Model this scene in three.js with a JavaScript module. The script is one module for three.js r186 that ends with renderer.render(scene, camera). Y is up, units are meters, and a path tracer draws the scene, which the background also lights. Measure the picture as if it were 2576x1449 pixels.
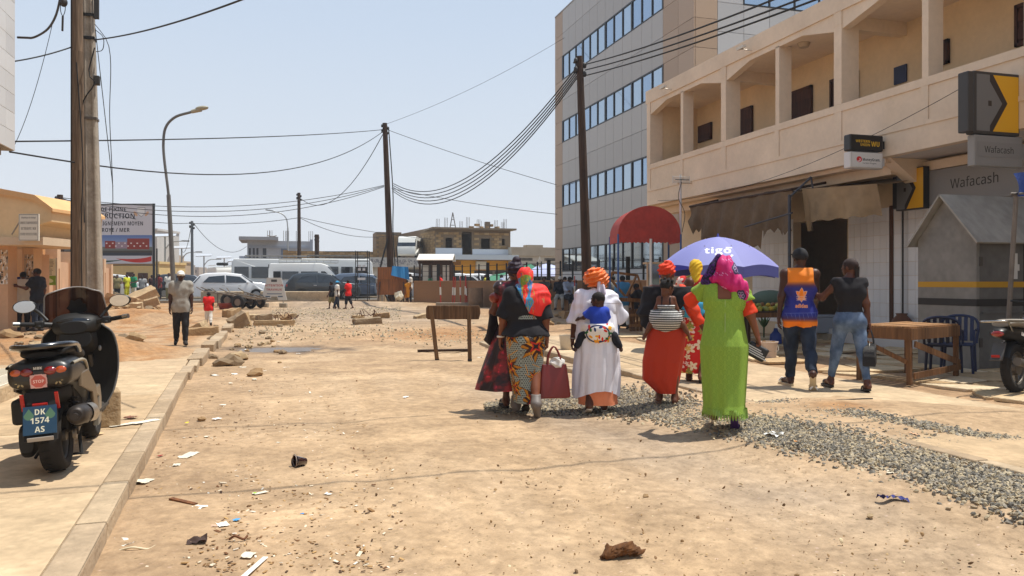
import * as THREE from 'three';
import { mergeGeometries, mergeVertices, toCreasedNormals } from 'three/addons/utils/BufferGeometryUtils.js';
import { RoundedBoxGeometry } from 'three/addons/geometries/RoundedBoxGeometry.js';

// ------------------------------------------------------------------ camera, sky, sun
const scene = new THREE.Scene();
const YAW = 16.6 * Math.PI / 180, EYE = 1.5, FPX = 1983;           // street runs along -z
const camera = new THREE.PerspectiveCamera(2 * Math.atan(724.5 / FPX) * 180 / Math.PI, 2576 / 1449, 0.1, 3000);
camera.position.set(0, EYE, 0);
camera.rotation.set(0, -YAW, 0);
camera.setViewOffset(2576, 1449, 0, 14.5, 2576, 1449);              // horizon a little above the middle
const SUN = new THREE.Vector3(0.36, 1, 0.03).normalize();
{
  const W = 256, H = 256, data = new Float32Array(W * H * 4);
  const stops = [[-90, .42, .35, .27], [-3, .64, .64, .64], [0, .72, .745, .775], [4, .69, .73, .785], [10, .62, .69, .78], [18, .535, .63, .765], [35, .40, .51, .69], [90, .27, .39, .60]];
  for (let j = 0; j < H; j++) {
    const el = (j + .5) / H * 180 - 90;
    let k = 0; while (k < stops.length - 2 && el > stops[k + 1][0]) k++;
    const A = stops[k], B = stops[k + 1], t = Math.min(1, Math.max(0, (el - A[0]) / (B[0] - A[0])));
    for (let i = 0; i < W; i++) { const o = (j * W + i) * 4; for (let c = 0; c < 3; c++) data[o + c] = A[c + 1] + (B[c + 1] - A[c + 1]) * t; data[o + 3] = 1; }
  }
  const sky = new THREE.DataTexture(data, W, H, THREE.RGBAFormat, THREE.FloatType);
  sky.mapping = THREE.EquirectangularReflectionMapping; sky.magFilter = sky.minFilter = THREE.LinearFilter; sky.needsUpdate = true;
  scene.background = sky; scene.environment = sky;
}
const sun = new THREE.DirectionalLight(new THREE.Color(1, .955, .87), 4.7);
sun.position.copy(SUN).multiplyScalar(60).add(new THREE.Vector3(5, 0, -25)); sun.target.position.set(5, 0, -25);
sun.castShadow = true; sun.shadow.mapSize.set(4096, 4096);
Object.assign(sun.shadow.camera, { left: -45, right: 45, top: 45, bottom: -45, near: 1, far: 160 });
scene.add(sun, sun.target);
scene.fog = new THREE.FogExp2(0xdde2e8, 0.0008);
const renderer = new THREE.WebGLRenderer({ antialias: true });
renderer.toneMapping = THREE.LinearToneMapping; renderer.toneMappingExposure = 1.12;
renderer.shadowMap.enabled = true; renderer.setSize(1024, 576);

// ------------------------------------------------------------------ helpers
const PI = Math.PI, V = (x, y, z) => new THREE.Vector3(x, y, z), R = d => d * PI / 180;
function rng(s) { return () => { s |= 0; s = s + 0x6D2B79F5 | 0; let t = Math.imul(s ^ s >>> 15, 1 | s); t = t + Math.imul(t ^ t >>> 7, 61 | t) ^ t; return ((t ^ t >>> 14) >>> 0) / 4294967296; }; }
const rnd = rng(7), rr = (a, b) => a + (b - a) * rnd();
const sst = (a, b, t) => { t = Math.min(1, Math.max(0, (t - a) / (b - a))); return t * t * (3 - 2 * t); };
const mix = (a, b, t) => a + (b - a) * t;
const h2 = (x, y, s = 0) => { let h = Math.imul(x, 374761393) + Math.imul(y, 668265263) + Math.imul(s, 144665) | 0; h = Math.imul(h ^ h >>> 13, 1274126177); return ((h ^ h >>> 16) >>> 0) / 4294967296; };
function vn(x, y, per = 0, s = 0) {                                 // value noise, tiles every per cells
  const xi = Math.floor(x), yi = Math.floor(y), fx = x - xi, fy = y - yi, u = fx * fx * (3 - 2 * fx), v = fy * fy * (3 - 2 * fy);
  const m = per ? q => ((q % per) + per) % per : q => q;
  const a = h2(m(xi), m(yi), s), b = h2(m(xi + 1), m(yi), s), c = h2(m(xi), m(yi + 1), s), d = h2(m(xi + 1), m(yi + 1), s);
  return a + (b - a) * u + (c - a) * v + (a - b - c + d) * u * v;
}
function fbm(x, y, o = 4, per = 0, s = 0) { let a = .5, r = 0, n = 0; for (let i = 0; i < o; i++) { r += a * vn(x, y, per, s + i); n += a; x *= 2; y *= 2; per *= 2; a *= .5; } return r / n; }

// picture points (in a 2576 x 1449 picture) to places
const FW = V(Math.sin(YAW), 0, -Math.cos(YAW)), RT = V(Math.cos(YAW), 0, Math.sin(YAW));
const at = (px, py, d) => V(0, EYE + (710 - py) / FPX * d, 0).addScaledVector(FW, d).addScaledVector(RT, (px - 1288) / FPX * d);
const dirOf = (px, py) => at(px, py, 1).sub(V(0, EYE, 0));
const onX = (px, py, X) => { const d = dirOf(px, py); return d.multiplyScalar(X / d.x).add(V(0, EYE, 0)); };
const onZ = (px, py, Z) => { const d = dirOf(px, py); return d.multiplyScalar(Z / d.z).add(V(0, EYE, 0)); };
const onY = (px, py, Y) => { const d = dirOf(px, py); return d.multiplyScalar((Y - EYE) / d.y).add(V(0, EYE, 0)); };
const depthOf = p => p.x * FW.x + p.z * FW.z;

const BUMPS = [];                                                   // mounds: x, z, radius x, radius z, height
function G(x, z) {
  let y = .33 * sst(20, 45, -z);
  y += .10 * sst(-1.2, -1.7, x) * sst(12.5, 14.5, -z) * (1 - sst(30, 36, -z));
  y += Math.max(.105 * sst(3.2, 5.1, x) * (1 - sst(9.5, 12.5, -z)), .12 * sst(7.2, 7.8, x) * (1 - sst(19, 23, -z)));
  y += .065 * Math.exp(-(((x - 4.72) / .42) ** 2)) * (1 - sst(8.5, 11, -z)) * (.75 + .5 * vn(z * .6, 3, 0, 8));
  y -= .06 * Math.exp(-((x - .1) ** 2 / 1.6 + (z + 18.9) ** 2 / 2.2));
  for (const b of BUMPS) y += b[4] * Math.exp(-(((x - b[0]) / b[2]) ** 2 + ((z - b[1]) / b[3]) ** 2));
  return y;
}
function gr(px, py, lift = 0) { let d = 12; for (let i = 0; i < 40; i++) { const p = at(px, py, d); d = mix(d, FPX * (EYE - G(p.x, p.z) - lift) / (py - 710), .6); } const p = at(px, py, d); p.y = G(p.x, p.z) + lift; return p; }

// geometry pieces
function clean(g) { if (g.index) g = g.toNonIndexed(); for (const k of Object.keys(g.attributes)) if (!['position', 'normal', 'uv'].includes(k)) g.deleteAttribute(k); if (!g.attributes.uv) g.setAttribute('uv', new THREE.BufferAttribute(new Float32Array(g.attributes.position.count * 2), 2)); if (!g.attributes.normal) g.computeVertexNormals(); g.morphAttributes = {}; return g; }
const tm = (g, x = 0, y = 0, z = 0, rx = 0, ry = 0, rz = 0, s) => { const m = new THREE.Matrix4().makeRotationFromEuler(new THREE.Euler(rx, ry, rz)); if (s) m.scale(Array.isArray(s) ? V(...s) : V(s, s, s)); m.setPosition(x, y, z); return clean(g).applyMatrix4(m); };
const B = (w, h, d, x = 0, y = 0, z = 0, rx = 0, ry = 0, rz = 0) => tm(new THREE.BoxGeometry(w, h, d), x, y, z, rx, ry, rz);
const RB = (w, h, d, r, x = 0, y = 0, z = 0, rx = 0, ry = 0, rz = 0) => tm(new RoundedBoxGeometry(w, h, d, 2, Math.min(r, w / 2.01, h / 2.01, d / 2.01)), x, y, z, rx, ry, rz);
const box6 = (x0, x1, y0, y1, z0, z1) => B(Math.abs(x1 - x0), Math.abs(y1 - y0), Math.abs(z1 - z0), (x0 + x1) / 2, (y0 + y1) / 2, (z0 + z1) / 2);
const CY = (r0, r1, h, x = 0, y = 0, z = 0, rx = 0, ry = 0, rz = 0, n = 14) => tm(new THREE.CylinderGeometry(r0, r1, h, n), x, y, z, rx, ry, rz);
const SP = (r, x = 0, y = 0, z = 0, s = [1, 1, 1], n = 14, rx = 0, ry = 0, rz = 0) => tm(new THREE.SphereGeometry(r, n, Math.max(6, n * .7 | 0)), x, y, z, rx, ry, rz, s);
const toV = p => p.isVector3 ? p : V(...p);
function rod(p, q, r0, r1 = r0, n = 8) { p = toV(p); q = toV(q); const g = clean(new THREE.CylinderGeometry(r1, r0, p.distanceTo(q), n)); return g.applyQuaternion(new THREE.Quaternion().setFromUnitVectors(V(0, 1, 0), q.clone().sub(p).normalize())).translate((p.x + q.x) / 2, (p.y + q.y) / 2, (p.z + q.z) / 2); }
function beam(p, q, w, h, up = V(0, 1, 0)) { p = toV(p); q = toV(q); const f = q.clone().sub(p), L = f.length(); f.normalize(); let u = up.clone(); if (Math.abs(f.dot(u)) > .95) u = V(1, 0, 0); const s = u.clone().cross(f).normalize(); u = f.clone().cross(s); const m = new THREE.Matrix4().makeBasis(s, u, f).setPosition(p.clone().add(q).multiplyScalar(.5)); return clean(new THREE.BoxGeometry(w, h, L)).applyMatrix4(m); }
const tube = (pts, r, seg = 24, rad = 6, closed = false) => clean(new THREE.TubeGeometry(new THREE.CatmullRomCurve3(pts.map(toV), closed), seg, r, rad, closed));
const shp = pts => { const s = new THREE.Shape(); pts.forEach((p, i) => i ? s.lineTo(p[0], p[1]) : s.moveTo(p[0], p[1])); return s; };
const EX = (pts, depth, bevel = 0, seg = 1) => clean(new THREE.ExtrudeGeometry(pts instanceof THREE.Shape ? pts : shp(pts), { depth, bevelEnabled: bevel > 0, bevelSize: bevel, bevelThickness: bevel, bevelSegments: seg, curveSegments: 10 }));
const lathe = (pts, n = 20) => clean(new THREE.LatheGeometry(pts.map(p => new THREE.Vector2(p[0], p[1])), n));
function skin(rings, closedRing = true, caps = true, vmul = 1) {    // rings: arrays of Vector3, equal length; smooth
  const n = rings[0].length, m = rings.length, pos = [], uv = [], idx = [], w = closedRing ? n + 1 : n; let vl = 0;
  for (let j = 0; j < m; j++) { if (j) vl += rings[j][0].distanceTo(rings[j - 1][0]); for (let i = 0; i < w; i++) { const p = rings[j][i % n]; pos.push(p.x, p.y, p.z); uv.push(i / n, vl * vmul); } }
  for (let j = 0; j < m - 1; j++) for (let i = 0; i < w - 1; i++) { const a = j * w + i, b = a + 1, c = a + w, d = c + 1; idx.push(a, b, d, a, d, c); }
  if (caps && closedRing) for (const j of [0, m - 1]) { const c = rings[j].reduce((s, p) => s.add(p), V(0, 0, 0)).multiplyScalar(1 / n), k = pos.length / 3; pos.push(c.x, c.y, c.z); uv.push(.5, .5); for (let i = 0; i < n; i++) { const p = rings[j][i]; pos.push(p.x, p.y, p.z); uv.push(.5, .5); } for (let i = 0; i < n; i++) { const a = k + 1 + i, b = k + 1 + (i + 1) % n; j ? idx.push(k, a, b) : idx.push(k, b, a); } }
  let g = new THREE.BufferGeometry(); g.setAttribute('position', new THREE.Float32BufferAttribute(pos, 3)); g.setAttribute('uv', new THREE.Float32BufferAttribute(uv, 2)); g.setIndex(idx); g.computeVertexNormals();
  if (closedRing) { const N = g.attributes.normal; for (let j = 0; j < m; j++) { const a = j * w, b = j * w + n; const nx = N.getX(a) + N.getX(b), ny = N.getY(a) + N.getY(b), nz = N.getZ(a) + N.getZ(b), l = Math.hypot(nx, ny, nz) || 1; N.setXYZ(a, nx / l, ny / l, nz / l); N.setXYZ(b, nx / l, ny / l, nz / l); } }
  return clean(g);
}
// superellipse section loft along local x: [x, y, z, ry, rz, power]
const loftX = (S, n = 24) => skin(S.map(([x, y, z, ry, rz, p = 2]) => Array.from({ length: n }, (_, i) => { const a = i / n * 2 * PI, c = Math.cos(a), s = Math.sin(a); return V(x, y + ry * Math.sign(s) * Math.abs(s) ** (2 / p), z - rz * Math.sign(c) * Math.abs(c) ** (2 / p)); })));
function rock(r, seed, flat = .7, det = 1) { let g = mergeVertices(new THREE.IcosahedronGeometry(r, det).deleteAttribute('normal').deleteAttribute('uv')); const P = g.attributes.position, q = rng(seed); for (let i = 0; i < P.count; i++) { const k = .68 + .6 * q(); P.setXYZ(i, P.getX(i) * k * 1.2, P.getY(i) * k * flat, P.getZ(i) * k); } g = g.toNonIndexed(); g.computeVertexNormals(); return clean(g); }

// materials and textures
function tex(n, f, rep = 1, srgb = true) { const d = new Uint8Array(n * n * 4); for (let y = 0; y < n; y++) for (let x = 0; x < n; x++) { const c = f(x / n, y / n, x, y), o = (y * n + x) * 4; if (c.length) { d[o] = c[0]; d[o + 1] = c[1]; d[o + 2] = c[2]; } else d[o] = d[o + 1] = d[o + 2] = c; d[o + 3] = 255; } const t = new THREE.DataTexture(d, n, n); t.wrapS = t.wrapT = THREE.RepeatWrapping; t.magFilter = THREE.LinearFilter; t.minFilter = THREE.LinearMipmapLinearFilter; t.generateMipmaps = true; t.repeat.set(rep, rep); if (srgb) t.colorSpace = THREE.SRGBColorSpace; t.needsUpdate = true; return t; }
function canvasTex(w, h, draw, rep) { const c = document.createElement('canvas'); c.width = w; c.height = h; const g = c.getContext('2d'); draw(g, w, h); const t = new THREE.CanvasTexture(c); t.colorSpace = THREE.SRGBColorSpace; if (rep) { t.wrapS = t.wrapT = THREE.RepeatWrapping; t.repeat.set(...rep); } t.needsUpdate = true; return t; }
const cl = v => Math.max(0, Math.min(255, v));
const stainT = tex(512, (u, v) => { const a = fbm(u * 6, v * 6, 5, 6, 3), b = fbm(u * 40, v * 40, 2, 40, 9), k = 196 + 62 * (a - .5) + 34 * (b - .5); return [cl(k + 36), cl(k + 34), cl(k + 31)]; }, .35);
const softT = tex(256, (u, v) => { const k = 236 + 22 * (fbm(u * 5, v * 5, 4, 5, 23) - .5) + 10 * (fbm(u * 50, v * 50, 2, 50, 9) - .5); return [cl(k + 4), cl(k + 2), cl(k)]; }, .3);
const roughT = tex(512, (u, v) => cl(150 + 150 * (fbm(u * 50, v * 50, 3, 50, 5) - .5) + 60 * (fbm(u * 8, v * 8, 3, 8, 1) - .5)), .5, false);
const woodT = tex(512, (u, v) => { const g = fbm(u * 60 + 2 * fbm(u * 4, v * 2, 3, 4, 2), v * 3, 4, 0, 4), s = vn(u * 8, v * 1, 8, 7), k = 168 + 110 * (g - .5) + 40 * (s - .5); return [cl(k + 30), cl(k + 16), cl(k)]; }, .8);
const weaveT = tex(128, (u, v, x, y) => 128 + 40 * ((x + y) % 4 < 2 ? 1 : -1) * (h2(x, y, 3) * .5 + .5), 20, false);
const mc = new Map();
function M(c, rough = .85, o = {}) { const key = c + '|' + rough + '|' + JSON.stringify(o, (k, v) => v && v.isTexture ? v.uuid : v); if (mc.has(key)) return mc.get(key); const { tri, ...rest } = o; const m = new THREE.MeshPhysicalMaterial({ color: c, roughness: rough, ...rest }); if (tri) m.userData.tri = tri; mc.set(key, m); return m; }
const plaster = (c, b = .003) => M(c, .92, { map: softT, bumpMap: roughT, bumpScale: b, tri: 1 });
const conc = (c, b = .012) => M(c, .95, { map: stainT, bumpMap: roughT, bumpScale: b, tri: 1.6 });
const wood = (c, r = .8) => M(c, r, { map: woodT, bumpMap: woodT, bumpScale: .003, tri: 1 });
const metal = (c, r = .45, m = .6) => M(c, r, { metalness: m });
const cloth = (c, r = .9) => M(c, r, { bumpMap: weaveT, bumpScale: .0008, tri: 1 });
const glassM = M(0x1a2026, .06, { metalness: 0, clearcoat: 1, clearcoatRoughness: .03 });
function triUV(g, s) { const P = g.attributes.position, N = g.attributes.normal, U = g.attributes.uv; for (let i = 0; i < P.count; i++) { const x = Math.abs(N.getX(i)), y = Math.abs(N.getY(i)), z = Math.abs(N.getZ(i)); if (y >= x && y >= z) U.setXY(i, P.getX(i) * s, P.getZ(i) * s); else if (x >= z) U.setXY(i, P.getZ(i) * s, P.getY(i) * s); else U.setXY(i, P.getX(i) * s, P.getY(i) * s); } return g; }

// scene building
const taken = {};
const numbered = n => { const k = taken[n] = (taken[n] ?? -1) + 1; return k ? n + '_' + String(k).padStart(3, '0') : n; };
function part(name, geo, mat, parent, label) {
  let g = Array.isArray(geo) ? (geo.length > 1 ? mergeGeometries(geo.map(q => clean(q))) : clean(geo[0])) : clean(geo);
  if (mat.userData.tri) triUV(g, mat.userData.tri);
  const m = new THREE.Mesh(g, mat); m.name = name; m.castShadow = m.receiveShadow = true;
  if (label) m.userData.label = label;
  parent.add(m); return m;
}
function inst(name, g, mat, parent, x, y, z, rx = 0, ry = 0, rz = 0, s) { const m = new THREE.Mesh(g, mat); m.name = name; m.castShadow = m.receiveShadow = true; m.position.set(x, y, z); m.rotation.set(rx, ry, rz); if (s) Array.isArray(s) ? m.scale.set(...s) : m.scale.setScalar(s); parent.add(m); return m; }
function tag(o, label, category, group) { o.userData.label = label; o.userData.category = category; if (group) o.userData.group = group; return o; }
function thing(name, label, category, p = [0, 0, 0], ry = 0, group) { const o = new THREE.Group(); o.name = numbered(name); p = toV(p); o.position.copy(p); o.rotation.y = ry; scene.add(o); return tag(o, label, category, group); }
function single(name, label, category, geo, mat, p = [0, 0, 0], ry = 0, group) { const m = part(numbered(name), geo, mat, scene); m.position.copy(toV(p)); m.rotation.y = ry; return tag(m, label, category, group); }
function struct(name, geo, mat) { const m = part(name, geo, mat, scene); m.userData.kind = 'structure'; return m; }
function dup(o, p, ry, label, group) { const c = o.clone(); c.name = numbered(o.name.replace(/_\d{3}$/, '')); c.userData = { ...o.userData }; if (p) c.position.copy(toV(p)); if (ry !== undefined) c.rotation.y = ry; if (label) c.userData.label = label; if (group) c.userData.group = group; scene.add(c); return c; }
const stage = s => console.log(s, Date.now() % 1e6); stage('start');
// ------------------------------------------------------------------ ground
const mound = (px, d, rx, rz, h) => { const p = at(px, 800, d); BUMPS.push([p.x, p.z, rx, rz, h]); };
mound(1440, 33, 5, 3.4, .2); mound(1270, 35, 3, 2.5, .1); mound(2240, 8.2, 1.3, .8, .06); mound(2480, 7.6, 1.4, .7, .05); mound(2080, 8.9, .9, .5, .04);
mound(60, 15.2, 1.7, 1.3, .3); mound(210, 14.6, 1.0, .8, .26); mound(330, 15.5, .9, .8, .14); mound(330, 26, 2.2, 1.6, .45); mound(1120, 24, 2.4, 1.2, .12); mound(640, 40, 5, 1.4, .12); mound(900, 41, 5, 1, .16);
const PUD = at(700, 875, 18.0);
const RUT = [[.9, .02], [2.35, .03], [1.5, -.05], [2.9, -.045], [.2, -.09], [1.7, -.1], [3.0, .06]];                // tyre ruts
const ruts = (x, z) => { if (z > 1 || z < -24) return 0; let s = 0; for (const [a, b] of RUT) { const d = x - a - b * z - .12 * Math.sin(z * .35 + a * 3); if (Math.abs(d) < .3) s += Math.exp(-d * d / .012) * (.45 + .75 * vn(z * .5, a * 9, 0, 14)); } return Math.min(1.2, s); };
const groundT = tex(1024, (u, v) => {
  const c = fbm(u * 9, v * 9, 4, 9, 11), m = fbm(u * 70, v * 70, 3, 70, 12), f = h2(u * 1024 | 0, v * 1024 | 0, 4);
  let k = 205 + 50 * (c - .5) + 56 * (m - .5) + 20 * (f - .5), r = 1, b = 1;
  const tr = vn(u * 6 + v * 1.5, v * 200, 0, 6); k += 16 * (tr - .5) * sst(.45, .7, fbm(u * 5, v * 5, 2, 5, 31));
  const sx = u * 110, sy = v * 110, cx = Math.floor(sx), cy = Math.floor(sy), q = h2(cx, cy, 21);
  if (q > .74) { const dx = sx - cx - .3 - .4 * h2(cx, cy, 22), dy = sy - cy - .3 - .4 * h2(cx, cy, 23), rd = .06 + .2 * h2(cx, cy, 24) ** 2; if (dx * dx + dy * dy * 2.2 < rd * rd) { if (q > .93) { k += 34; b = 1.1; } else { k *= .76; r = .97; b = .94; } } }
  const w = sst(.55, .8, fbm(u * 4 + 3, v * 4, 3, 4, 55)); k += 12 * w;
  return [cl(k * r + 14), cl(k + 2), cl((k - 8) * b)];
});
const groundB = tex(768, (u, v) => cl(128 + 190 * (fbm(u * 34, v * 34, 4, 34, 15) - .5) + 110 * (fbm(u * 150, v * 150, 2, 150, 16) - .5) + 50 * (vn(u * 10 + v * 3, v * 130, 0, 8) - .5)), 1, false);
groundT.repeat.set(1 / 5.2, 1 / 5.2); groundB.repeat.set(1 / 5.3, 1 / 5.3);
{
  const line = (segs) => { const o = []; for (const [a, b, n, p] of segs) for (let i = 0; i < n; i++) { const t = i / n; o.push(a + (b - a) * (p ? t ** p : t)); } return o; };
  const xs = line([[-900, -60, 16, .4], [-60, -8, 50], [-8, 13, 230], [13, 45, 50], [45, 900, 16, 2.5]]); xs.push(900);
  const zs = line([[60, 2, 14, .6], [2, -3, 20], [-3, -14, 140], [-14, -30, 130], [-30, -48, 90], [-48, -90, 40], [-90, -1500, 20, 2.6]]); zs.push(-1500);
  const nx = xs.length, nz = zs.length, pos = new Float32Array(nx * nz * 3), col = new Float32Array(nx * nz * 3), uv = new Float32Array(nx * nz * 2), idx = [];
  const sand = [.635, .50, .33], tan = [.56, .425, .265], rust = [.475, .27, .115], brown = [.46, .34, .215], grey = [.36, .32, .27], mud = [.17, .13, .095];
  for (let j = 0; j < nz; j++) for (let i = 0; i < nx; i++) {
    const x = xs[i], z = zs[j], o = (j * nx + i), D = Math.hypot(x, z);
    const n1 = fbm(x * .55 + 40, z * .55 + 40, 4, 0, 60), n2 = fbm(x * 2.1 + 9, z * 2.1 + 70, 3, 0, 61);
    pos[o * 3] = x; pos[o * 3 + 1] = G(x, z) + (n1 - .5) * .05 * sst(0, 3, D) * (1 - sst(60, 90, D)) + (n2 - .5) * .028 * (1 - sst(50, 80, D)) + .016 * (vn(x * 5 + .25 * z, z * .22, 0, 91) - .5) * (1 - sst(25, 40, D)) - .014 * ruts(x, z) * (.5 + n2); pos[o * 3 + 2] = z;
    uv[o * 2] = x; uv[o * 2 + 1] = z;
    let c = sand.slice(); const lerp = (q, t) => { t = Math.min(1, Math.max(0, t)); for (let k = 0; k < 3; k++) c[k] += (q[k] - c[k]) * t; };
    lerp(tan, sst(.42, .66, n1) * .6); lerp(tan, .75 * Math.min(1, ruts(x, z)) * (.5 + n2)); lerp(tan, .55 * sst(.5, .75, vn(x * 5 + .25 * z, z * .22, 0, 91)));
    lerp(brown, sst(.9, -.9, x + (n2 - .5) * 1.8) * .62 * (x > -1.6 ? 1 : .3));                    // dirtier, looser soil along the kerb
    lerp(tan, sst(.38, .5, n1 + .3 * (n2 - .5)) * sst(11, 13, -z + (n1 - .5) * 14) * .7); lerp(brown, sst(.44, .54, n1 + .35 * (n2 - .5)) * sst(14, 16, -z + (n2 - .5) * 12) * .6);
    lerp(rust, sst(-1.6, -2.2, x) * sst(13, 15, -z) * (.35 + .6 * sst(.4, .65, n2)));
    for (const [px, d, r, s] of [[1120, 22, 2.4, .8], [1290, 25, 2.2, .5], [120, 15, 2, .85], [2120, 8.4, .35, .8]]) { const p = at(px, 800, d); lerp(rust, s * Math.exp(-((x - p.x) ** 2 + (z - p.z) ** 2 * 1.6) / r / r) * (.6 + .9 * n2)); }
    lerp(rust, .75 * sst(7.6, 7.9, x + (n2 - .5) * .4) * sst(13.2, 12.6, x) * (.55 + .5 * n2)); lerp(brown, .5 * sst(7.6, 7.9, x + (n2 - .5) * .4) * sst(13.2, 12.6, x));
    const gb = x - 3.6 - .05 * z; lerp(grey, Math.exp(-((gb) ** 2) / .5) * sst(2, 5, -z) * (1 - sst(10, 13, -z)) * .55 * (.4 + n2));
    lerp(grey, sst(24, 30, -z) * sst(3, 0, Math.abs(x - 3.5) - 1.5) * (1 - sst(41, 43, -z)) * .55 * (.3 + n2));
    const pd = Math.hypot((x - PUD.x) / 1.9, (z - PUD.z) / 1.5) + (n2 - .5) * 1.1 + (n1 - .5) * .6; lerp(mud, .9 * (1 - sst(.45, 1.0, pd)));
    col.set(c, o * 3);
  }
  for (let j = 0; j < nz - 1; j++) for (let i = 0; i < nx - 1; i++) { const a = j * nx + i; idx.push(a, a + 1, a + nx + 1, a, a + nx + 1, a + nx); }
  const g = new THREE.BufferGeometry(); g.setAttribute('position', new THREE.BufferAttribute(pos, 3)); g.setAttribute('color', new THREE.BufferAttribute(col, 3)); g.setAttribute('uv', new THREE.BufferAttribute(uv, 2)); g.setIndex(idx); g.computeVertexNormals();
  const m = new THREE.Mesh(g, new THREE.MeshStandardMaterial({ vertexColors: true, map: groundT, bumpMap: groundB, bumpScale: .03, roughness: .97 })); m.name = 'ground'; m.receiveShadow = true; m.userData.kind = 'structure'; scene.add(m);
}
{ // shallow muddy water lying in the dip
  const pts = []; for (let i = 0; i < 60; i++) { const a = i / 60 * 2 * PI, r = 1 + .45 * (vn(Math.cos(a) * 2.2 + 5, Math.sin(a) * 2.2 + 5, 0, 77) - .5); pts.push([PUD.x + Math.cos(a) * 1.15 * r, -(PUD.z + Math.sin(a) * .62 * r)]); }
  const g = clean(new THREE.ShapeGeometry(shp(pts))).rotateX(-PI / 2).translate(0, G(PUD.x, PUD.z) + .02, 0);
  const m = part('muddy_puddle', g, M(0x6a5844, .4, { clearcoat: .4, clearcoatRoughness: .2 }), scene); m.userData.kind = 'structure';
}
stage('ground');
// main road across the end of the street
struct('main_road', [box6(-160, 160, .2, .345, -47.5, -58)], M(0x6a665f, .9, { map: stainT, bumpMap: roughT, bumpScale: .01, tri: .7 }));
struct('road_kerb', [box6(-90, 90, .2, .47, -47.2, -47.5)], conc(0x9a8d7c));
struct('far_pavement', [box6(-160, 160, .2, .46, -58, -66)], conc(0xa08e76));

// left pavement: poured slabs and kerb stones
const KX = z => -.91 + .047 * (Math.max(z, -12.6) + 4.5);          // outer face of the kerb
const slabM = [conc(0xcdb391, .006), conc(0xc7ac88, .006), conc(0xd2b996, .006)], kerbM = [conc(0xbca68a, .01), conc(0xc4ae90, .01), conc(0xb29b7e, .01)];
{
  const pv = new THREE.Group(); pv.name = 'left_pavement'; pv.userData.kind = 'structure'; scene.add(pv);
  for (let k = 0; k < 8; k++) { const z0 = 1.5 - k * 2.4; part('slab', RB(3.35, .3, 2.392, .012, 0, 0, 0), slabM[k % 3], pv).position.set(KX(z0 - 1.2) - .17 - 1.68, -.03 - .002 * (k % 2), z0 - 1.2); pv.children[pv.children.length - 1].rotation.y = z0 > -13 ? .047 : 0; }
  for (let k = 0; k < 36; k++) {
    const z0 = 2 - k * 1.0, far = z0 < -14.5, r = rng(k + 90); if (far && [19, 25, 31, 34].includes(k)) continue;
    const m = part('kerb_stone', RB(far ? .26 : .17, .34, .985, .018), kerbM[k % 3], pv);
    m.position.set(KX(z0 - .5) - .085 - (far ? .04 : 0) + (far ? (r() - .5) * .05 : 0), far ? G(-1.6, z0) - .1 + (r() - .5) * .04 : -.042, z0 - .5); if (!far) m.rotation.y = .047; else m.rotation.set((r() - .5) * .04, (r() - .5) * .06, (r() - .5) * .1);
  }
}
{ // tiled platform beside the scooter, in front of the tiled building
  const t = thing('tiled_platform', 'low platform with ribbed cream tiles beside the parked black scooter', 'platform');
  part('base', RB(3.4, .3, 5.0, .01, -4.72, .14, -10.1), conc(0xc8b08e), t);
  const g = clean(new RoundedBoxGeometry(.292, .02, .292, 1, .005)), rib = mergeGeometries([g, ...[0, 1, 2, 3].map(i => B(.26, .008, .03, 0, .012, -.105 + i * .07))]), ms = [M(0xd6cdbb, .7), M(0xcec4b0, .7), M(0xdad2c2, .7)];
  for (let i = 0; i < 6; i++) for (let j = 0; j < 16; j++) inst('tile', rib, ms[(i * 7 + j * 3) % 3], t, -3.2 - i * .3, .298, -7.8 - j * .3);
}
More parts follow.
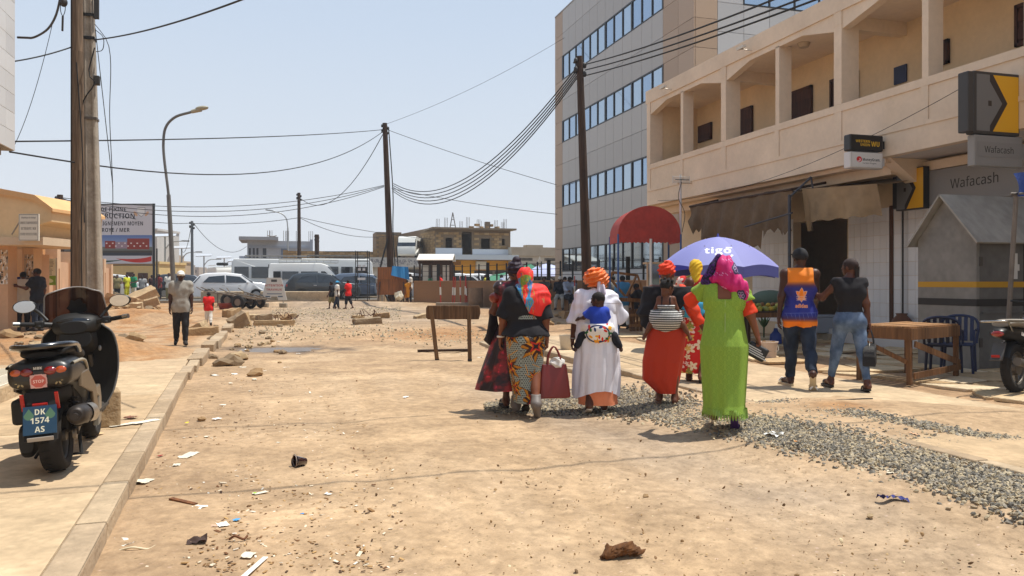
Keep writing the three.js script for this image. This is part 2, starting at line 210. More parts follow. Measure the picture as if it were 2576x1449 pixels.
{ // right pavement
  const pv = new THREE.Group(); pv.name = 'right_pavement'; pv.userData.kind = 'structure'; scene.add(pv);
  for (let k = 0; k < 9; k++) part('slab', RB(2.46, .26, 2.392, .014), slabM[(k + 1) % 3], pv).position.set(6.43, .012, 3 - k * 2.4 - 1.2);
  for (let k = 0; k < 14; k++) { const r = rng(k + 400), m = part('kerb_stone', RB(.15, .3, .99, .02), kerbM[(k + 1) % 3], pv); m.position.set(5.12 + (r() - .5) * .02, .005 + (r() - .5) * .01, -4.2 - k * 1.0); m.rotation.z = (r() - .5) * .06; }
  for (let k = 0; k < 8; k++) { const r = rng(k + 500), m = part('kerb_stone', RB(.3, .2, .96, .025), kerbM[k % 3], pv); m.position.set(4.78 + (r() - .5) * .08, -.025 + (r() - .5) * .02, -11 - k * 1.0); m.rotation.y = (r() - .5) * .1; }
  for (let k = 0; k < 3; k++) { const r = rng(k + 540), m = part('kerb_stone', RB(.98, .28, .16, .02), kerbM[k % 3], pv); m.position.set(5.6 + k * 1, .0, -18.75 + (r() - .5) * .1); m.rotation.y = (r() - .5) * .1; }
  // crazy paving in front of the shops
  const fm = [conc(0xdcc39c, .02), conc(0xd2b58c, .02), conc(0xe4cfad, .02), conc(0xc9aa80, .02)], q = rng(31);
  const J = (i, j) => { const r = rng(i * 131 + j * 17 + 5); return [8.0 + i * .74 + (r() - .5) * .5, -3.4 - j * .72 + (r() - .5) * .5]; };
  for (let i = 0; i < 6; i++) for (let j = 0; j < 22; j++) {
    if (q() < (j > 9 ? .4 : .1)) continue;
    const c = [J(i, j), J(i + 1, j), J(i + 1, j + 1), J(i, j + 1)], mx = (c[0][0] + c[1][0] + c[2][0] + c[3][0]) / 4, mz = (c[0][1] + c[1][1] + c[2][1] + c[3][1]) / 4;
    const pts = []; c.forEach((p, k) => { const n = c[(k + 1) % 4], s = .84; pts.push([(p[0] - mx) * s, -(p[1] - mz) * s]); pts.push([((p[0] + n[0]) / 2 - mx) * (s + .02 + q() * .06), -((p[1] + n[1]) / 2 - mz) * (s + .02 + q() * .06)]); });
    const m = part('flagstone', EX(pts, .03, .008).rotateX(-PI / 2), fm[(i * 3 + j * 5) % 4], pv); m.position.set(mx, G(mx, mz) + .004 + q() * .012, mz); m.rotation.set((q() - .5) * .03, 0, (q() - .5) * .03);
  }
}
// gravel, pebbles, straw: nobody could count them
function scatter(name, label, g, mat, list, cols) {
  const im = new THREE.InstancedMesh(g, mat, list.length), m = new THREE.Matrix4(), e = new THREE.Euler(), q = new THREE.Quaternion(), s = V(1, 1, 1), c = new THREE.Color();
  list.forEach((p, i) => { e.set(p[4] || rnd() * 6, p[5] ?? rnd() * 6, p[6] ?? rnd() * 6); q.setFromEuler(e); s.setScalar(p[3]); m.compose(V(p[0], p[1], p[2]), q, s); im.setMatrixAt(i, m); c.setHex(cols[rnd() * cols.length | 0]); im.setColorAt(i, c); });
  im.name = name; im.castShadow = im.receiveShadow = true; im.userData = { kind: 'stuff', label, category: 'gravel' }; scene.add(im); return im;
}
{
  const st = rock(1, 3, .5, 0), wm = new THREE.MeshStandardMaterial({ color: 0xffffff, roughness: .9 });
  const band = (L, n, jit) => { const o = []; for (let i = 0; i < n; i++) { const t = rnd() * (L.length - 1), k = t | 0, f = t - k, A = L[k], C = L[k + 1]; const e = (rnd() + rnd() + rnd()) / 3, u = jit ? e * 1.7 - .35 : e * 1.3 - .15; const px = mix(A[0], C[0], f), py = mix(mix(A[1], A[2], u), mix(C[1], C[2], u), f); if (py < 730) continue; const p = gr(px, py); const s = rr(.008, .024) * (A[3] || 1); o.push([p.x, p.y + s * .3 * rnd() - .002, p.z, s]); } return o; };
  const main = [[2640, 1150, 1330], [2400, 1115, 1250], [2200, 1080, 1190], [2000, 1050, 1135], [1900, 1035, 1108], [1750, 1000, 1085], [1600, 975, 1050], [1500, 980, 1040], [1350, 1000, 1042], [1220, 1015, 1032]];
  const L = [...band(main, 16000, 0), ...band(main, 9000, 1), ...band([[1860, 985, 1012], [2050, 1005, 1042], [2250, 1043, 1068], [2450, 1083, 1103], [2620, 1107, 1128]], 3600, 0)];
  scatter('gravel', 'grey crushed gravel strewn in bands along the dirt road', st, wm, L, [0x8a8376, 0x9a9080, 0x767065, 0xa89a82, 0xb8a88a, 0x666159, 0xb0a082]);
  const F = [...band([[680, 775, 800, 1.5], [860, 772, 800, 1.5], [1010, 772, 800, 1.5]], 2200, 1), ...band([[600, 800, 860, 1.6], [900, 800, 850, 1.6], [1250, 830, 880, 1.4]], 1100, 1)];
  scatter('loose_stones', 'small loose stones over the far dirt', st, wm, F, [0xa0967f, 0xb0a080, 0x8a8170, 0xc2b08c]);
  const P = []; for (let i = 0; i < 1500; i++) { const px = rr(180, 2600), py = 790 + 680 * Math.pow(rnd(), .8), p = gr(px, py); if (p.x < -1.0 || p.x > 5) continue; const s = rr(.003, .007) * (1 + rnd() ** 8 * 1.6); P.push([p.x, p.y + s * .3, p.z, s]); }
  scatter('pebbles', 'tiny pebbles scattered over the dirt road', st, wm, P, [0x8a6a48, 0x9c7c54, 0x7a5c3c, 0xb79a70, 0xd6c29c, 0x6a5238]);
  const chip = B(1, .12, .45), C = []; for (let i = 0; i < 1700; i++) { const p = gr(rr(240, 900) + 150 * rnd(), 800 + 640 * rnd()); if (p.x < -1.05 || p.x > 1.2 || p.z < -26) continue; const s = rr(.008, .03) * (rnd() < .06 ? 1.8 : 1); C.push([p.x, p.y + .004, p.z, s, rr(-.2, .2), rnd() * 6, rr(-.3, .3)]); }
  scatter('debris_flecks', 'flecks of straw, bark and paper trodden into the dirt beside the kerb', chip, wm, C, [0x6b4526, 0x7d5a35, 0xa98557, 0xd8cab0, 0x4c3524, 0xe6ddcc, 0x8d6a42, 0xb8935f]);
  for (const o of scene.children) if (o.name === 'debris_flecks') o.userData.category = 'debris';
}
stage('pavement');
// ------------------------------------------------------------------ arcaded building on the right
const FX = 11.5, MAIN = [-23.1, -18.65, -14.15, -9.65, -5.15, -.65], MIDP = [-20.95, -16.3, -11.8, -7.3, -2.8];
const cream = plaster(0xefdac0), creamIn = plaster(0xecd2ab), dado = plaster(0xd2ccc8), brownW = wood(0x5a3423, .7), darkM = M(0x1c1714, .95);
const zyEx = (pts, x0, th, holes = []) => { const s = shp(pts.map(p => [-p[0], p[1]])); for (const h of holes) s.holes.push(new THREE.Path(h.map(p => new THREE.Vector2(-p[0], p[1])))); return EX(s, th).rotateY(PI / 2).translate(x0, 0, 0); };
{
  const b = thing('arcaded_building', 'cream two storey building with an open arcaded balcony above white tiled shops', 'building', [FX, 0, -12]);
  const o = g => g.translate(-FX, 0, 12), P = (n, g, m, par = b, l) => part(n, (Array.isArray(g) ? g : [g]).map(o), m, par, l);
  const holes = []; for (let i = 0; i < 5; i++) { const a = MAIN[i] + .105, c = MAIN[i + 1] - .105; holes.push([[a, 5.27], [c, 5.27], [c, 6.88], [c - 1.1, 7.13], [a + 1.1, 7.13], [a, 6.88]]); }
  P('balcony_front', zyEx([[-23.25, 3.98], [-.5, 3.98], [-.5, 7.62], [-23.25, 7.62]], FX, .2, holes), cream);
  P('cornice', [box6(FX - .035, FX - .002, 7.27, 7.66, -23.28, -.45), box6(FX - .03, FX + .3, 7.63, 7.68, -23.28, -.45)], cream);
  P('rail', [box6(FX - .025, FX + .225, 5.13, 5.285, -23.2, -.5)], cream);
  for (const z of MAIN) P('post', [box6(FX - .022, FX + .42, 5.29, 7.0, z - .12, z + .12), box6(FX - .022, FX - .002, 4.5, 5.135, z - .11, z + .11), box6(FX - .026, FX - .003, 6.98, 7.272, z - .12, z + .12)], cream);
  for (const z of MIDP) P('post', [box6(FX + .0, FX + .34, 5.28, 7.15, z - .075, z + .075), box6(FX - .022, FX - .002, 4.5, 5.135, z - .085, z + .085)], cream);
  P('panel_ledge', [box6(FX - .02, FX - .002, 4.42, 4.505, -23.2, -.5)], cream);
  P('balcony_floor', [box6(FX + .2, 13.3, 3.99, 4.2, -23.2, -.5)], dado);
  P('balcony_ceiling', [box6(FX + .2, 13.3, 7.18, 7.6, -23.2, -.5)], cream);
  for (const z of MAIN.slice(1, 5)) P('ceiling_beam', [box6(FX + .4, 13.2, 6.9, 7.18, z - .1, z + .1)], cream);
  P('balcony_back_wall', [box6(13.2, 13.4, 4.9, 7.2, -23.2, -.5)], creamIn); P('dado', [box6(13.19, 13.4, 4.2, 4.9, -23.2, -.5)], dado);
  P('end_wall', [box6(FX + .2, 13.2, 4.2, 7.2, -23.2, -23.02)], creamIn); P('end_dado', [box6(FX + .42, 13.19, 4.2, 4.98, -23.02, -23.008)], dado);
  // timber shutters, doors on the back wall
  const sh = (px0, px1, pyT, pyB, door) => {
    const A = onX(px0, pyT, 13.19), C = onX(px1, pyT, 13.19), y1 = (A.y + onX(px1, pyT, 13.19).y) / 2, y0 = Math.max(4.22, onX(px0, pyB, 13.19).y), w = Math.abs(C.z - A.z), z = (A.z + C.z) / 2;
    const f = P(door ? 'door' : 'shutter', [box6(13.12, 13.19, y0, y0 + .06, z - w / 2, z + w / 2), box6(13.12, 13.19, y1 - .07, y1, z - w / 2, z + w / 2), box6(13.12, 13.19, y0, y1, z - w / 2, z - w / 2 + .06), box6(13.12, 13.19, y0, y1, z + w / 2 - .06, z + w / 2), box6(13.16, 13.188, y0, y1, z - w / 2 + .01, z + w / 2 - .01)], brownW);
    const n = door ? 2 : Math.max(3, Math.round(w / .17)); for (let i = 0; i < n; i++) { const zz = z - w / 2 + .06 + (i + .5) * (w - .12) / n; P('slat', door ? [box6(13.13, 13.16, y0 + .12, (y0 + y1) / 2 - .06, zz - .12, zz + .12), box6(13.13, 13.16, (y0 + y1) / 2 + .06, y1 - .15, zz - .12, zz + .12)] : [B(.03, y1 - y0 - .14, (w - .12) / n * .92, 13.14, (y0 + y1) / 2, zz, 0, .45)], brownW, f); }
  };
  sh(1760, 1792, 313, 360); sh(1838, 1895, 276, 355); sh(1978, 2045, 226, 310); sh(2092, 2161, 190, 278, 1); sh(2348, 2390, 105, 172); sh(2558, 2640, 0, 120, 1);
  P('blue_plaque', [box6(13.16, 13.19, onX(2267, 210, 13.2).y, onX(2267, 166, 13.2).y, onX(2252, 190, 13.2).z, onX(2283, 190, 13.2).z)], M(0x1f2b4d, .6));
  for (const [px, py] of [[2022, 117], [1878, 128]].slice(0, 1)) { const p = onY(px, py, 7.1); P('ceiling_lamp', [CY(.15, .11, .1, p.x, 7.13, p.z)], M(0xb8a489, .5)); }
  for (const z of [-21.6, -17.4]) P('spot_lamp', [B(.1, .07, .3, FX - .28, 7.42, z, 0, 0, .15), rod([FX - .3, 7.38, z], [FX, 7.34, z + .1], .012)], metal(0xcfc6b8));
  // ground floor
  P('soffit', [box6(FX + .2, 12.7, 3.9, 3.985, -23.2, -13)], cream); P('soffit_beam', [box6(12.0, 12.3, 3.7, 3.9, -23, -13.2)], cream);
  P('bracket', [EX([[0, 0], [1.0, 0], [1.0, -.62], [.86, -.62]], .3).translate(FX + .22, 3.985, -13.2)], cream);
  const wallG = [box6(12.72, 12.95, 0, 3.98, -23.2, -19.3), box6(12.72, 12.95, 0, 3.98, -19.3, -17.35), box6(12.72, 12.95, 3.03, 3.98, -17.35, -15.35), box6(12.72, 12.95, 0, 3.98, -15.35, -.5)];
  P('shop_wall', wallG, plaster(0xe3cba8)); P('gallery_lintel', [box6(12.52, 12.72, 3.74, 3.92, -12.95, -.5)], cream);
  P('body', [box6(13.42, 22, 4, 7.6, -23.15, -.5), box6(15.6, 22, 0, 3.98, -23.15, -.5)], cream); P('far_wall', [box6(12.96, 15.6, 0, 3.98, -23.2, -22.9)], cream);
  P('plinth', [box6(12.35, 12.75, 0, .42, -17.6, -9)], M(0xd6d2cc, .6)); P('threshold', [box6(12.2, 12.72, 0, .3, -17.3, -15.4)], conc(0xb4a690));
  const tg = clean(new RoundedBoxGeometry(.016, .292, .194, 1, .003)), tms = [M(0xe4e2e0, .35), M(0xe0dedb, .4), M(0xe8e6e3, .35)];
  const tiles = (z0, n) => { for (let i = 0; i < n; i++) for (let j = 0; j < 9; j++) inst('wall_tile', tg, tms[(i * 5 + j * 7 + (i * j) % 3) % 3], b, 12.712 - FX, .45 + .15 + j * .297, z0 + 12 + .1 + i * .2); };
  tiles(-15.3, 24); tiles(-19.15, 9);
  P('corner_strip', [box6(12.68, 12.705, .4, 3.15, -14.0, -13.9)], wood(0x6b4a33));
  P('downpipe', [rod([12.62, .3, -13.55], [12.62, 3.2, -13.55], .02)], M(0x2d2722, .6));
  // dark shop interior seen through the opening
  P('shop_floor', [box6(12.96, 15.6, .2, .3, -22.9, -13)], conc(0xb4a690)); P('shop_partition', [box6(12.96, 15.6, .3, 3.98, -13.1, -13)], cream); P('shop_back', [box6(15.5, 15.6, .3, 3.98, -22.9, -13)], cream); P('shop_shelf', [box6(14.9, 15.5, 1.1, 1.15, -17.6, -15), box6(14.9, 15.5, 1.7, 1.75, -17.6, -15), box6(14.9, 15.5, .3, .9, -17.6, -15)], wood(0x7d6044));
  // signs
  const wf = P('wafacash_fascia', [box6(12.5, 12.72, 3.04, 3.72, -13.7, -5)], M(0x85827f, .6));
  const wfT = canvasTex(1024, 256, (g, w, h) => { g.fillStyle = '#868380'; g.fillRect(0, 0, w, h); g.fillStyle = '#17130f'; g.font = '500 150px sans-serif'; g.textBaseline = 'middle'; g.fillText('Wafacash', 150, 128, 740); });
  const quad = (w, h) => clean(new THREE.PlaneGeometry(w, h));
  P('lettering', [quad(1.72, .43).rotateY(-PI / 2).translate(12.495, 3.4, -11.6)], M(0xffffff, .6, { map: wfT }), wf);
  const arrow = canvasTex(512, 512, (g, w, h) => { g.fillStyle = '#6f6e6d'; g.fillRect(0, 0, w, h); g.fillStyle = '#e0a60c'; g.beginPath(); g.moveTo(190, 0); g.lineTo(w, 0); g.lineTo(w, h); g.lineTo(190, h); g.lineTo(370, 250); g.fill(); g.fillStyle = '#2a201b'; g.beginPath(); g.moveTo(160, 0); g.lineTo(200, 0); g.lineTo(375, 250); g.lineTo(195, h); g.lineTo(160, h); g.lineTo(160, h - 50); g.lineTo(310, 255); g.lineTo(160, 60); g.fill(); g.fillStyle = '#2a201b'; g.fillRect(140, 235, 42, 48); });
  const ab = P('arrow_sign', [box6(12.36, 12.5, 2.98, 3.82, -13.45, -12.72), box6(12.48, 12.6, 3.05, 3.72, -13.68, -13.45)], M(0x2c2926, .5)); P('print', [quad(.7, .8).rotateY(-PI / 2).translate(12.355, 3.4, -13.08)], M(0xffffff, .5, { map: arrow }), ab);
  // projecting signs on the balcony
  const zs = onX(2190, 330, 11.2).z, bs = (n, y0, y1, t, m) => { const s = P(n, [RB(.78, y1 - y0, .2, .03, 11.03, (y0 + y1) / 2, zs), box6(11.4, FX, y0 + .07, y1 - .1, zs - .04, zs + .04)], m); P('print', [quad(.7, y1 - y0 - .05).translate(11.03, (y0 + y1) / 2, zs + .104)], M(0xffffff, .5, { map: t }), s); };
  bs('transfer_sign', 4.06, 4.38, canvasTex(512, 220, (g, w, h) => { g.fillStyle = '#17120f'; g.fillRect(0, 0, w, h); g.fillStyle = '#e8b70a'; g.font = 'bold 58px sans-serif'; g.fillText('WESTERN', 60, 108, 250); g.fillText('UNION', 138, 164, 170); g.font = 'bold 110px sans-serif'; g.fillText('WU', 326, 164, 150); }), M(0x241f1c, .4));
  bs('transfer_sign', 3.72, 4.04, canvasTex(512, 220, (g, w, h) => { g.fillStyle = '#dedbd6'; g.fillRect(0, 0, w, h); g.fillStyle = '#d3262a'; g.beginPath(); g.arc(120, 100, 46, 0, 7); g.fill(); g.strokeStyle = '#fff'; g.lineWidth = 12; g.beginPath(); g.arc(112, 108, 24, -1, 2.4); g.stroke(); g.fillStyle = '#1c1c1e'; g.font = 'bold 62px sans-serif'; g.fillText('MoneyGram.', 176, 122, 310); g.font = '30px sans-serif'; g.fillText("transfert d'argent", 178, 168, 240); }), M(0xcfcac4, .4));
  const zb = onX(2490, 250, 11.1).z, big = P('projecting_sign', [RB(.95, 1.0, .16, .02, 11.05, 4.36, zb + .1), RB(.12, .96, .2, .02, 10.5, 4.36, zb + .1)], M(0x3a3735, .5));
  P('print', [quad(.86, .9).translate(11.06, 4.36, zb + .184)], M(0xffffff, .5, { map: arrow }), big); const bl = P('name_panel', [RB(1.0, .5, .14, .02, 11.1, 3.6, zb + .1)], M(0x8b8885, .5));
  P('lettering', [quad(.96, .24).translate(11.14, 3.62, zb + .174)], M(0xffffff, .6, { map: wfT }), bl);
  P('drain_pipe', [rod([11.1, 3.9, zs - .5], [FX, 3.92, zs - .5], .035), rod([11.05, 4.36, -20.4], [FX, 4.38, -20.4], .03)], M(0xd8c3a6, .7));
  P('wall_cable', [tube([[12.68, 3.8, -13.4], [12.66, 3.72, -12.4], [12.67, 3.8, -11.6], [12.66, 3.7, -11.0], [12.67, 3.82, -10.4]], .009, 30)], M(0x241c16, .8));
}
// ------------------------------------------------------------------ glass and panel office block
{
  const GX = 14.2, z0 = -39.6, z1 = -25, top = 15.57;
  const b = thing('office_block', 'tall office block clad in grey panels with bands of blue mirror windows', 'building', [GX, 0, -32]);
  const o = g => g.translate(-GX, 0, 32), P = (n, g, m, par = b) => part(n, (Array.isArray(g) ? g : [g]).map(o), m, par);
  const pm = [M(0xa9a49d, .42, { metalness: .25 }), M(0xa29d97, .45, { metalness: .25 }), M(0xafaaa3, .42, { metalness: .25 })], tan = [M(0xb09880, .5, { metalness: .15 }), M(0xaa927a, .5, { metalness: .15 })], fr = M(0x1d1c1c, .4), gl = M(0xa9bccf, .05, { metalness: .85 }), glB = M(0xa0b6cd, .07, { metalness: .8 }), glC = M(0xb2c2d0, .045, { metalness: .88 }), gl2 = M(0xa8b4bb, .05, { metalness: .85 });
  P('core', [box6(GX + .06, 34, 0, top - .1, z0 + .06, z1 - .06)], M(0x4b4845, .9));
  const rows = [[2.05, 3.23], [5.41, 6.56], [8.74, 9.87], [11.99, 13.25]], n = 12, za = -38.45, zb2 = -27.35, mw = (zb2 - za) / n;
  const pan = (nm, mat, x, y0, y1, zA, zB) => P(nm, [box6(x, x + .06, y0 + .008, y1 - .008, zA + .008, zB - .008)], mat);
  const ys = [0.2, 1.1, 2.05, 3.23, 4.32, 5.41, 6.56, 7.65, 8.74, 9.87, 10.93, 11.99, 13.25, 14.4, top];
  for (let k = 0; k < ys.length - 1; k++) {
    const y0 = ys[k], y1 = ys[k + 1], win = rows.some(r => r[0] === y0);
    pan('panel', tan[k % 2], GX, y0, y1, z0, za); pan('panel', tan[(k + 1) % 2], GX, y0, y1, zb2, -26.15); pan('panel', tan[k % 2], GX, y0, y1, -26.15, z1);
    for (let i = 0; i < n; i++) {
      const a = za + i * mw, c = a + mw;
      if (!win) pan('panel', y0 < 2 ? M(0xc9c6c2, .35) : pm[(i * 3 + k * 5) % 3], GX, y0, y1, a, c);
      else P('window_pane', [box6(GX + .03, GX + .05, y0 + .05, y1 - .05, a + .03 + (i % 3 ? 0 : .05), c - .03)], k < 3 ? gl2 : [gl, glB, glC][(i * 7 + k * 3 + (i * k) % 5) % 3]);
    }
    if (win) P('window_frame', [box6(GX - .01, GX + .055, y0, y0 + .05, za, zb2), box6(GX - .01, GX + .055, y1 - .05, y1, za, zb2), ...Array.from({ length: n + 1 }, (_, i) => box6(GX - .012, GX + .055, y0, y1, za + i * mw - (i % 3 ? .025 : .07), za + i * mw + (i % 3 ? .025 : .05)))], fr);
  }
  // face towards the street's near end
  for (let k = 4; k < ys.length - 1; k++) for (let i = 0; i < 11; i++) {
    const x0 = i ? 15.15 + (i - 1) * 1.08 : GX + .062, x1 = i ? x0 + 1.08 : 15.15, dy = i ? -.42 : 0, y0 = ys[k] + dy, y1 = Math.min(top, ys[k + 1] + (k === ys.length - 2 ? 0 : dy)), win = rows.some(r => r[0] === ys[k]) && i > 1;
    if (win) P('window_pane', [box6(x0 + .03, x1 - .03, y0 + .04, y1 - .04, z1 - .04, z1 - .02)], gl);
    else P('panel', [box6(x0 + .008, x1 - .008, y0 + .008, y1 - .008, z1 - .06, z1)], i ? M([0xb9b7b4, 0xb3b1ae][(i + k) % 2], .35, { metalness: .3 }) : tan[k % 2]);
  }
  P('window_frame', [2, 3].map(r => box6(16.2, 26, rows[r][0] - .44, rows[r][0] - .38, z1 - .05, z1 + .01)).concat(Array.from({ length: 9 }, (_, i) => box6(16.23 + i * 1.08 - .03, 16.23 + i * 1.08 + .03, rows[3][0] - .42, rows[3][1] - .42, z1 - .05, z1 + .012))), fr);
  P('roof_edge', [box6(GX - .02, 34, top, top + .06, z0, z1)], M(0x8d8a86, .5));
  P('end_cladding', [box6(GX + .06, 34, .2, top, z0 - .03, z0 + .05)], pm[0]);
}
// ------------------------------------------------------------------ tiled building above the left edge
{
  const b = thing('tiled_building', 'white tiled upper storey overhanging the left pavement', 'building', [-4.5, 0, -10]);
  const o = g => g.translate(4.5, 0, 10), P = (n, g, m) => part(n, (Array.isArray(g) ? g : [g]).map(o), m, b);
  P('upper_storey', [box6(-4.53, -12, 3.85, 12, -16.1, 2)], M(0x8d8a86, .9)); P('ground_floor', [box6(-6.4, -12, 0, 3.85, -15.3, 2)], plaster(0xd9c4a4)); P('soffit_edge', [box6(-4.62, -12, 3.72, 3.85, -15.75, 2)], plaster(0x9d8f80));
  const tg = clean(new RoundedBoxGeometry(.03, .325, .49, 1, .004)), ms = [M(0xcfcdca, .3), M(0xc8c6c4, .32), M(0xd6d4d1, .3)];
  for (let i = 0; i < 14; i++) for (let j = 0; j < 16; j++) inst('wall_tile', tg, ms[(i * 3 + j * 5 + (i * j) % 4) % 3], b, -.018, 4.02 + j * .33, -16.1 + 10 + .25 + i * .495);
}
stage('near buildings');
// ------------------------------------------------------------------ people: fields meshed by surface nets
function nets(f, mn, mx, h) {
  const nx = Math.ceil((mx[0] - mn[0]) / h) + 2, ny = Math.ceil((mx[1] - mn[1]) / h) + 2, nz = Math.ceil((mx[2] - mn[2]) / h) + 2, val = new Float32Array(nx * ny * nz).fill(1), BK = 4, rad = BK * h * .87 + h * 1.5;
  for (let bz = 0; bz < nz; bz += BK) for (let by = 0; by < ny; by += BK) for (let bx = 0; bx < nx; bx += BK) {
    const d = f(mn[0] + (bx + BK / 2 - .5) * h, mn[1] + (by + BK / 2 - .5) * h, mn[2] + (bz + BK / 2 - .5) * h), skip = Math.abs(d) > rad * 1.35;
    if (skip && d > 0) continue;
    for (let z = bz; z < Math.min(nz, bz + BK); z++) for (let y = by; y < Math.min(ny, by + BK); y++) for (let x = bx; x < Math.min(nx, bx + BK); x++) val[(z * ny + y) * nx + x] = skip ? -1 : f(mn[0] + x * h, mn[1] + y * h, mn[2] + z * h);
  }
  for (let z = 0; z < nz; z++) for (let y = 0; y < ny; y++) for (let x = 0; x < nx; x++) if (!x || !y || !z || x === nx - 1 || y === ny - 1 || z === nz - 1) val[(z * ny + y) * nx + x] = Math.max(val[(z * ny + y) * nx + x], h * .3);
  const id = new Int32Array(nx * ny * nz).fill(-1), pos = [], idx = [];
  for (let z = 0; z < nz - 1; z++) for (let y = 0; y < ny - 1; y++) for (let x = 0; x < nx - 1; x++) {
    const v = []; let m = 0; for (let k = 0; k < 8; k++) { const q = val[((z + (k >> 2)) * ny + y + (k >> 1 & 1)) * nx + x + (k & 1)]; v.push(q); if (q < 0) m |= 1 << k; }
    if (m === 0 || m === 255) continue;
    let sx = 0, sy = 0, sz = 0, c = 0;
    for (let a = 0; a < 8; a++) for (let s = 0; s < 3; s++) { const b = a | 1 << s; if (b === a || (v[a] < 0) === (v[b] < 0)) continue; const t = v[a] / (v[a] - v[b]); sx += (a & 1) + (s === 0 ? t : 0); sy += (a >> 1 & 1) + (s === 1 ? t : 0); sz += (a >> 2) + (s === 2 ? t : 0); c++; }
    id[(z * ny + y) * nx + x] = pos.length / 3; pos.push(mn[0] + (x + sx / c) * h, mn[1] + (y + sy / c) * h, mn[2] + (z + sz / c) * h);
  }
  const I = (x, y, z) => id[(z * ny + y) * nx + x];
  for (let z = 1; z < nz - 1; z++) for (let y = 1; y < ny - 1; y++) for (let x = 1; x < nx - 1; x++) {
    const a = val[(z * ny + y) * nx + x] < 0, q = (p0, p1, p2, p3, fl) => { if (p0 < 0 || p1 < 0 || p2 < 0 || p3 < 0) return; fl ? idx.push(p0, p1, p2, p0, p2, p3) : idx.push(p0, p2, p1, p0, p3, p2); };
    if (a !== val[(z * ny + y) * nx + x + 1] < 0) q(I(x, y - 1, z - 1), I(x, y, z - 1), I(x, y, z), I(x, y - 1, z), a);
    if (a !== val[(z * ny + y + 1) * nx + x] < 0) q(I(x - 1, y, z - 1), I(x - 1, y, z), I(x, y, z), I(x, y, z - 1), a);
    if (a !== val[((z + 1) * ny + y) * nx + x] < 0) q(I(x - 1, y - 1, z), I(x, y - 1, z), I(x, y, z), I(x - 1, y, z), a);
  }
  const g = new THREE.BufferGeometry(); g.setAttribute('position', new THREE.Float32BufferAttribute(pos, 3)); g.setIndex(idx); g.computeVertexNormals(); g.setAttribute('uv', new THREE.Float32BufferAttribute(new Float32Array(pos.length / 3 * 2), 2)); return g;
}
const smin = (a, b, k) => { const h = Math.max(k - Math.abs(a - b), 0) / k; return Math.min(a, b) - h * h * k * .25; };
function cap(p, q, ra, rb = ra) { const ax = p.x, ay = p.y, az = p.z, dx = q.x - ax, dy = q.y - ay, dz = q.z - az, L = dx * dx + dy * dy + dz * dz || 1e-9; return (x, y, z, i = 0) => { const t = Math.max(0, Math.min(1, ((x - ax) * dx + (y - ay) * dy + (z - az) * dz) / L)), ex = x - ax - dx * t, ey = y - ay - dy * t, ez = z - az - dz * t; return Math.sqrt(ex * ex + ey * ey + ez * ez) - ra - (rb - ra) * t - i; }; }
const ell = (c, rx, ry, rz) => (x, y, z, i = 0) => { const px = x - c[0], py = y - c[1], pz = z - c[2], a = rx + i, b = ry + i, d = rz + i, k0 = Math.hypot(px / a, py / b, pz / d), k1 = Math.hypot(px / a / a, py / b / b, pz / d / d); return k1 < 1e-6 ? -Math.min(a, b, d) : k0 * (k0 - 1) / k1; };
const union = (L, k) => (x, y, z, i = 0) => { let d = 9; for (const f of L) d = d === 9 ? f(x, y, z, i) : smin(d, f(x, y, z, i), k); return d; };
const n3 = (x, y, z, s = 0) => vn(x + z * .73, y + z * .61, 0, s);
// head: about 0.23 m tall, chin base at y = 0, face to +z
const headF = (() => { const add = union([ell([0, .142, -.012], .074, .083, .094), ell([0, .068, .026], .052, .062, .06), cap(V(0, .02, -.03), V(0, .1, -.035), .05)], .04); const fea = union([cap(V(0, .128, .083), V(0, .095, .1), .008, .014), ell([0, .066, .083], .025, .008, .012), ell([0, .054, .081], .022, .008, .011), ell([0, .03, .068], .02, .016, .016), ell([.032, .145, .07], .022, .008, .014), ell([-.032, .145, .07], .022, .008, .014), ell([.077, .108, -.008], .01, .03, .018), ell([-.077, .108, -.008], .01, .03, .018), ell([.032, .123, .068], .0125, .0125, .0125), ell([-.032, .123, .068], .0125, .0125, .0125)], .006); return (x, y, z) => smin(add(x, y, z), fea(x, y, z), .012); })();
const headG = { fine: nets(headF, [-.1, -.04, -.12], [.1, .24, .13], .0055), low: nets(headF, [-.1, -.04, -.12], [.1, .24, .13], .011) };
function handG(curl, cell = .0046) { // right hand, fingers to -y, thumb to +z, palm to +x
  const L = [], zs = [.03, .01, -.01, -.028], ln = [.07, .078, .072, .056], Y = [-.084, -.088, -.084, -.076];
  zs.forEach((z, i) => { const w = V(0, -.012, z * .6), k = V(0, Y[i], z); L.push(cap(w, k, .014, .0115)); let a = curl * .55 + i * .05, p = k.clone(); for (const [f, r] of [[.5, .0095], [.3, .0085], [.25, .0078]]) { const q = p.clone().add(V(Math.sin(a), -Math.cos(a), (i - 1.5) * -.04).multiplyScalar(ln[i] * f)); L.push(cap(p, q, r, r * .92)); p = q; a += curl; } });
  const palm = union(L.filter((_, i) => i % 4 === 0), .02), fing = union(L.filter((_, i) => i % 4), .003), th = union([cap(V(.004, -.02, .018), V(.02, -.052, .044), .015, .011), cap(V(.02, -.052, .044), V(.028, -.08, .05 - .012 * curl), .0105, .009), cap(V(.028, -.08, .05 - .012 * curl), V(.034 + .01 * curl, -.1, .047 - .02 * curl), .009, .0075)], .006), wr = cap(V(0, .03, 0), V(0, -.015, 0), .02, .019);
  const f = (x, y, z) => smin(smin(smin(palm(x, y, z), wr(x, y, z), .02), fing(x, y, z), .004), th(x, y, z), .008);
  return nets(f, [-.05, -.2, -.06], [.12, .06, .085], cell);
}
const HANDS = { rest: handG(.45), grip: handG(1.35), flat: handG(.12) };
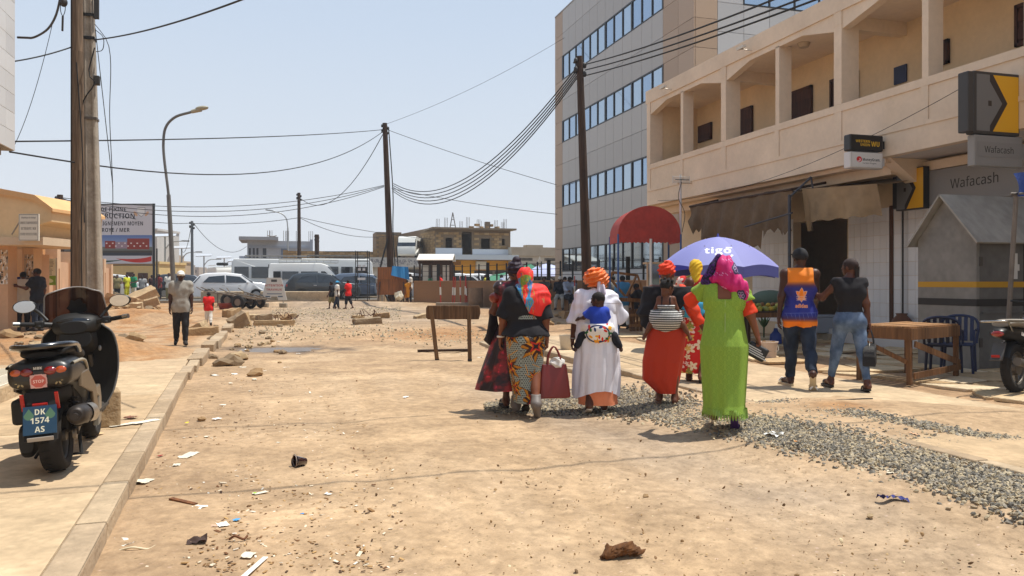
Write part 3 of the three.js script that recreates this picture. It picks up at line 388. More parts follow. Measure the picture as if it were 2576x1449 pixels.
const mirrorX = g => { const h = g.clone(); const P = h.attributes.position; for (let i = 0; i < P.count; i++) P.setX(i, -P.getX(i)); const q = h.index.array.slice(); for (let i = 0; i < q.length; i += 3) { const t = q[i]; q[i] = q[i + 1]; q[i + 1] = t; } h.setIndex([...q]); h.computeVertexNormals(); return h; };
const HANDL = Object.fromEntries(Object.entries(HANDS).map(([k, g]) => [k, mirrorX(g)]));
const skinMat = new THREE.MeshPhysicalMaterial({ color: 0xffffff, vertexColors: true, roughness: .46, specularIntensity: .6 });
const dirA = (pitch, out, side) => V(Math.sin(out) * side, -Math.cos(out) * Math.cos(pitch), Math.cos(out) * Math.sin(pitch));
function person(o) {
  const H = o.H || 1.7, S = H, fat = o.fat || 1, hs = o.headS || H / 1.7 * (H < 1.3 ? 1.12 : 1), cell = o.cell || .014, J = {};
  const lean = o.lean || 0, px = p => V(p.x, p.y * Math.cos(lean) - p.z * Math.sin(lean), p.y * Math.sin(lean) + p.z * Math.cos(lean));
  const hw = .05 * S * (o.hips || 1), sw = .103 * S * (o.shw || 1);
  const T = (x, y, z) => px(V(x * S, (y - .51) * S, z * S)).add(V(0, .51 * S, 0));
  for (const [s, k] of [[1, 'L'], [-1, 'R']]) {
    const leg = o['leg' + k] || [0, .02, 0, 0], arm = o['arm' + k] || [0, .1, .15];
    J['hip' + k] = V(hw * s, .51 * S, 0);
    const d1 = dirA(leg[0], leg[1], s); J['kn' + k] = J['hip' + k].clone().addScaledVector(d1, .24 * S);
    const d2 = dirA(leg[0] - leg[2], leg[4] ?? leg[1] * .3, s); J['an' + k] = J['kn' + k].clone().addScaledVector(d2, .235 * S);
    const fp = leg[3] || 0, tw = leg[5] ?? .12; J['toe' + k] = J['an' + k].clone().add(V(Math.sin(tw) * s * .105 * S, (-.022 - .1 * Math.sin(fp)) * S, .105 * S * Math.cos(fp))); J['heel' + k] = J['an' + k].clone().add(V(0, -.02 * S * Math.cos(fp) + .02 * S * Math.sin(fp), -.022 * S * Math.cos(fp) - .012 * S * Math.sin(fp)));
    J['sh' + k] = T(0, .812, 0).add(V(sw * s, o['shrug' + k] || 0, 0));
    const a1 = dirA(arm[0] + lean * .3, arm[1], s); J['el' + k] = J['sh' + k].clone().addScaledVector(a1, .168 * S);
    const a2 = dirA(arm[0] + arm[2], (arm[3] ?? arm[1] * .4), s); J['wr' + k] = J['el' + k].clone().addScaledVector(a2, .148 * S);
  }
  if (o.sit === undefined) { let m = 9; for (const k of ['toeL', 'toeR', 'heelL', 'heelR']) m = Math.min(m, J[k].y - .018 * S); const sh = -m; for (const k in J) J[k].y += sh; J.base = sh; } else { for (const k in J) J[k].y += o.sit - .51 * S; J.base = o.sit - .51 * S; }
  const TT = (x, y, z) => T(x, y, z).add(V(0, J.base, 0)), C = (a, b, r, r2) => cap(a, b, r * S * fat, (r2 ?? r) * S * fat);
  J.neck = TT(0, .835, 0); J.head = TT(0, .855, .012);
  const bust = o.bust ? [C(TT(.045, .72, .055), TT(.045, .72, .06), .042), C(TT(-.045, .72, .055), TT(-.045, .72, .06), .042)] : [];
  const bones = {
    torso: union([C(TT(-.042, .515, -.005), TT(.042, .515, -.005), .068 * (o.hips || 1)), C(TT(-.026, .61, 0), TT(.026, .61, 0), .062 * (o.waist || 1)), C(TT(-.05, .72, -.004), TT(.05, .72, -.004), .066), C(TT(-.045, .78, -.008), TT(.045, .78, -.008), .05), ...bust], .06 * S),
    shou: union([C(J.shL, TT(.03, .822, -.006), .036, .034), C(J.shR, TT(-.03, .822, -.006), .036, .034), C(TT(0, .82, -.008), TT(0, .83, -.006), .036)], .03 * S),
    neck: cap(TT(0, .815, -.006), J.head.clone().add(V(0, .04 * hs, -.025)), .036 * S, .045 * hs),
    upL: C(J.shL, J.elL, .033, .025), upR: C(J.shR, J.elR, .033, .025), foL: C(J.elL, J.wrL, .025, .0155), foR: C(J.elR, J.wrR, .025, .0155),
    thL: C(J.hipL, J.knL, .057, .038), thR: C(J.hipR, J.knR, .057, .038), shnL: union([C(J.knL, J.anL, .035, .02), C(J.knL.clone().lerp(J.anL, .12).add(V(0, 0, -.012 * S)), J.knL.clone().lerp(J.anL, .5).add(V(0, 0, -.008 * S)), .03, .022)], .03), shnR: union([C(J.knR, J.anR, .035, .02), C(J.knR.clone().lerp(J.anR, .12).add(V(0, 0, -.012 * S)), J.knR.clone().lerp(J.anR, .5).add(V(0, 0, -.008 * S)), .03, .022)], .03),
    ftL: union([cap(J.heelL, J.heelL, .022 * S), cap(J.anL, J.toeL, .024 * S, .013 * S), cap(J.heelL, J.toeL, .016 * S, .012 * S)], .02), ftR: union([cap(J.heelR, J.heelR, .022 * S), cap(J.anR, J.toeR, .024 * S, .013 * S), cap(J.heelR, J.toeR, .016 * S, .012 * S)], .02)
  };
  const all = union(Object.values(bones), .026 * S);
  let mn = [9, 9, 9], mx = [-9, -9, -9]; for (const k in J) if (J[k].isVector3) { const q = J[k]; mn = [Math.min(mn[0], q.x), Math.min(mn[1], q.y), Math.min(mn[2], q.z)]; mx = [Math.max(mx[0], q.x), Math.max(mx[1], q.y), Math.max(mx[2], q.z)]; }
  const pad = .12 * S * fat; mn = mn.map(v => v - pad); mx = mx.map((v, i) => v + (i === 1 ? .1 : pad));
  const body = nets(all, mn, mx, cell);
  const g = o.into || thing(o.name || 'person', o.label, o.cat || 'person', o.pos, o.ry || 0, o.group);
  const sk = new THREE.Color(o.skin || 0x4a2d20), list = [body];
  const hd = (cell > .02 ? headG.low : headG.fine).clone(), hq = new THREE.Quaternion().setFromEuler(new THREE.Euler((o.head || [0, 0])[1], (o.head || [0, 0])[0], (o.head || [0, 0, 0])[2] || 0, 'YXZ'));
  const hp = J.head.clone(), hM = new THREE.Matrix4().compose(hp, hq, V(hs, hs, hs));
  const paint = (q, fn) => { const P = q.attributes.position, c = new Float32Array(P.count * 3); for (let i = 0; i < P.count; i++) { const k = fn ? fn(P.getX(i), P.getY(i), P.getZ(i)) : null; c.set(k || [sk.r, sk.g, sk.b], i * 3); } q.setAttribute('color', new THREE.BufferAttribute(c, 3)); return q; };
  paint(hd, (x, y, z) => { const ex = Math.abs(x) - .032, ey = y - .123, d = Math.hypot(ex, ey * 1.5); if (z > .06 && d < .0125) return Math.hypot(ex, ey) < .006 ? [.01, .008, .006] : [.5, .46, .42]; if (z > .06 && y > .044 && y < .075 && Math.abs(x) < .026) return [sk.r * .75, sk.g * .5, sk.b * .5]; if (z > .05 && Math.abs(y - .148) < .007 && Math.abs(ex) < .02) return [.012, .009, .007]; return null; });
  hd.applyMatrix4(hM); paint(body);
  list.push(hd);
  for (const [s, k] of [[1, 'L'], [-1, 'R']]) { const h = (s > 0 ? HANDL : HANDS)[(o['hand' + k]) || 'rest'].clone(), d = J['wr' + k].clone().sub(J['el' + k]).normalize(), q = new THREE.Quaternion().setFromUnitVectors(V(0, -1, 0), d); if (o['roll' + k]) q.multiply(new THREE.Quaternion().setFromAxisAngle(V(0, 1, 0), o['roll' + k])); h.applyMatrix4(new THREE.Matrix4().compose(J['wr' + k].clone().addScaledVector(d, .004), q, V(hs, hs, hs).multiplyScalar(H < 1.2 ? .85 : 1))); paint(h); list.push(h); J['pa' + k] = J['wr' + k].clone().addScaledVector(d, .09 * hs); }
  for (const q of list) q.deleteAttribute('uv');
  const bm = new THREE.Mesh(mergeGeometries(list), skinMat); bm.name = 'body'; bm.castShadow = bm.receiveShadow = true; g.add(bm);
  const R = { g, J, H, hM, hs, bones, mn, mx, cell, S };
  R.loc = (x, y, z) => V(x, y, z).applyMatrix4(hM);                 // head-space point to local
  const hInv = hM.clone().invert(), tv = V(0, 0, 0);
  R.hd = (x, y, z) => { tv.set(x, y, z).applyMatrix4(hInv); return tv; };
  for (const c of o.wear || []) garment(R, c);
  return R;
}
function uvXY(g, box, s = 1) { const P = g.attributes.position, N = g.attributes.normal, U = g.attributes.uv; for (let i = 0; i < P.count; i++) { if (box) { let u = (box[1] - P.getX(i)) / (box[1] - box[0]); if (N.getZ(i) > .2) u = 1 - u; U.setXY(i, u, (P.getY(i) - box[2]) / (box[3] - box[2])); } else U.setXY(i, P.getX(i) * s + P.getZ(i) * .35 * s, P.getY(i) * s); } return g; }
// garment: bones list, ease d, hem y0 / top y1 (metres), sleeve / leg ends by fraction, wrinkles
function garment(R, c) {
  const L = []; for (const b of c.b) { if (typeof b === 'function') { L.push(b); continue; } const [n, t, e] = Array.isArray(b) ? b : [b]; if (t === undefined) { L.push((x, y, z) => R.bones[n](x, y, z, c.d)); continue; } const k = n.slice(-1), A = { up: 'sh', fo: 'el', th: 'hip', sh: 'kn' }[n.slice(0, 2)] + k, E = { up: 'el', fo: 'wr', th: 'kn', sh: 'an' }[n.slice(0, 2)] + k, p = R.J[A], q = R.J[E], dv = q.clone().sub(p), ln = dv.length(); dv.normalize(); const fz = e || 0; const f = R.bones[n]; L.push((x, y, z) => { const s = (x - p.x) * dv.x + (y - p.y) * dv.y + (z - p.z) * dv.z; return Math.max(f(x, y, z, c.d + fz * Math.max(0, s / ln)), s - ln * t); }); }
  const U = union(L, (c.k || .03) * R.S), w = c.wr ?? .004, y0 = c.y0 ?? -9, y1 = c.y1 ?? 9;
  const f = (x, y, z) => { let d = U(x, y, z); if (w && d < .1) d += w * (Math.sin(y * 34 + 9 * n3(x * 7, y * 5, z * 7, 3) + x * 11) + 1.4 * (n3(x * 16, y * 9, z * 16, 5) - .5) * 2) * .6; if (c.flare && y < c.flare[0]) d -= (c.flare[0] - y) * c.flare[1]; if (c.cut) d = Math.max(d, c.cut(x, y, z)); return Math.max(d, y0 - y + (c.hemN || 0) * Math.sin(x * 30), y - y1); };
  const e = c.d + .03 + (c.pad || 0), g = nets(f, R.mn.map(v => v - e), R.mx.map(v => v + e), c.cell || R.cell);
  uvXY(g, c.box, c.uvs || 1);
  const m = new THREE.Mesh(g, c.m); m.name = c.n; m.castShadow = m.receiveShadow = true; R.g.add(m); return m;
}
function blob(R, name, mat, f, mn, mx, cell, box, uvs = 1) { const g = nets(f, mn, mx, cell); uvXY(g, box, uvs); const m = new THREE.Mesh(g, mat); m.name = name; m.castShadow = m.receiveShadow = true; R.g.add(m); return m; }
function skirt(R, name, mat, rings, o = {}) { // rings: y, rx, rz, cx, cz
  const n = o.n || 96, k = o.k || 13, amp = o.amp ?? .05, out = [], N = o.N || 26;
  for (let j = 0; j <= N; j++) { const t = j / N * (rings.length - 1), i = Math.min(rings.length - 2, t | 0), f = t - i, s = f * f * (3 - 2 * f) * .5 + f * .5, q = rings[i].map((v, a) => v + (rings[i + 1][a] - v) * s), u = j / N; out.push(Array.from({ length: n }, (_, a) => { const th = a / n * 2 * PI, ph = 2.2 * vn(u * 1.5, th, 0, o.seed || 1) * PI; const w = 1 + amp * (o.top ? 1 : Math.pow(u, .8)) * (Math.sin(k * th + ph) * .6 + .9 * (vn(Math.cos(th) * 3 + 9, Math.sin(th) * 3 + u * 1.2 + 9, 0, (o.seed || 1) + 5) - .5) * 2); return V(q[3] + Math.sin(th) * q[1] * w, q[0] + (o.hem ? o.hem(th) * Math.pow(u, 3) : 0), q[4] + Math.cos(th) * q[2] * w); })); }
  const g = skin(out.map(r => r.slice().reverse()), true, !!o.caps); const U = g.attributes.uv; for (let i = 0; i < U.count; i++) U.setXY(i, U.getX(i) * (o.circ || 1.1), U.getY(i)); 
  const m = new THREE.Mesh(g, mat); m.name = name; m.castShadow = m.receiveShadow = true; R.g.add(m); return m;
}
function hair(R, m, d = .012, low = .06, name = 'hair') { const sk = ell([0, .142, -.012], .074, .083, .094); const f = (x, y, z) => { const q = R.hd(x, y, z), s = sk(q.x, q.y, q.z, d) - .004 * n3(q.x * 90, q.y * 90, q.z * 90, 4); return R.hs * Math.max(s, q.z - .045 - (q.y > .17 ? .06 : 0) - Math.max(0, (q.y - .15)) * .6, low - q.y - Math.max(0, q.z) * .9); }; const a = R.J.head; return blob(R, name, m, f, [a.x - .16, a.y - .03, a.z - .17], [a.x + .16, a.y + .3 * R.hs, a.z + .17], Math.max(.008, R.cell * .7)); }
function sole(R, k, m, th = .018, name = 'sandal') { const h = R.J['heel' + k], t = R.J['toe' + k], d = t.clone().sub(h), L = d.length() + .05 * R.S, c = h.clone().add(t).multiplyScalar(.5), S = R.S / 1.7; const s = new THREE.Shape(); s.moveTo(-L / 2, 0); s.bezierCurveTo(-L / 2, .045 * S, -L * .2, .03 * S, 0, .036 * S); s.bezierCurveTo(L * .3, .055 * S, L / 2, .05 * S, L / 2, 0); s.bezierCurveTo(L / 2, -.045 * S, L * .3, -.045 * S, 0, -.034 * S); s.bezierCurveTo(-L * .2, -.03 * S, -L / 2, -.045 * S, -L / 2, 0); const g = EX(s, th, .004).rotateX(-PI / 2); const yaw = -Math.atan2(d.z, d.x), p = Math.atan2(d.y, Math.hypot(d.x, d.z)); const M4 = new THREE.Matrix4().makeRotationY(yaw).multiply(new THREE.Matrix4().makeRotationZ(p)); g.applyMatrix4(M4).translate(c.x, c.y - .026 * R.S - th * .4, c.z + .012); const q = part(name, [g, tube([0, 1, 2, 3, 4].map(i => { const a = i / 4 * PI; const w = V(.012 + .03 * Math.sin(a), .012 + .05 * Math.sin(a) * S, -.045 * S * Math.cos(a)); return w.applyMatrix4(M4).add(V(c.x, c.y - .02 * R.S, c.z + .012)).add(d.clone().multiplyScalar(.16)); }), .008, 10, 6)], m, R.g); return q; }
const headingTo = (dx, dz) => Math.atan2(dx, dz);
stage('people lib');
// ------------------------------------------------------------------ fabrics
const fab = (c, r = .85, o = {}) => new THREE.MeshPhysicalMaterial({ color: c, roughness: r, sheen: .25, sheenRoughness: .6, side: THREE.DoubleSide, ...o });
const rep = (t, s) => { t.wrapS = t.wrapT = THREE.RepeatWrapping; t.repeat.set(s, s); return t; };
const creaseT = tex(256, (u, v) => cl(128 + 120 * (fbm(u * 7 + 2 * vn(u * 4, v * 4, 4, 2), v * 2.5, 4, 0, 6) - .5)), 2, false);
const cr = { bumpMap: creaseT, bumpScale: .02 };
const waxT = rep(canvasTex(512, 512, (g, w, h) => {
  g.fillStyle = '#8d948c'; g.fillRect(0, 0, w, h); g.fillStyle = '#14151a';
  for (let y = 0; y < 26; y++) for (let x = 0; x < 26; x++) { g.beginPath(); const a = x * 20 + (y % 2) * 10, b = y * 20; g.moveTo(a, b + 15); g.lineTo(a + 14, b + 15); g.lineTo(a + 7, b + 2); g.fill(); }
  const star = (x, y, r, n, c, k = .42, rot = 0) => { g.fillStyle = c; g.beginPath(); for (let i = 0; i < n * 2; i++) { const q = i % 2 ? r * k : r, a = rot + i * PI / n; g.lineTo(x + q * Math.cos(a), y + q * Math.sin(a)); } g.fill(); };
  for (const [x, y, r] of [[130, 130, 150], [390, 330, 170], [390, 40, 80], [100, 440, 120], [390, 552, 80], [612, 440, 120], [642, 130, 150], [100, -72, 120]]) { star(x, y, r, 8, '#1d1210', .45); star(x, y, r * .95, 8, '#b0700f', .42); star(x, y, r * .72, 8, '#3a1d12', .5, .2); star(x, y, r * .6, 4, '#d98f18', .25, .4); star(x, y, r * .45, 4, '#c22416', .4, .8); star(x, y, r * .25, 4, '#14181d', .4, .8); }
  g.strokeStyle = '#cf8d1c'; g.lineWidth = 6; for (let i = 0; i < 26; i++) { g.beginPath(); const a = h2(i, 1, 8) * 512, b = h2(i, 2, 8) * 512, t = h2(i, 3, 8) * 6; g.moveTo(a, b); g.lineTo(a + 90 * Math.cos(t), b + 90 * Math.sin(t)); g.stroke(); }
}), 1.7);
const redScarfT = canvasTex(512, 512, (g, w, h) => { g.fillStyle = '#e62a22'; g.fillRect(0, 0, w, h); const blob = (c, pts) => { g.fillStyle = c; g.beginPath(); pts.forEach((p, i) => i ? g.quadraticCurveTo(p[0], p[1], p[2], p[3]) : g.moveTo(p[0], p[1])); g.fill(); };
  blob('#2b7db5', [[70, 160], [180, 110, 300, 190], [260, 230, 250, 330], [200, 380, 190, 470], [120, 400, 60, 420], [20, 300, 70, 160]]); blob('#6f8a2c', [[120, 130], [220, 80, 280, 150], [200, 180, 170, 300], [110, 260, 120, 130]]); blob('#e62a22', [[150, 240], [210, 190, 230, 260], [200, 330, 180, 400], [140, 330, 150, 240]]); blob('#3a8fc0', [[190, 330], [280, 300, 300, 380], [250, 430, 230, 480], [190, 430, 190, 330]]);
  g.lineWidth = 4; for (let i = 0; i < 90; i++) { const x = 40 + 260 * h2(i, 1, 4), y = 90 + 370 * h2(i, 2, 4); g.strokeStyle = ['#c9a02b', '#d93a1f', '#7d9a35', '#1c5f8f', '#b98a20'][i % 5]; g.beginPath(); g.moveTo(x, y); g.quadraticCurveTo(x + 18, y - 22, x + 30 * h2(i, 3, 4), y + 34); g.stroke(); } g.strokeStyle = '#c98a5a'; for (let i = 0; i < 14; i++) { g.beginPath(); g.moveTo(400 + 40 * h2(i, 1, 9), 300 + 60 * h2(i, 2, 9)); g.lineTo(410 + 40 * h2(i, 3, 9), 330 + 60 * h2(i, 4, 9)); g.stroke(); } });
const stripeWT = rep(tex(256, (u, v) => { const s = Math.sin(u * 2 * PI * 8) > .35 ? -10 : 0, k = 232 + s + 8 * (vn(u * 60, v * 3, 0, 4) - .5); return [cl(k), cl(k - 1), cl(k + 9)]; }), 3);
const burgT = rep(tex(256, (u, v) => { const a = fbm(u * 4, v * 4, 4, 4, 8), b = fbm(u * 9 + 4, v * 9, 3, 9, 18); const t = sst(.45, .7, a), s = sst(.6, .75, b); return [cl(34 + 100 * t + 80 * s * t), cl(14 + 12 * t + 10 * s), cl(20 + 10 * t + 26 * s)]; }), 2);
const flowerT = canvasTex(512, 256, (g, w, h) => { g.fillStyle = '#e9e6e4'; g.fillRect(0, 0, w, h); const C = ['#d92a1f', '#1c6a35', '#f0a818', '#d92a1f', '#16356f', '#f0a818', '#1c6a35']; g.strokeStyle = '#14235a'; g.lineWidth = 14; g.beginPath(); g.ellipse(256, 130, 120, 86, 0, 0, 7); g.stroke(); for (let i = 0; i < 26; i++) { g.fillStyle = C[i % 7]; const x = 100 + 320 * h2(i, 1, 3), y = 20 + 215 * h2(i, 2, 3); g.beginPath(); g.ellipse(x, y, 22, 11, h2(i, 3, 3) * 6, 0, 7); g.fill(); } g.fillStyle = '#f2a31a'; g.beginPath(); for (let i = 0; i < 10; i++) { const r = i % 2 ? 14 : 44, a = i * PI / 5 - PI / 2; g.lineTo(250 + r * Math.cos(a), 205 + r * Math.sin(a)); } g.fill(); });
const bwT = rep(tex(128, (u, v) => { const s = (v * 9) % 1, t = (u * 24) % 1; const k = s < .42 ? 26 : s < .5 ? 205 : s < .56 ? 40 : t < .12 ? 150 : 214; return [k, k, k - 2 > 0 ? k - 2 : 0]; }), 4.4);
const redFlT = rep(canvasTex(512, 512, (g, w, h) => { g.fillStyle = '#c4180f'; g.fillRect(0, 0, w, h); for (let i = 0; i < 34; i++) { const x = 512 * h2(i, 1, 6), y = 512 * h2(i, 2, 6), r = 20 + 34 * h2(i, 3, 6); for (const dx of [0, -512, 512]) for (const dy of [0, -512, 512]) { g.fillStyle = ['#e8d2b0', '#d9a94e', '#e8c9c0', '#8c8a3a'][i % 4]; for (let k = 0; k < 5; k++) { g.beginPath(); g.ellipse(x + dx + r * .6 * Math.cos(k * 1.257), y + dy + r * .6 * Math.sin(k * 1.257), r * .5, r * .3, k * 1.257, 0, 7); g.fill(); } } } }), 1.6);
const pinkT = canvasTex(512, 512, (g, w, h) => { g.fillStyle = '#c2126a'; g.fillRect(0, 0, w, h); const fl = (x, y, r) => { g.fillStyle = '#2a1440'; for (let k = 0; k < 6; k++) { g.beginPath(); g.arc(x + r * .6 * Math.cos(k * 1.05), y + r * .6 * Math.sin(k * 1.05), r * .48, 0, 7); g.fill(); } g.strokeStyle = '#9d8fb5'; g.lineWidth = 5; for (let k = 0; k < 6; k++) { g.beginPath(); g.arc(x + r * .45 * Math.cos(k * 1.05), y + r * .45 * Math.sin(k * 1.05), r * .26, 0, 7); g.stroke(); } }; fl(335, 150, 58); fl(370, 395, 54); fl(150, 420, 44); g.strokeStyle = '#d9a6d6'; g.lineWidth = 5; for (let i = 0; i < 60; i++) { const x = i < 30 ? 430 + 60 * h2(i, 1, 2) : 60 + 240 * h2(i, 1, 2), y = i < 30 ? 200 + 280 * h2(i, 2, 2) : 60 + 30 * h2(i, 2, 2) + (i % 3) * 120; g.beginPath(); g.moveTo(x, y); g.lineTo(x + 14, y + 10); g.stroke(); } g.strokeStyle = '#5a2a9a'; g.lineWidth = 26; g.beginPath(); g.moveTo(60, 330); g.quadraticCurveTo(240, 470, 470, 505); g.stroke(); });
const laceT = rep(tex(512, (u, v) => { const row = Math.floor(v * 7), x = u * 5 + (row % 2) * .5, cx = (x % 1) - .5, cy = (v * 7) % 1 - .35, r = Math.hypot(cx, cy * .6), a = Math.sin(r * 42), e = h2(u * 256 | 0, v * 256 | 0, 3), leaf = r < .36; const k = leaf ? (a > .3 ? -34 : 8) : (Math.sin(u * 190) * Math.sin(v * 190) > .4 ? -16 : 4); return [cl(136 + k + e * 8), cl(168 + k * .8 + e * 8), cl(60 + k * .6)]; }), 3.2);
const denimT = rep(tex(256, (u, v, x, y) => { const a = fbm(u * 5, v * 5, 3, 5, 4), n = h2(x, y, 5), k = 62 * (a - .5) + 20 * (n - .5) + ((x + y) % 3 ? 0 : 9); return [cl(84 + k), cl(104 + k), cl(132 + k)]; }), 3);
const jerseyT = canvasTex(512, 640, (g, w, h) => {
  const gr2 = g.createLinearGradient(0, 0, 0, h); for (const [t, c] of [[0, '#ee8210'], [.2, '#ee8210'], [.28, '#4a2a5c'], [.32, '#23257e'], [.78, '#1f2a86'], [.84, '#4a2f5c'], [.9, '#ee7a10'], [1, '#f08412']]) gr2.addColorStop(t, c); g.fillStyle = gr2; g.fillRect(0, 0, w, h);
  g.save(); g.translate(262, 290); g.fillStyle = '#f0861c'; g.strokeStyle = '#c9b6bc'; g.lineWidth = 5; const leaf = (rot, sx) => { g.save(); g.rotate(rot); g.beginPath(); g.moveTo(0, 66); g.bezierCurveTo(-52 * sx, 10, -40 * sx, -50, 0, -92); g.bezierCurveTo(40 * sx, -50, 52 * sx, 10, 0, 66); g.fill(); g.stroke(); g.restore(); }; leaf(-.95, .85); leaf(.95, .85); leaf(0, 1); g.strokeStyle = '#dcae9c'; g.lineWidth = 6; for (let i = 0; i < 3; i++) { g.beginPath(); g.moveTo(-68, 6 + i * 18); g.lineTo(68, 6 + i * 18); g.stroke(); } g.restore();
  g.fillStyle = '#f0861c'; g.strokeStyle = '#d9c3c0'; g.lineWidth = 3; g.font = 'bold 54px sans-serif'; g.textAlign = 'center'; g.strokeText('adidas', 262, 416); g.fillText('adidas', 262, 416); g.strokeStyle = '#6f7fc0'; g.lineWidth = 3; for (let i = 0; i < 8; i++) { g.beginPath(); const x = 60 + i * 55; g.moveTo(x, 470 + 20 * h2(i, 1, 1)); g.lineTo(x + 20, 520 + 40 * h2(i, 2, 1)); g.stroke(); } g.beginPath(); g.moveTo(40, 478); g.lineTo(470, 470); g.stroke(); });
const FB = {
  black: fab(0x16141a, .9, cr), wax: fab(0xffffff, .8, { map: waxT, ...cr }), redScarf: fab(0xffffff, .7, { map: redScarfT, ...cr }), orangeSilk: fab(0xe8752e, .38, { ...cr, bumpScale: .03 }), white: fab(0xffffff, .8, { map: stripeWT, ...cr }), peach: fab(0xe58a62, .75, cr), burg: fab(0xffffff, .6, { map: burgT, ...cr }), orange: fab(0xd8390c, .75, { ...cr, bumpScale: .03 }), rust: fab(0xb5300f, .8, cr), yellow: fab(0xd8ad12, .8, cr), redFl: fab(0xffffff, .8, { map: redFlT, ...cr }), blue: fab(0x1c3fae, .85, cr), navy: fab(0x12141f, .9, cr), sky: fab(0x2f8fb8, .85, cr), flower: fab(0xffffff, .8, { map: flowerT }), bw: fab(0xffffff, .85, { map: bwT, ...cr }), pink: fab(0xffffff, .7, { map: pinkT, ...cr, bumpScale: .02 }), lace: fab(0xffffff, .8, { map: laceT, bumpMap: laceT, bumpScale: .006 }), limePlain: fab(0x88a644, .75, cr), denim: fab(0xffffff, .9, { map: denimT, ...cr, bumpScale: .015 }), darkDenim: fab(0x6a7078, .9, { map: denimT, ...cr, bumpScale: .02 }), jersey: fab(0xffffff, .75, { map: jerseyT, ...cr, bumpScale: .006 }), grey: fab(0xa8a49c, .9, { map: stainT, ...cr }), red: fab(0xd9140f, .85, cr), offwhite: fab(0xdad4c8, .85, cr), khaki: fab(0x8a7d52, .9), teal: fab(0x14845c, .85), violet: fab(0x5b2f86, .8, cr)
};
const hairM = M(0x120d0b, .85), soleM = M(0x2a211c, .85), SK = { a: 0x7b4a34, b: 0x5a3729, c: 0x68412f, d: 0x472d23, e: 0x7d4f38 };
const facing = (px, off = 0) => { const d = dirOf(px, 700); return Math.atan2(d.x, d.z) + off; };
const wpos = (R, p) => { R.g.updateMatrixWorld(true); return p.clone().applyMatrix4(R.g.matrixWorld); };
const bump3 = (x, y, z, s) => n3(x * 13, y * 13, z * 13, s) - .5;
const headBox = (R, a, b) => [[R.J.head.x + a[0], R.J.head.y + a[1], R.J.head.z + a[2]], [R.J.head.x + b[0], R.J.head.y + b[1], R.J.head.z + b[2]]];
const turban = (R, m, sx, sy, sz, cy = .16, w = .012, nm = 'turban', kn) => { const f0 = ell([0, cy, -.02], sx, sy, sz), kf = kn ? ell(kn, .05, .045, .05) : null, f = (x, y, z) => { const q = R.hd(x, y, z), an = Math.atan2(q.x, q.z); let d = f0(q.x, q.y, q.z) + w * (Math.sin(q.y * 120 + 3.2 * Math.sin(an * 2 + 1) + q.x * 60) * .5 + 1.5 * bump3(q.x * 2, q.y * 2, q.z * 2, 3)); if (kf) d = smin(d, kf(q.x, q.y, q.z), .03); return R.hs * Math.max(d, .1 - q.y - (q.z > 0 ? -.0 : .045) + Math.max(0, q.z) * .35); }; const [a, b] = headBox(R, [-.24, -.02, -.24], [.24, .42, .24]); return blob(R, nm, m, f, a, b, .008, null, 2); };

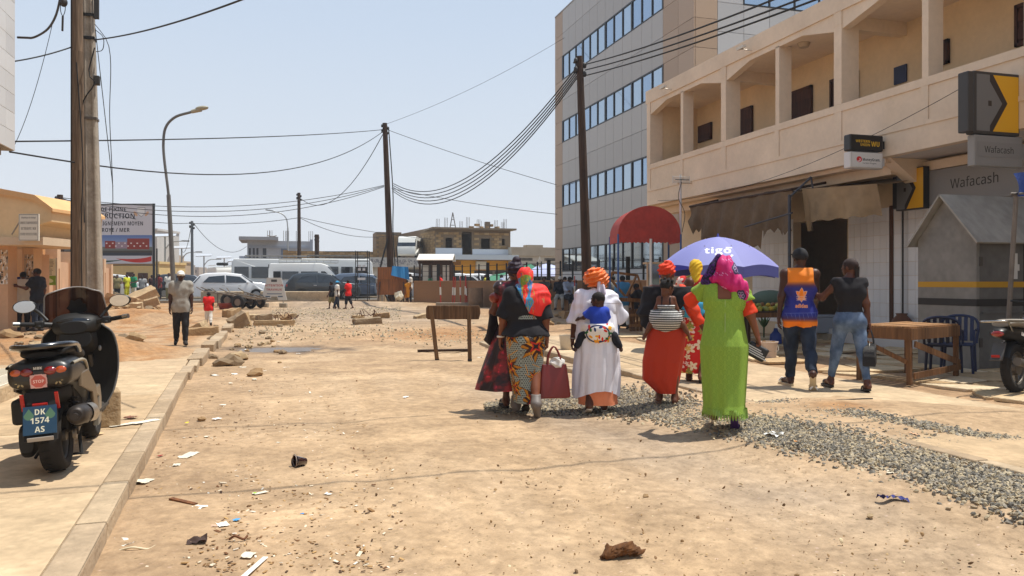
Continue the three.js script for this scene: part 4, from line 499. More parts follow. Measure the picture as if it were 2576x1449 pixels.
// ---- woman in a black lace blouse and a printed skirt
{
  const R = person({ label: 'woman in black lace blouse and star printed skirt, red scarf over her head', pos: gr(1322, 1046), ry: facing(1322, .05), H: 1.62, fat: 1.1, shw: .95, hips: 1.14, skin: SK.a, armL: [-.05, .34, .3, .12], armR: [-.08, .24, .08, .06], handR: 'grip', legL: [.2, .02, .08, 0], legR: [-.16, .02, .45, .75], head: [.06, .05], cell: .0142 });
  garment(R, { n: 'blouse', m: FB.black, b: ['torso', 'shou', ['upL', 1.05, .03], ['upR', 1.05, .03]], d: .022, y0: .9, flare: [1.06, .32], wr: .005, pad: .06, hemN: .01 });
  skirt(R, 'belt', FB.wax, [[1.135, .172, .148, 0, 0], [1.09, .178, .152, 0, 0]], { amp: .01, N: 4 });
  skirt(R, 'skirt', FB.wax, [[1.0, .19, .16, 0, -.01], [.86, .225, .2, 0, -.03], [.6, .2, .17, 0, -.02], [.32, .15, .15, 0, -.03], [.16, .125, .15, 0, -.05]], { amp: .07, k: 7, circ: 1.1, seed: 3 });
  for (const k of ['L', 'R']) garment(R, { n: 'ankle_boot', m: M(0x6d6560, .6), b: ['ft' + k, ['shn' + k, 1]], d: .014, y1: R.J['an' + k].y + .1, wr: 0, cell: .011, cut: (x, y, z) => R.J['an' + k].y - .2 - y });
  const hf = ell([0, .145, -.012], .098, .112, .118), dr = [cap(R.loc(0, .06, -.07), R.loc(.02, -.1, -.1), .07, .05), cap(R.loc(-.02, -.06, -.08), R.loc(-.15, -.1, -.03), .06, .05), cap(R.loc(-.16, -.08, -.05), R.loc(-.1, -.2, -.12), .075, .055), cap(R.loc(-.19, -.16, -.06), R.loc(-.2, -.28, -.08), .04, .015), cap(R.loc(.04, -.05, -.07), R.loc(.12, -.08, -.04), .05, .035)], du = union(dr, .06);
  const [a, b] = headBox(R, [-.34, -.36, -.3], [.28, .34, .2]);
  blob(R, 'headscarf', FB.redScarf, (x, y, z) => { const q = R.hd(x, y, z), h = Math.max(hf(q.x, q.y, q.z), q.z - .05); let d = smin(h, du(x, y, z), .05); return d + .006 * Math.sin(x * 70 + y * 40 + 7 * n3(x * 8, y * 8, z * 8, 2)) + .006 * bump3(x, y, z, 8); }, a, b, .0085, [R.J.head.x - .26, R.J.head.x + .16, R.J.head.y - .24, R.J.head.y + .26]);
  garment(R, { n: 'scarf_end', m: FB.redScarf, b: ['torso', 'shou', ['upR', .4]], d: .036, y0: 1.1, wr: .008, k: .05, pad: .03, cell: .011, box: [-.26, .16, R.J.head.y - .3, R.J.head.y + .26], cut: (x, y, z) => Math.max(1.17 + Math.max(0, x + .03) * 1.7 + .05 * Math.sin(x * 9) - y, x - .13) });
  part('bracelet', [new THREE.TorusGeometry(.036, .011, 6, 14).rotateX(PI / 2)].map(g => clean(g).translate(R.J.wrL.x, R.J.wrL.y + .015, R.J.wrL.z)), M(0xe3ded6, .4), R.g);
  // handbag held in the right hand
  const p = wpos(R, R.J.paR), bag = thing('handbag', 'dark red leather handbag with two handles held by the woman in black', 'handbag', [p.x + .06, p.y - .56, p.z + .05], R.g.rotation.y + .15);
  const red = M(0x76120d, .45, { clearcoat: .3, clearcoatRoughness: .4 });
  part('bag_body', skin([[0, .17, .065], [.02, .185, .075], [.2, .165, .06], [.37, .14, .035]].map(([y, rx, rz]) => Array.from({ length: 28 }, (_, i) => { const a = -i / 28 * 2 * PI, c = Math.cos(a), s = Math.sin(a); return V(rx * Math.sign(c) * Math.abs(c) ** .35, y, rz * Math.sign(s) * Math.abs(s) ** .35); }))), red, bag);
  for (const z of [.03, -.03]) part('handle', tube([[-.075, .36, z], [-.06, .48, z * .8], [0, .57, z * .3], [.06, .48, z * .8], [.075, .36, z]], .009, 24), red, bag);
  part('white_packet', rock(.07, 5, .8, 1).translate(-.05, .39, 0), M(0xd9d5cf, .6), bag);
}
// ---- companion in burgundy
{
  const R = person({ label: 'woman in flared burgundy robe and dark head wrap, beside the woman in black', pos: gr(1296, 1034), ry: facing(1290, .15), H: 1.68, fat: 1.02, skin: SK.c, armL: [.1, .3, .35, .05], armR: [.2, .1, .4], legL: [.15, .02, .1, 0], legR: [-.1, .02, .3, .5], head: [.25, 0] });
  garment(R, { n: 'bodice', m: FB.burg, b: ['torso', 'shou'], d: .02, y0: .9, wr: .005 });
  skirt(R, 'robe', FB.burg, [[1.02, .18, .15, 0, 0], [.85, .23, .2, .04, -.02], [.55, .27, .24, .1, -.03], [.27, .31, .28, .16, -.03]], { amp: .08, k: 6, seed: 9, circ: 1.6 });
  for (const [y, d, mm] of [[.02, .05, FB.burg], [-.1, .04, FB.burg]]) blob(R, 'puffed_sleeve', fab(y > 0 ? 0x2b1616 : 0x7e2416, .3, { ...cr, bumpScale: .04 }), (s => (x, q, z) => s(x, q, z) + .012 * bump3(x * 2, q * 2, z * 2, 4))(ell([R.J.shL.x + .02 - y * .35, R.J.shL.y + y, R.J.shL.z], .075, .07, .075)), [R.J.shL.x - .16, R.J.shL.y - .25, -.16], [R.J.shL.x + .22, R.J.shL.y + .16, .16], .009);
  blob(R, 'shawl', fab(0x1b0f12, .85, cr), (u => (x, y, z) => u(x, y, z) + .01 * Math.sin(x * 60 + z * 30))(union([cap(V(R.J.elL.x, R.J.elL.y + .03, R.J.elL.z), V(R.J.elL.x + .05, R.J.elL.y - .32, R.J.elL.z - .02), .03, .055), cap(V(R.J.elL.x - .02, R.J.elL.y, R.J.elL.z), V(R.J.elL.x - .02, R.J.elL.y - .3, R.J.elL.z), .03, .05)], .04)), [R.J.elL.x - .2, R.J.elL.y - .45, -.25], [R.J.elL.x + .2, R.J.elL.y + .12, .35], .01);
  turban(R, fab(0x2a1c2c, .7, cr), .1, .105, .118, .16, .016, 'head_wrap', [0, .27, -.05]); sole(R, 'L', soleM); sole(R, 'R', soleM);
}
// ---- woman in white with a baby tied on her back
{
  const R = person({ label: 'woman in white robe and shiny orange turban carrying a baby on her back', pos: gr(1500, 1036), ry: facing(1500, .06), H: 1.58, fat: 1.18, skin: SK.b, armL: [.1, .3, .12, .12], armR: [.45, .42, .9, .1], legL: [-.12, .02, .3, .35], legR: [.06, .02, .05, 0], head: [.08, .12], cell: .0142 });
  garment(R, { n: 'robe_sleeves', m: FB.white, b: ['torso', 'shou', ['upL', 1.15, .03], ['upR', 1.2, .03], ['foR', .3, .02]], d: .022, y0: .8, wr: .012, pad: .08, cell: .013, uvs: .4 });
  skirt(R, 'robe', FB.white, [[1.2, .215, .17, 0, -.01], [1.0, .235, .21, 0, -.02], [.7, .25, .235, 0, -.03], [.45, .27, .25, .01, -.02], [.22, .265, .25, .02, -.02]], { amp: .085, k: 13, circ: .5, seed: 21, hem: th => .05 * Math.sin(th * 2 + 1) });
  skirt(R, 'underskirt', FB.peach, [[.6, .2, .18, 0, 0], [.3, .235, .215, -.01, -.01], [.1, .225, .2, -.02, -.01]], { amp: .04, k: 5, seed: 4 });
  turban(R, FB.orangeSilk, .142, .14, .145, .165, .03, 'turban');
  blob(R, 'turban_knot', fab(0xcfc7d6, .6, cr), (e => (x, y, z) => e(x, y, z) + .01 * Math.sin(x * 90))(union([cap(R.loc(-.04, .1, -.13), R.loc(-.07, -.02, -.12), .02, .035), cap(R.loc(-.02, .1, -.13), R.loc(-.01, .0, -.13), .015, .025)], .03)), ...headBox(R, [-.2, -.12, -.26], [.1, .2, 0]), .008);
  for (const k of ['L', 'R']) { sole(R, k, M(0xcfc4b4, .8)); }
  part('bracelet', [clean(new THREE.TorusGeometry(.033, .005, 6, 14)).rotateX(PI / 2).translate(R.J.wrL.x, R.J.wrL.y + .012, R.J.wrL.z)], metal(0xb9b2a6, .3, .9), R.g);
  // sling around the baby
  garment(R, { n: 'baby_sling', m: FB.flower, b: ['torso', ell([-.01, .96, -.2], .16, .16, .16)], d: .045, k: .07, y0: .8, y1: 1.03, wr: .009, pad: .25, cell: .012, box: [-.27, .27, .78, 1.06], cut: (x, y, z) => y - 1.03 + Math.max(0, z + .05) * .6 });
  const bp = wpos(R, V(-.01, .9, -.25));
  const Bb = person({ name: 'baby', cat: 'baby', label: 'baby in a blue shirt tied to the back of the woman in white', pos: bp, ry: R.g.rotation.y, H: .72, headS: .8, sit: .05, skin: SK.d, fat: 1.2, armL: [.5, .8, .9, .5], armR: [.6, .2, .8], legL: [.9, .95, .9, 0, .5], legR: [.9, .95, .9, 0, .5], head: [1.05, .1], cell: .011 });
  garment(Bb, { n: 'shirt', m: FB.blue, b: ['torso', 'shou', ['upL', .8, .02], ['upR', .8, .02]], d: .016, wr: .004 }); garment(Bb, { n: 'trousers', m: FB.navy, b: ['thL', 'thR', ['shnL', .9], ['shnR', .9]], d: .014 }); hair(Bb, hairM, .004, .09);
}
// ---- woman with an orange turban, black shawl and a girl on her back
{
  const R = person({ label: 'woman in orange turban, black shawl and rust skirt with a girl on her back', pos: gr(1678, 1016), ry: facing(1670, -.08), H: 1.6, skin: SK.c, fat: 1.0, armL: [0, .18, .25, .05], armR: [-.15, .5, .25, .5], legL: [.15, .02, .25, .1], legR: [-.02, .02, .02, 0], head: [-.15, .05], cell: .0142 });
  garment(R, { n: 'shawl', m: FB.black, b: ['torso', 'shou', ['upL', 1.1, .05], ['upR', .7, .02], ['foL', .6, .03]], d: .04, y0: .78, y1: 1.36, wr: .01, k: .05, pad: .05, cut: (x, y, z) => (x < -.06 ? (.95 + (-x - .06) * 1.5) - y : -1) });
  garment(R, { n: 'sleeve', m: FB.orange, b: [['upR', 1.1, .01], ['foR', .75, .02]], d: .022, wr: .006, cell: .011 });
  skirt(R, 'skirt', FB.rust, [[1.0, .19, .16, 0, 0], [.85, .22, .2, 0, -.02], [.5, .235, .2, .05, -.02], [.28, .215, .18, .07, 0], [.13, .11, .11, .0, -.02]], { amp: .09, k: 6, seed: 31 });
  turban(R, FB.orange, .1, .1, .118, .175, .02, 'turban', [-.02, .25, -.04]); sole(R, 'L', M(0x6e5444, .8)); sole(R, 'R', M(0x6e5444, .8));
  garment(R, { n: 'baby_sling', m: FB.bw, b: ['torso', ell([0, 1.0, -.2], .18, .15, .16)], d: .04, k: .07, y0: .84, y1: 1.1, wr: .004, pad: .25, cell: .012, cut: (x, y, z) => Math.max(y - 1.1 + Math.max(0, z + .05) * .5, .84 + Math.abs(x) * .3 - y) });
  const bp = wpos(R, V(-.01, .95, -.24));
  const Bb = person({ name: 'baby', cat: 'baby', label: 'baby girl with hair tufts in a black and white striped sling', pos: bp, ry: R.g.rotation.y, H: .74, headS: .82, sit: .05, skin: SK.c, fat: 1.12, armL: [.05, .35, .15, .3], armR: [.05, .35, .15, .3], legL: [.9, .9, .9, 0, .5], legR: [.9, .9, .9, 0, .5], head: [-.8, .15], cell: .011 });
  garment(Bb, { n: 'dress', m: FB.bw, b: ['torso'], d: .014, y1: Bb.J.shL.y - .07, wr: .002 }); part('strap', [.045, -.045].map(x => tube([[x, Bb.J.shL.y - .08, -.058], [x, Bb.J.shL.y + .01, -.048], [x, Bb.J.shL.y + .02, 0]], .007, 8)), FB.navy, Bb.g); hair(Bb, hairM, .008, .09);
  part('hair_tuft', [0, 1, 2, 3, 4, 5].map(i => SP(.018, 0, 0, 0, [1, 1.2, 1], 8).applyMatrix4(new THREE.Matrix4().makeTranslation(...Bb.loc(-.075 + (i % 3) * .07, .225 - Math.abs(i % 3 - 1) * .02, -.06 + (i / 3 | 0) * .07).toArray()))), hairM, Bb.g);
}
// ---- woman with a yellow scarf, red floral dress
{
  const R = person({ label: 'woman in a red floral dress and yellow headscarf walking beyond the woman in green', pos: gr(1750, 966), ry: facing(1750, -.1), H: 1.66, skin: SK.c, fat: 1.05, armL: [.2, .2, .5], armR: [0, .15, .2], legL: [.12, .02, .1, 0], legR: [-.1, .02, .3, .4], head: [.1, .05] });
  garment(R, { n: 'blouse', m: FB.redFl, b: ['torso', 'shou', ['upL', 1, .03], ['upR', 1, .03]], d: .025, y0: .9, wr: .005 });
  skirt(R, 'dress', FB.redFl, [[1.05, .2, .17, 0, 0], [.85, .23, .2, 0, 0], [.5, .26, .22, .02, 0], [.16, .22, .19, .02, 0]], { amp: .08, k: 7, seed: 41, circ: 1.3 });
  const hf = union([ell([0, .15, -.012], .095, .108, .115), cap(V(0, .08, -.06), V(.0, -.05, -.09), .075, .06)], .04);
  blob(R, 'headscarf', FB.yellow, (x, y, z) => { const q = R.hd(x, y, z), d = hf(q.x, q.y, q.z); return Math.max(d, q.z - .05) + .004 * Math.sin(q.y * 100 + q.x * 80 + 6 * n3(x * 9, y * 9, z * 9, 3)); }, ...headBox(R, [-.2, -.18, -.24], [.2, .34, .16]), .008);
  garment(R, { n: 'baby_sling', m: FB.sky, b: ['torso', ell([.04, 1.06, -.2], .16, .16, .16)], d: .04, k: .07, y0: .92, y1: 1.2, wr: .01, pad: .25, cell: .014 }); sole(R, 'L', soleM); sole(R, 'R', soleM);
  const Bb = person({ name: 'baby', cat: 'baby', label: 'baby with a shaved head in a blue sling behind the yellow headscarf', pos: wpos(R, V(.06, 1.0, -.25)), ry: R.g.rotation.y, H: .68, headS: .76, sit: .05, skin: SK.b, fat: 1.15, legL: [.9, .9, .9, 0, .5], legR: [.9, .9, .9, 0, .5], head: [.9, .1], cell: .012 });
  garment(Bb, { n: 'shirt', m: FB.sky, b: ['torso', 'shou', ['upL', .7], ['upR', .7]], d: .014 });
}
// ---- woman in the lime dress
{
  const R = person({ label: 'woman in a long lime green lace dress with a bright pink scarf over her head', pos: gr(1822, 1082), ry: facing(1815, .02), H: 1.575, fat: 1.1, hips: 1.1, skin: SK.a, armL: [.75, .75, 1.35, -.35], armR: [-.1, .34, .22, .3], handR: 'grip', legL: [.16, .02, .05, 0], legR: [-.03, .0, .2, .75], shw: .92, head: [.05, .05], cell: .0142 });
  skirt(R, 'dress', FB.lace, [[1.27, .17, .13, 0, -.012], [1.17, .184, .142, 0, -.01], [1.07, .185, .14, 0, -.008], [.93, .208, .17, 0, -.025], [.82, .228, .19, 0, -.03], [.5, .21, .195, 0, -.02], [.26, .195, .205, 0, -.035], [.19, .2, .215, .0, -.045]], { amp: .045, k: 7, seed: 51, circ: 1.15, N: 40 });
  skirt(R, 'fringe', FB.limePlain, [[.23, .198, .21, 0, -.04], [.155, .206, .225, 0, -.045]], { amp: .06, k: 46, top: 1, N: 5, n: 190, hem: th => .03 * Math.sin(th * 46) });
  garment(R, { n: 'shoulder_straps', m: FB.lace, b: ['torso', 'shou'], d: .02, y0: 1.16, y1: 1.42, wr: .002, cut: (x, y, z) => Math.max(Math.abs(x) - .2, (z < 0 ? .062 : .03) - Math.abs(x) - (y < 1.27 ? 1 : 0)) });
  for (const k of ['L', 'R']) { garment(R, { n: 'puffed_sleeve', m: FB.lace, b: [['up' + k, .55, .015]], d: .026, wr: .01, cell: .012, y1: 9 }); const a = R.J['sh' + k].clone().lerp(R.J['el' + k], .5), b = R.J['sh' + k].clone().lerp(R.J['el' + k], 1.0), c2 = cap(a, b, .055, .075), e = b.clone().sub(a).normalize(); blob(R, 'sleeve_ruffle', FB.orange, (x, y, z) => Math.max(c2(x, y, z) + .012 * bump3(x * 1.6, y * 1.6, z * 1.6, 5), (x - b.x) * e.x + (y - b.y) * e.y + (z - b.z) * e.z - .015), [Math.min(a.x, b.x) - .14, Math.min(a.y, b.y) - .14, Math.min(a.z, b.z) - .14], [Math.max(a.x, b.x) + .14, Math.max(a.y, b.y) + .14, Math.max(a.z, b.z) + .14], .01); }
  part('zip', tube([[-.005, 1.26, -.146], [-.004, 1.13, -.15], [-.003, .96, -.185]], .004, 10), M(0x9db568, .4), R.g);
  const f0 = union([ell([0, .15, -.02], .105, .115, .125), cap(V(-.01, .12, -.09), V(-.05, -.04, -.11), .085, .085), cap(V(-.06, .05, -.1), V(-.15, -.1, -.1), .08, .075), cap(V(-.15, -.06, -.11), V(-.235, -.24, -.08), .06, .022), cap(V(.03, .02, -.1), V(.13, .0, -.06), .06, .05), cap(V(-.1, -.06, -.12), V(-.16, -.2, -.13), .05, .03)], .05);
  blob(R, 'headscarf', FB.pink, (x, y, z) => { const q = R.hd(x, y, z); let d = f0(q.x, q.y, q.z); d = Math.max(d, q.z - .07); return d + .008 * Math.sin(q.x * 75 + q.y * 18 + 6 * n3(x * 7, y * 5, z * 7, 2)) + .008 * bump3(x, y, z, 9); }, ...headBox(R, [-.36, -.34, -.28], [.26, .34, .16]), .0085, [R.J.head.x - .27, R.J.head.x + .17, R.J.head.y - .28, R.J.head.y + .28]);
  blob(R, 'scarf_border', fab(0x5a2580, .8, { map: rep(tex(64, (u, v, x, y) => h2(x >> 2, y >> 2, 4) > .55 ? [40, 18, 70] : [190, 150, 205]), 6), ...cr }), (e => (x, y, z) => { const q = R.hd(x, y, z); return e(q.x, q.y, q.z) + .01 * bump3(x * 2, y * 2, z * 2, 3); })(union([cap(V(.06, .24, -.06), V(.12, .14, -.07), .03, .035), cap(V(.12, .14, -.07), V(.2, -.02, -.06), .038, .045), cap(V(.19, 0, -.06), V(.15, -.06, -.07), .04, .03)], .03)), ...headBox(R, [-.05, -.16, -.24], [.36, .36, .1]), .009);
  for (const k of ['L', 'R']) sole(R, k, M(k === 'R' ? 0x4a2a6a : 0x8d6e58, .7));
  const p = wpos(R, R.J.paR), cl2 = thing('purse', 'black and white striped purse held by the woman in green', 'purse', [p.x, p.y - .1, p.z], R.g.rotation.y);
  part('purse_body', RB(.2, .14, .05, .03, .03, .03, 0, 0, 0, .5), M(0x1b1a1c, .5), cl2); for (let i = 0; i < 4; i++) part('stripe', RB(.19, .012, .054, .004, .03 + i * .014, -.01 + i * .03, 0, 0, 0, .5), M(0xc9c6c2, .5), cl2);
}
// ---- young man in the orange and blue vest
{
  const R = person({ label: 'young man in orange and blue sleeveless vest, jeans and dark cap', pos: onY(2012, 974, .142), ry: facing(2010, .12), H: 1.78, fat: .92, waist: .9, skin: SK.d, armL: [-.12, .16, .2, .1], armR: [.3, .1, .5], legL: [.2, .02, .1, 0, undefined, .5], legR: [-.3, .02, .45, .95], head: [.45, .0], cell: .0142 });
  garment(R, { n: 'vest', m: FB.jersey, b: ['torso', 'shou', ['thL', .45], ['thR', .45]], d: .026, y0: .78, y1: 1.545, wr: .009, hemN: .012, box: [-.23, .23, .77, 1.52], cut: (x, y, z) => Math.abs(x) - .158 - (y < 1.36 ? (1.36 - y) * .5 : 0) });
  garment(R, { n: 'jeans', m: FB.darkDenim, b: ['torso', ['thL', 1.1], ['thR', 1.1], ['shnL', .95, .006], ['shnR', .95, .006]], d: .022, y1: .98, wr: .012, k: .02 });
  const cf = ell([0, .15, -.012], .09, .1, .108), br = ell([0, .168, .12], .07, .01, .075);
  blob(R, 'cap', M(0x17171b, .85), (x, y, z) => { const q = R.hd(x, y, z); return Math.min(Math.max(cf(q.x, q.y, q.z), .125 - q.y - Math.max(0, -q.z) * .2), br(q.x, q.y, q.z)); }, ...headBox(R, [-.25, .0, -.25], [.25, .3, .25]), .008); hair(R, hairM, .006, .07);
  for (const k of ['L', 'R']) { sole(R, k, M(0xb9a98c, .8), .028); const t = R.J['toe' + k], an = R.J['an' + k]; part('sandal_strap', [tube([an.clone().add(V(-.045, .0, .02)), an.clone().add(V(0, .02, .055)), an.clone().add(V(.045, 0, .02)), an.clone().add(V(0, .0, -.045))], .011, 18, 6, true), tube([t.clone().add(V(-.045, -.01, -.05)), t.clone().add(V(0, .035, -.05)), t.clone().add(V(.045, -.01, -.05))], .012, 10)], M(0xe6e2da, .6), R.g); }
}
// ---- young woman in jeans
{
  const R = person({ label: 'young woman in black top and skinny jeans touching the man in the vest', pos: onY(2138, 981, .142), ry: facing(2138, .32), H: 1.66, fat: .92, shw: .86, hips: 1.16, waist: .86, skin: SK.b, armL: [.5, .62, 1.7, .75], handL: 'flat', armR: [-.1, .16, .1, .12], handR: 'grip', legL: [.28, .1, .05, 0, .1], legR: [-.2, .07, .12, .2, .05], head: [.75, -.02], cell: .0142 });
  garment(R, { n: 'top', m: FB.black, b: ['torso', 'shou', ['upL', .22], ['upR', .22]], d: .012, y0: .98, y1: 1.42, wr: .004 });
  garment(R, { n: 'jeans', m: FB.denim, b: ['torso', ['thL', 1.1], ['thR', 1.1], ['shnL', .86], ['shnR', .86]], d: .01, y1: 1.0, wr: .004, k: .02 });
  hair(R, M(0x2a1712, .8), .008, .06); part('braids', Array.from({ length: 7 }, (_, i) => tube([R.loc(-.05 + i * .016, .13, -.1), R.loc(-.045 + i * .012, .02, -.1), R.loc(-.05 + i * .01, -.14, -.1), R.loc(-.06 + i * .014, -.34 - (i % 3) * .05, -.105)], .009, 16)), M(0x1a100d, .8), R.g); part('braid_ends', [tube([R.loc(-.06, -.2, -.115), R.loc(-.07, -.38, -.12), R.loc(-.03, -.45, -.12)], .012, 10), SP(.03, ...R.loc(-.055, -.42, -.12).toArray(), [1, 1.3, .6], 8)], M(0xb3200f, .6), R.g);
  for (const k of ['L', 'R']) sole(R, k, M(0x1d1714, .6));
  const p = wpos(R, R.J.paR), bag = thing('handbag', 'black woven bowling handbag carried by the young woman in jeans', 'handbag', [p.x, p.y - .42, p.z], R.g.rotation.y + 1.2), bk = M(0x141214, .4), s = new THREE.Shape(); s.moveTo(-.19, 0); s.lineTo(.19, 0); s.bezierCurveTo(.2, .12, .15, .22, .08, .24); s.lineTo(-.08, .24); s.bezierCurveTo(-.15, .22, -.2, .12, -.19, 0);
  part('bag_body', EX(s, .12, .015, 2).translate(0, 0, -.06), M(0x1a181a, .5, { bumpMap: weaveT, bumpScale: .01, tri: 6 }), bag); for (const z of [.05, -.05]) part('handle', tube([[-.08, .23, z], [-.06, .34, z * .7], [0, .43, z * .2], [.06, .34, z * .7], [.08, .23, z]], .009, 20), bk, bag); part('zip', tube([[-.18, .1, 0], [-.1, .252, 0], [.1, .252, 0], [.18, .1, 0]], .006, 16), metal(0x8d8880), bag);
}
stage('near people');
// ------------------------------------------------------------------ two-wheelers
const tyreM = M(0x262321, .92, { map: stainT, bumpMap: roughT, bumpScale: .004, tri: 3 }), blackP = M(0x141312, .42, { clearcoat: .35, clearcoatRoughness: .3, map: stainT, tri: .6 }), blackMatt = M(0x1a1918, .8), chrome = M(0xb9b6b0, .22, { metalness: .95 }), dustyM = M(0x4a4038, .85);
const wheel = (par, x, y, z, r, w, spokes = 5) => { const t = part('tyre', lathe([[r * .66, -w * .36], [r * .8, -w * .5], [r * .93, -w * .46], [r, -w * .2], [r * 1.005, 0], [r, w * .2], [r * .93, w * .46], [r * .8, w * .5], [r * .66, w * .36]], 40).rotateX(PI / 2).translate(x, y, z), tyreM, par); part('tread', Array.from({ length: 26 }, (_, i) => { const a = i / 26 * 2 * PI; return B(.006, .006, w * .7, x + Math.cos(a) * r * 1.0, y + Math.sin(a) * r * 1.0, z, 0, .5, a); }), M(0x15130f, .95), t); const rim = part('rim', [lathe([[r * .7, -w * .33], [r * .62, -w * .3], [r * .6, 0], [r * .62, w * .3], [r * .7, w * .33]], 32).rotateX(PI / 2).translate(x, y, z), CY(r * .16, r * .16, w * .9, x, y, z, PI / 2), ...Array.from({ length: spokes }, (_, i) => { const a = i / spokes * 2 * PI; return beam([x, y, z], [x + Math.cos(a) * r * .64, y + Math.sin(a) * r * .64, z], .03, .02, V(0, 0, 1)); })], metal(0x6a645c, .5, .6), t); return t; };
const coil = (p, q, R0, n, r) => { p = toV(p); q = toV(q); const pts = []; for (let i = 0; i <= n * 10; i++) { const t = i / (n * 10), a = t * n * 2 * PI; pts.push(p.clone().lerp(q, t).add(V(Math.cos(a) * R0, 0, Math.sin(a) * R0))); } return tube(pts, r, n * 12, 5); };
{
  const rear = onY(78, 1187, .122).add(V(.18, 0, 0)), front = onY(214, 1100, .122).add(V(.05, 0, 0)), hd = front.clone().sub(rear);
  const s = thing('scooter', 'black scooter with tall windscreen parked on the left pavement', 'scooter', rear, Math.atan2(-hd.z, hd.x)); s.rotation.x = 0; s.rotation.order = 'YXZ'; s.rotation.x = -R(4);
  wheel(s, 0, .255, 0, .255, .15, 3).name = 'rear_wheel'; wheel(s, 1.32, .235, 0, .235, .13, 3).name = 'front_wheel';
  part('tail_fairing', loftX([[-.37, .735, 0, .03, .15, 3], [-.36, .735, 0, .085, .185, 3.2], [-.31, .74, 0, .105, .2, 3.2], [-.1, .735, 0, .12, .215, 3], [.15, .69, 0, .15, .2, 2.6], [.42, .6, 0, .18, .165, 2.4], [.66, .5, 0, .14, .12, 2.4], [.72, .47, 0, .06, .05, 2]], 32), blackP, s);
  part('side_trim', [1, -1].map(k => tube([[-.3, .8, k * .2], [-.05, .8, k * .222], [.2, .73, k * .2], [.42, .58, k * .17]], .012, 20)), M(0x9a917f, .5), s);
  part('side_panel', [1, -1].map(k => EX([[-.12, .62], [.3, .52], [.34, .36], [.5, .33], [.44, .55], [.2, .7], [-.1, .7]], .012, .006).translate(0, 0, k > 0 ? .195 : -.212)), M(0x6a5a45, .4, { metalness: .3 }), s);
  part('seat', loftX([[-.22, .868, 0, .02, .1, 2.5], [-.18, .878, 0, .04, .145, 2.6], [.05, .885, 0, .05, .165, 2.6], [.25, .865, 0, .055, .165, 2.6], [.36, .83, 0, .05, .155, 2.6], [.6, .8, 0, .05, .125, 2.5], [.72, .76, 0, .03, .08, 2.3], [.75, .74, 0, .01, .03, 2]], 28), M(0x171514, .6), s);
  part('grab_rail', [tube([[.12, .86, .17], [-.05, .915, .185], [-.28, .935, .16], [-.37, .935, .06], [-.37, .935, -.06], [-.28, .935, -.16], [-.05, .915, -.185], [.12, .86, -.17]], .022, 40, 8), loftX([[-.36, .93, 0, .012, .1], [-.25, .935, 0, .016, .14], [-.1, .92, 0, .012, .15]], 16)], M(0x141210, .25, { clearcoat: 1, clearcoatRoughness: .15 }), s);
  for (const [z, c] of [[.135, 0xb5480c], [-.135, 0xb5480c], [.07, 0x7a0d0a], [-.07, 0x7a0d0a]]) part(Math.abs(z) > .1 ? 'indicator' : 'tail_light', SP(.038, -.372 + Math.abs(z) * .16, .765, z, [.7, .8, 1.1], 16), M(c, .15, { clearcoat: 1 }), s);
  const quadB = (w, h) => clean(new THREE.PlaneGeometry(w, h)).rotateY(-PI / 2);
  part('lettering', quadB(.075, .028).translate(-.381, .79, 0), M(0xffffff, .4, { map: canvasTex(256, 96, (g, w, h) => { g.fillStyle = '#1a1715'; g.fillRect(0, 0, w, h); g.fillStyle = '#d8d2c6'; g.font = 'bold 84px sans-serif'; g.textAlign = 'center'; g.fillText('MBK', 128, 78, 240); }) }), s);
  part('stop_sticker', EX(Array.from({ length: 8 }, (_, i) => [.057 * Math.cos(i * PI / 4 + PI / 8), .052 * Math.sin(i * PI / 4 + PI / 8)]), .003).rotateY(-PI / 2).translate(-.376, .7, 0), M(0xd8a79c, .5), s);
  part('stop_print', quadB(.1, .09).translate(-.3805, .7, 0), M(0xffffff, .5, { map: canvasTex(256, 230, (g, w, h) => { g.fillStyle = '#d5a49a'; g.fillRect(0, 0, w, h); g.fillStyle = '#c25a4c'; g.beginPath(); for (let i = 0; i < 8; i++) g.lineTo(128 + 122 * Math.cos(i * PI / 4 + PI / 8), 115 + 112 * Math.sin(i * PI / 4 + PI / 8)); g.fill(); g.fillStyle = '#e9c9be'; g.font = 'bold 74px sans-serif'; g.textAlign = 'center'; g.fillText('STOP', 128, 142, 190); }) }), s);
  for (const z of [.115, -.115]) part('emblem', [0, 1, 2, 3, 4, 5].map(i => SP(.016, -.363, .695 + .017 * Math.sin(i * 1.05), z + .02 * Math.cos(i * 1.05), [.2, .45, 1], 8, -i * 1.05)), M(0xa08f66, .4), s);
  part('under_tail', [loftX([[-.33, .6, 0, .04, .1, 3], [-.2, .6, 0, .07, .15, 3], [.1, .56, 0, .1, .13, 3], [.4, .42, 0, .12, .12, 3]], 20), beam([-.33, .62, 0], [-.43, .3, 0], .2, .025, V(1, .3, 0))], blackMatt, s);
  for (const z of [.105, -.105]) part('reflector', B(.012, .12, .022, -.385, .56, z, 0, 0, .3), M(0xa5120f, .3), s);
  part('reflector', B(.012, .03, .09, -.388, .535, 0, 0, 0, .3), M(0xa5120f, .3), s);
  const plT = canvasTex(320, 300, (g, w, h) => { g.fillStyle = '#1a3c55'; g.fillRect(0, 0, w, h); g.fillStyle = '#4e7056'; for (const x of [54, 262]) { g.beginPath(); g.arc(x, 92, 50, 0, PI); g.fill(); g.beginPath(); g.moveTo(x - 50, 92); g.lineTo(x, 20); g.lineTo(x + 50, 92); g.fill(); } g.fillStyle = '#d9d4bb'; g.font = 'bold 86px sans-serif'; g.textAlign = 'center'; g.fillText('DK', 160, 92, 110); g.fillText('1574', 160, 184, 200); g.fillText('AS', 160, 280, 100); });
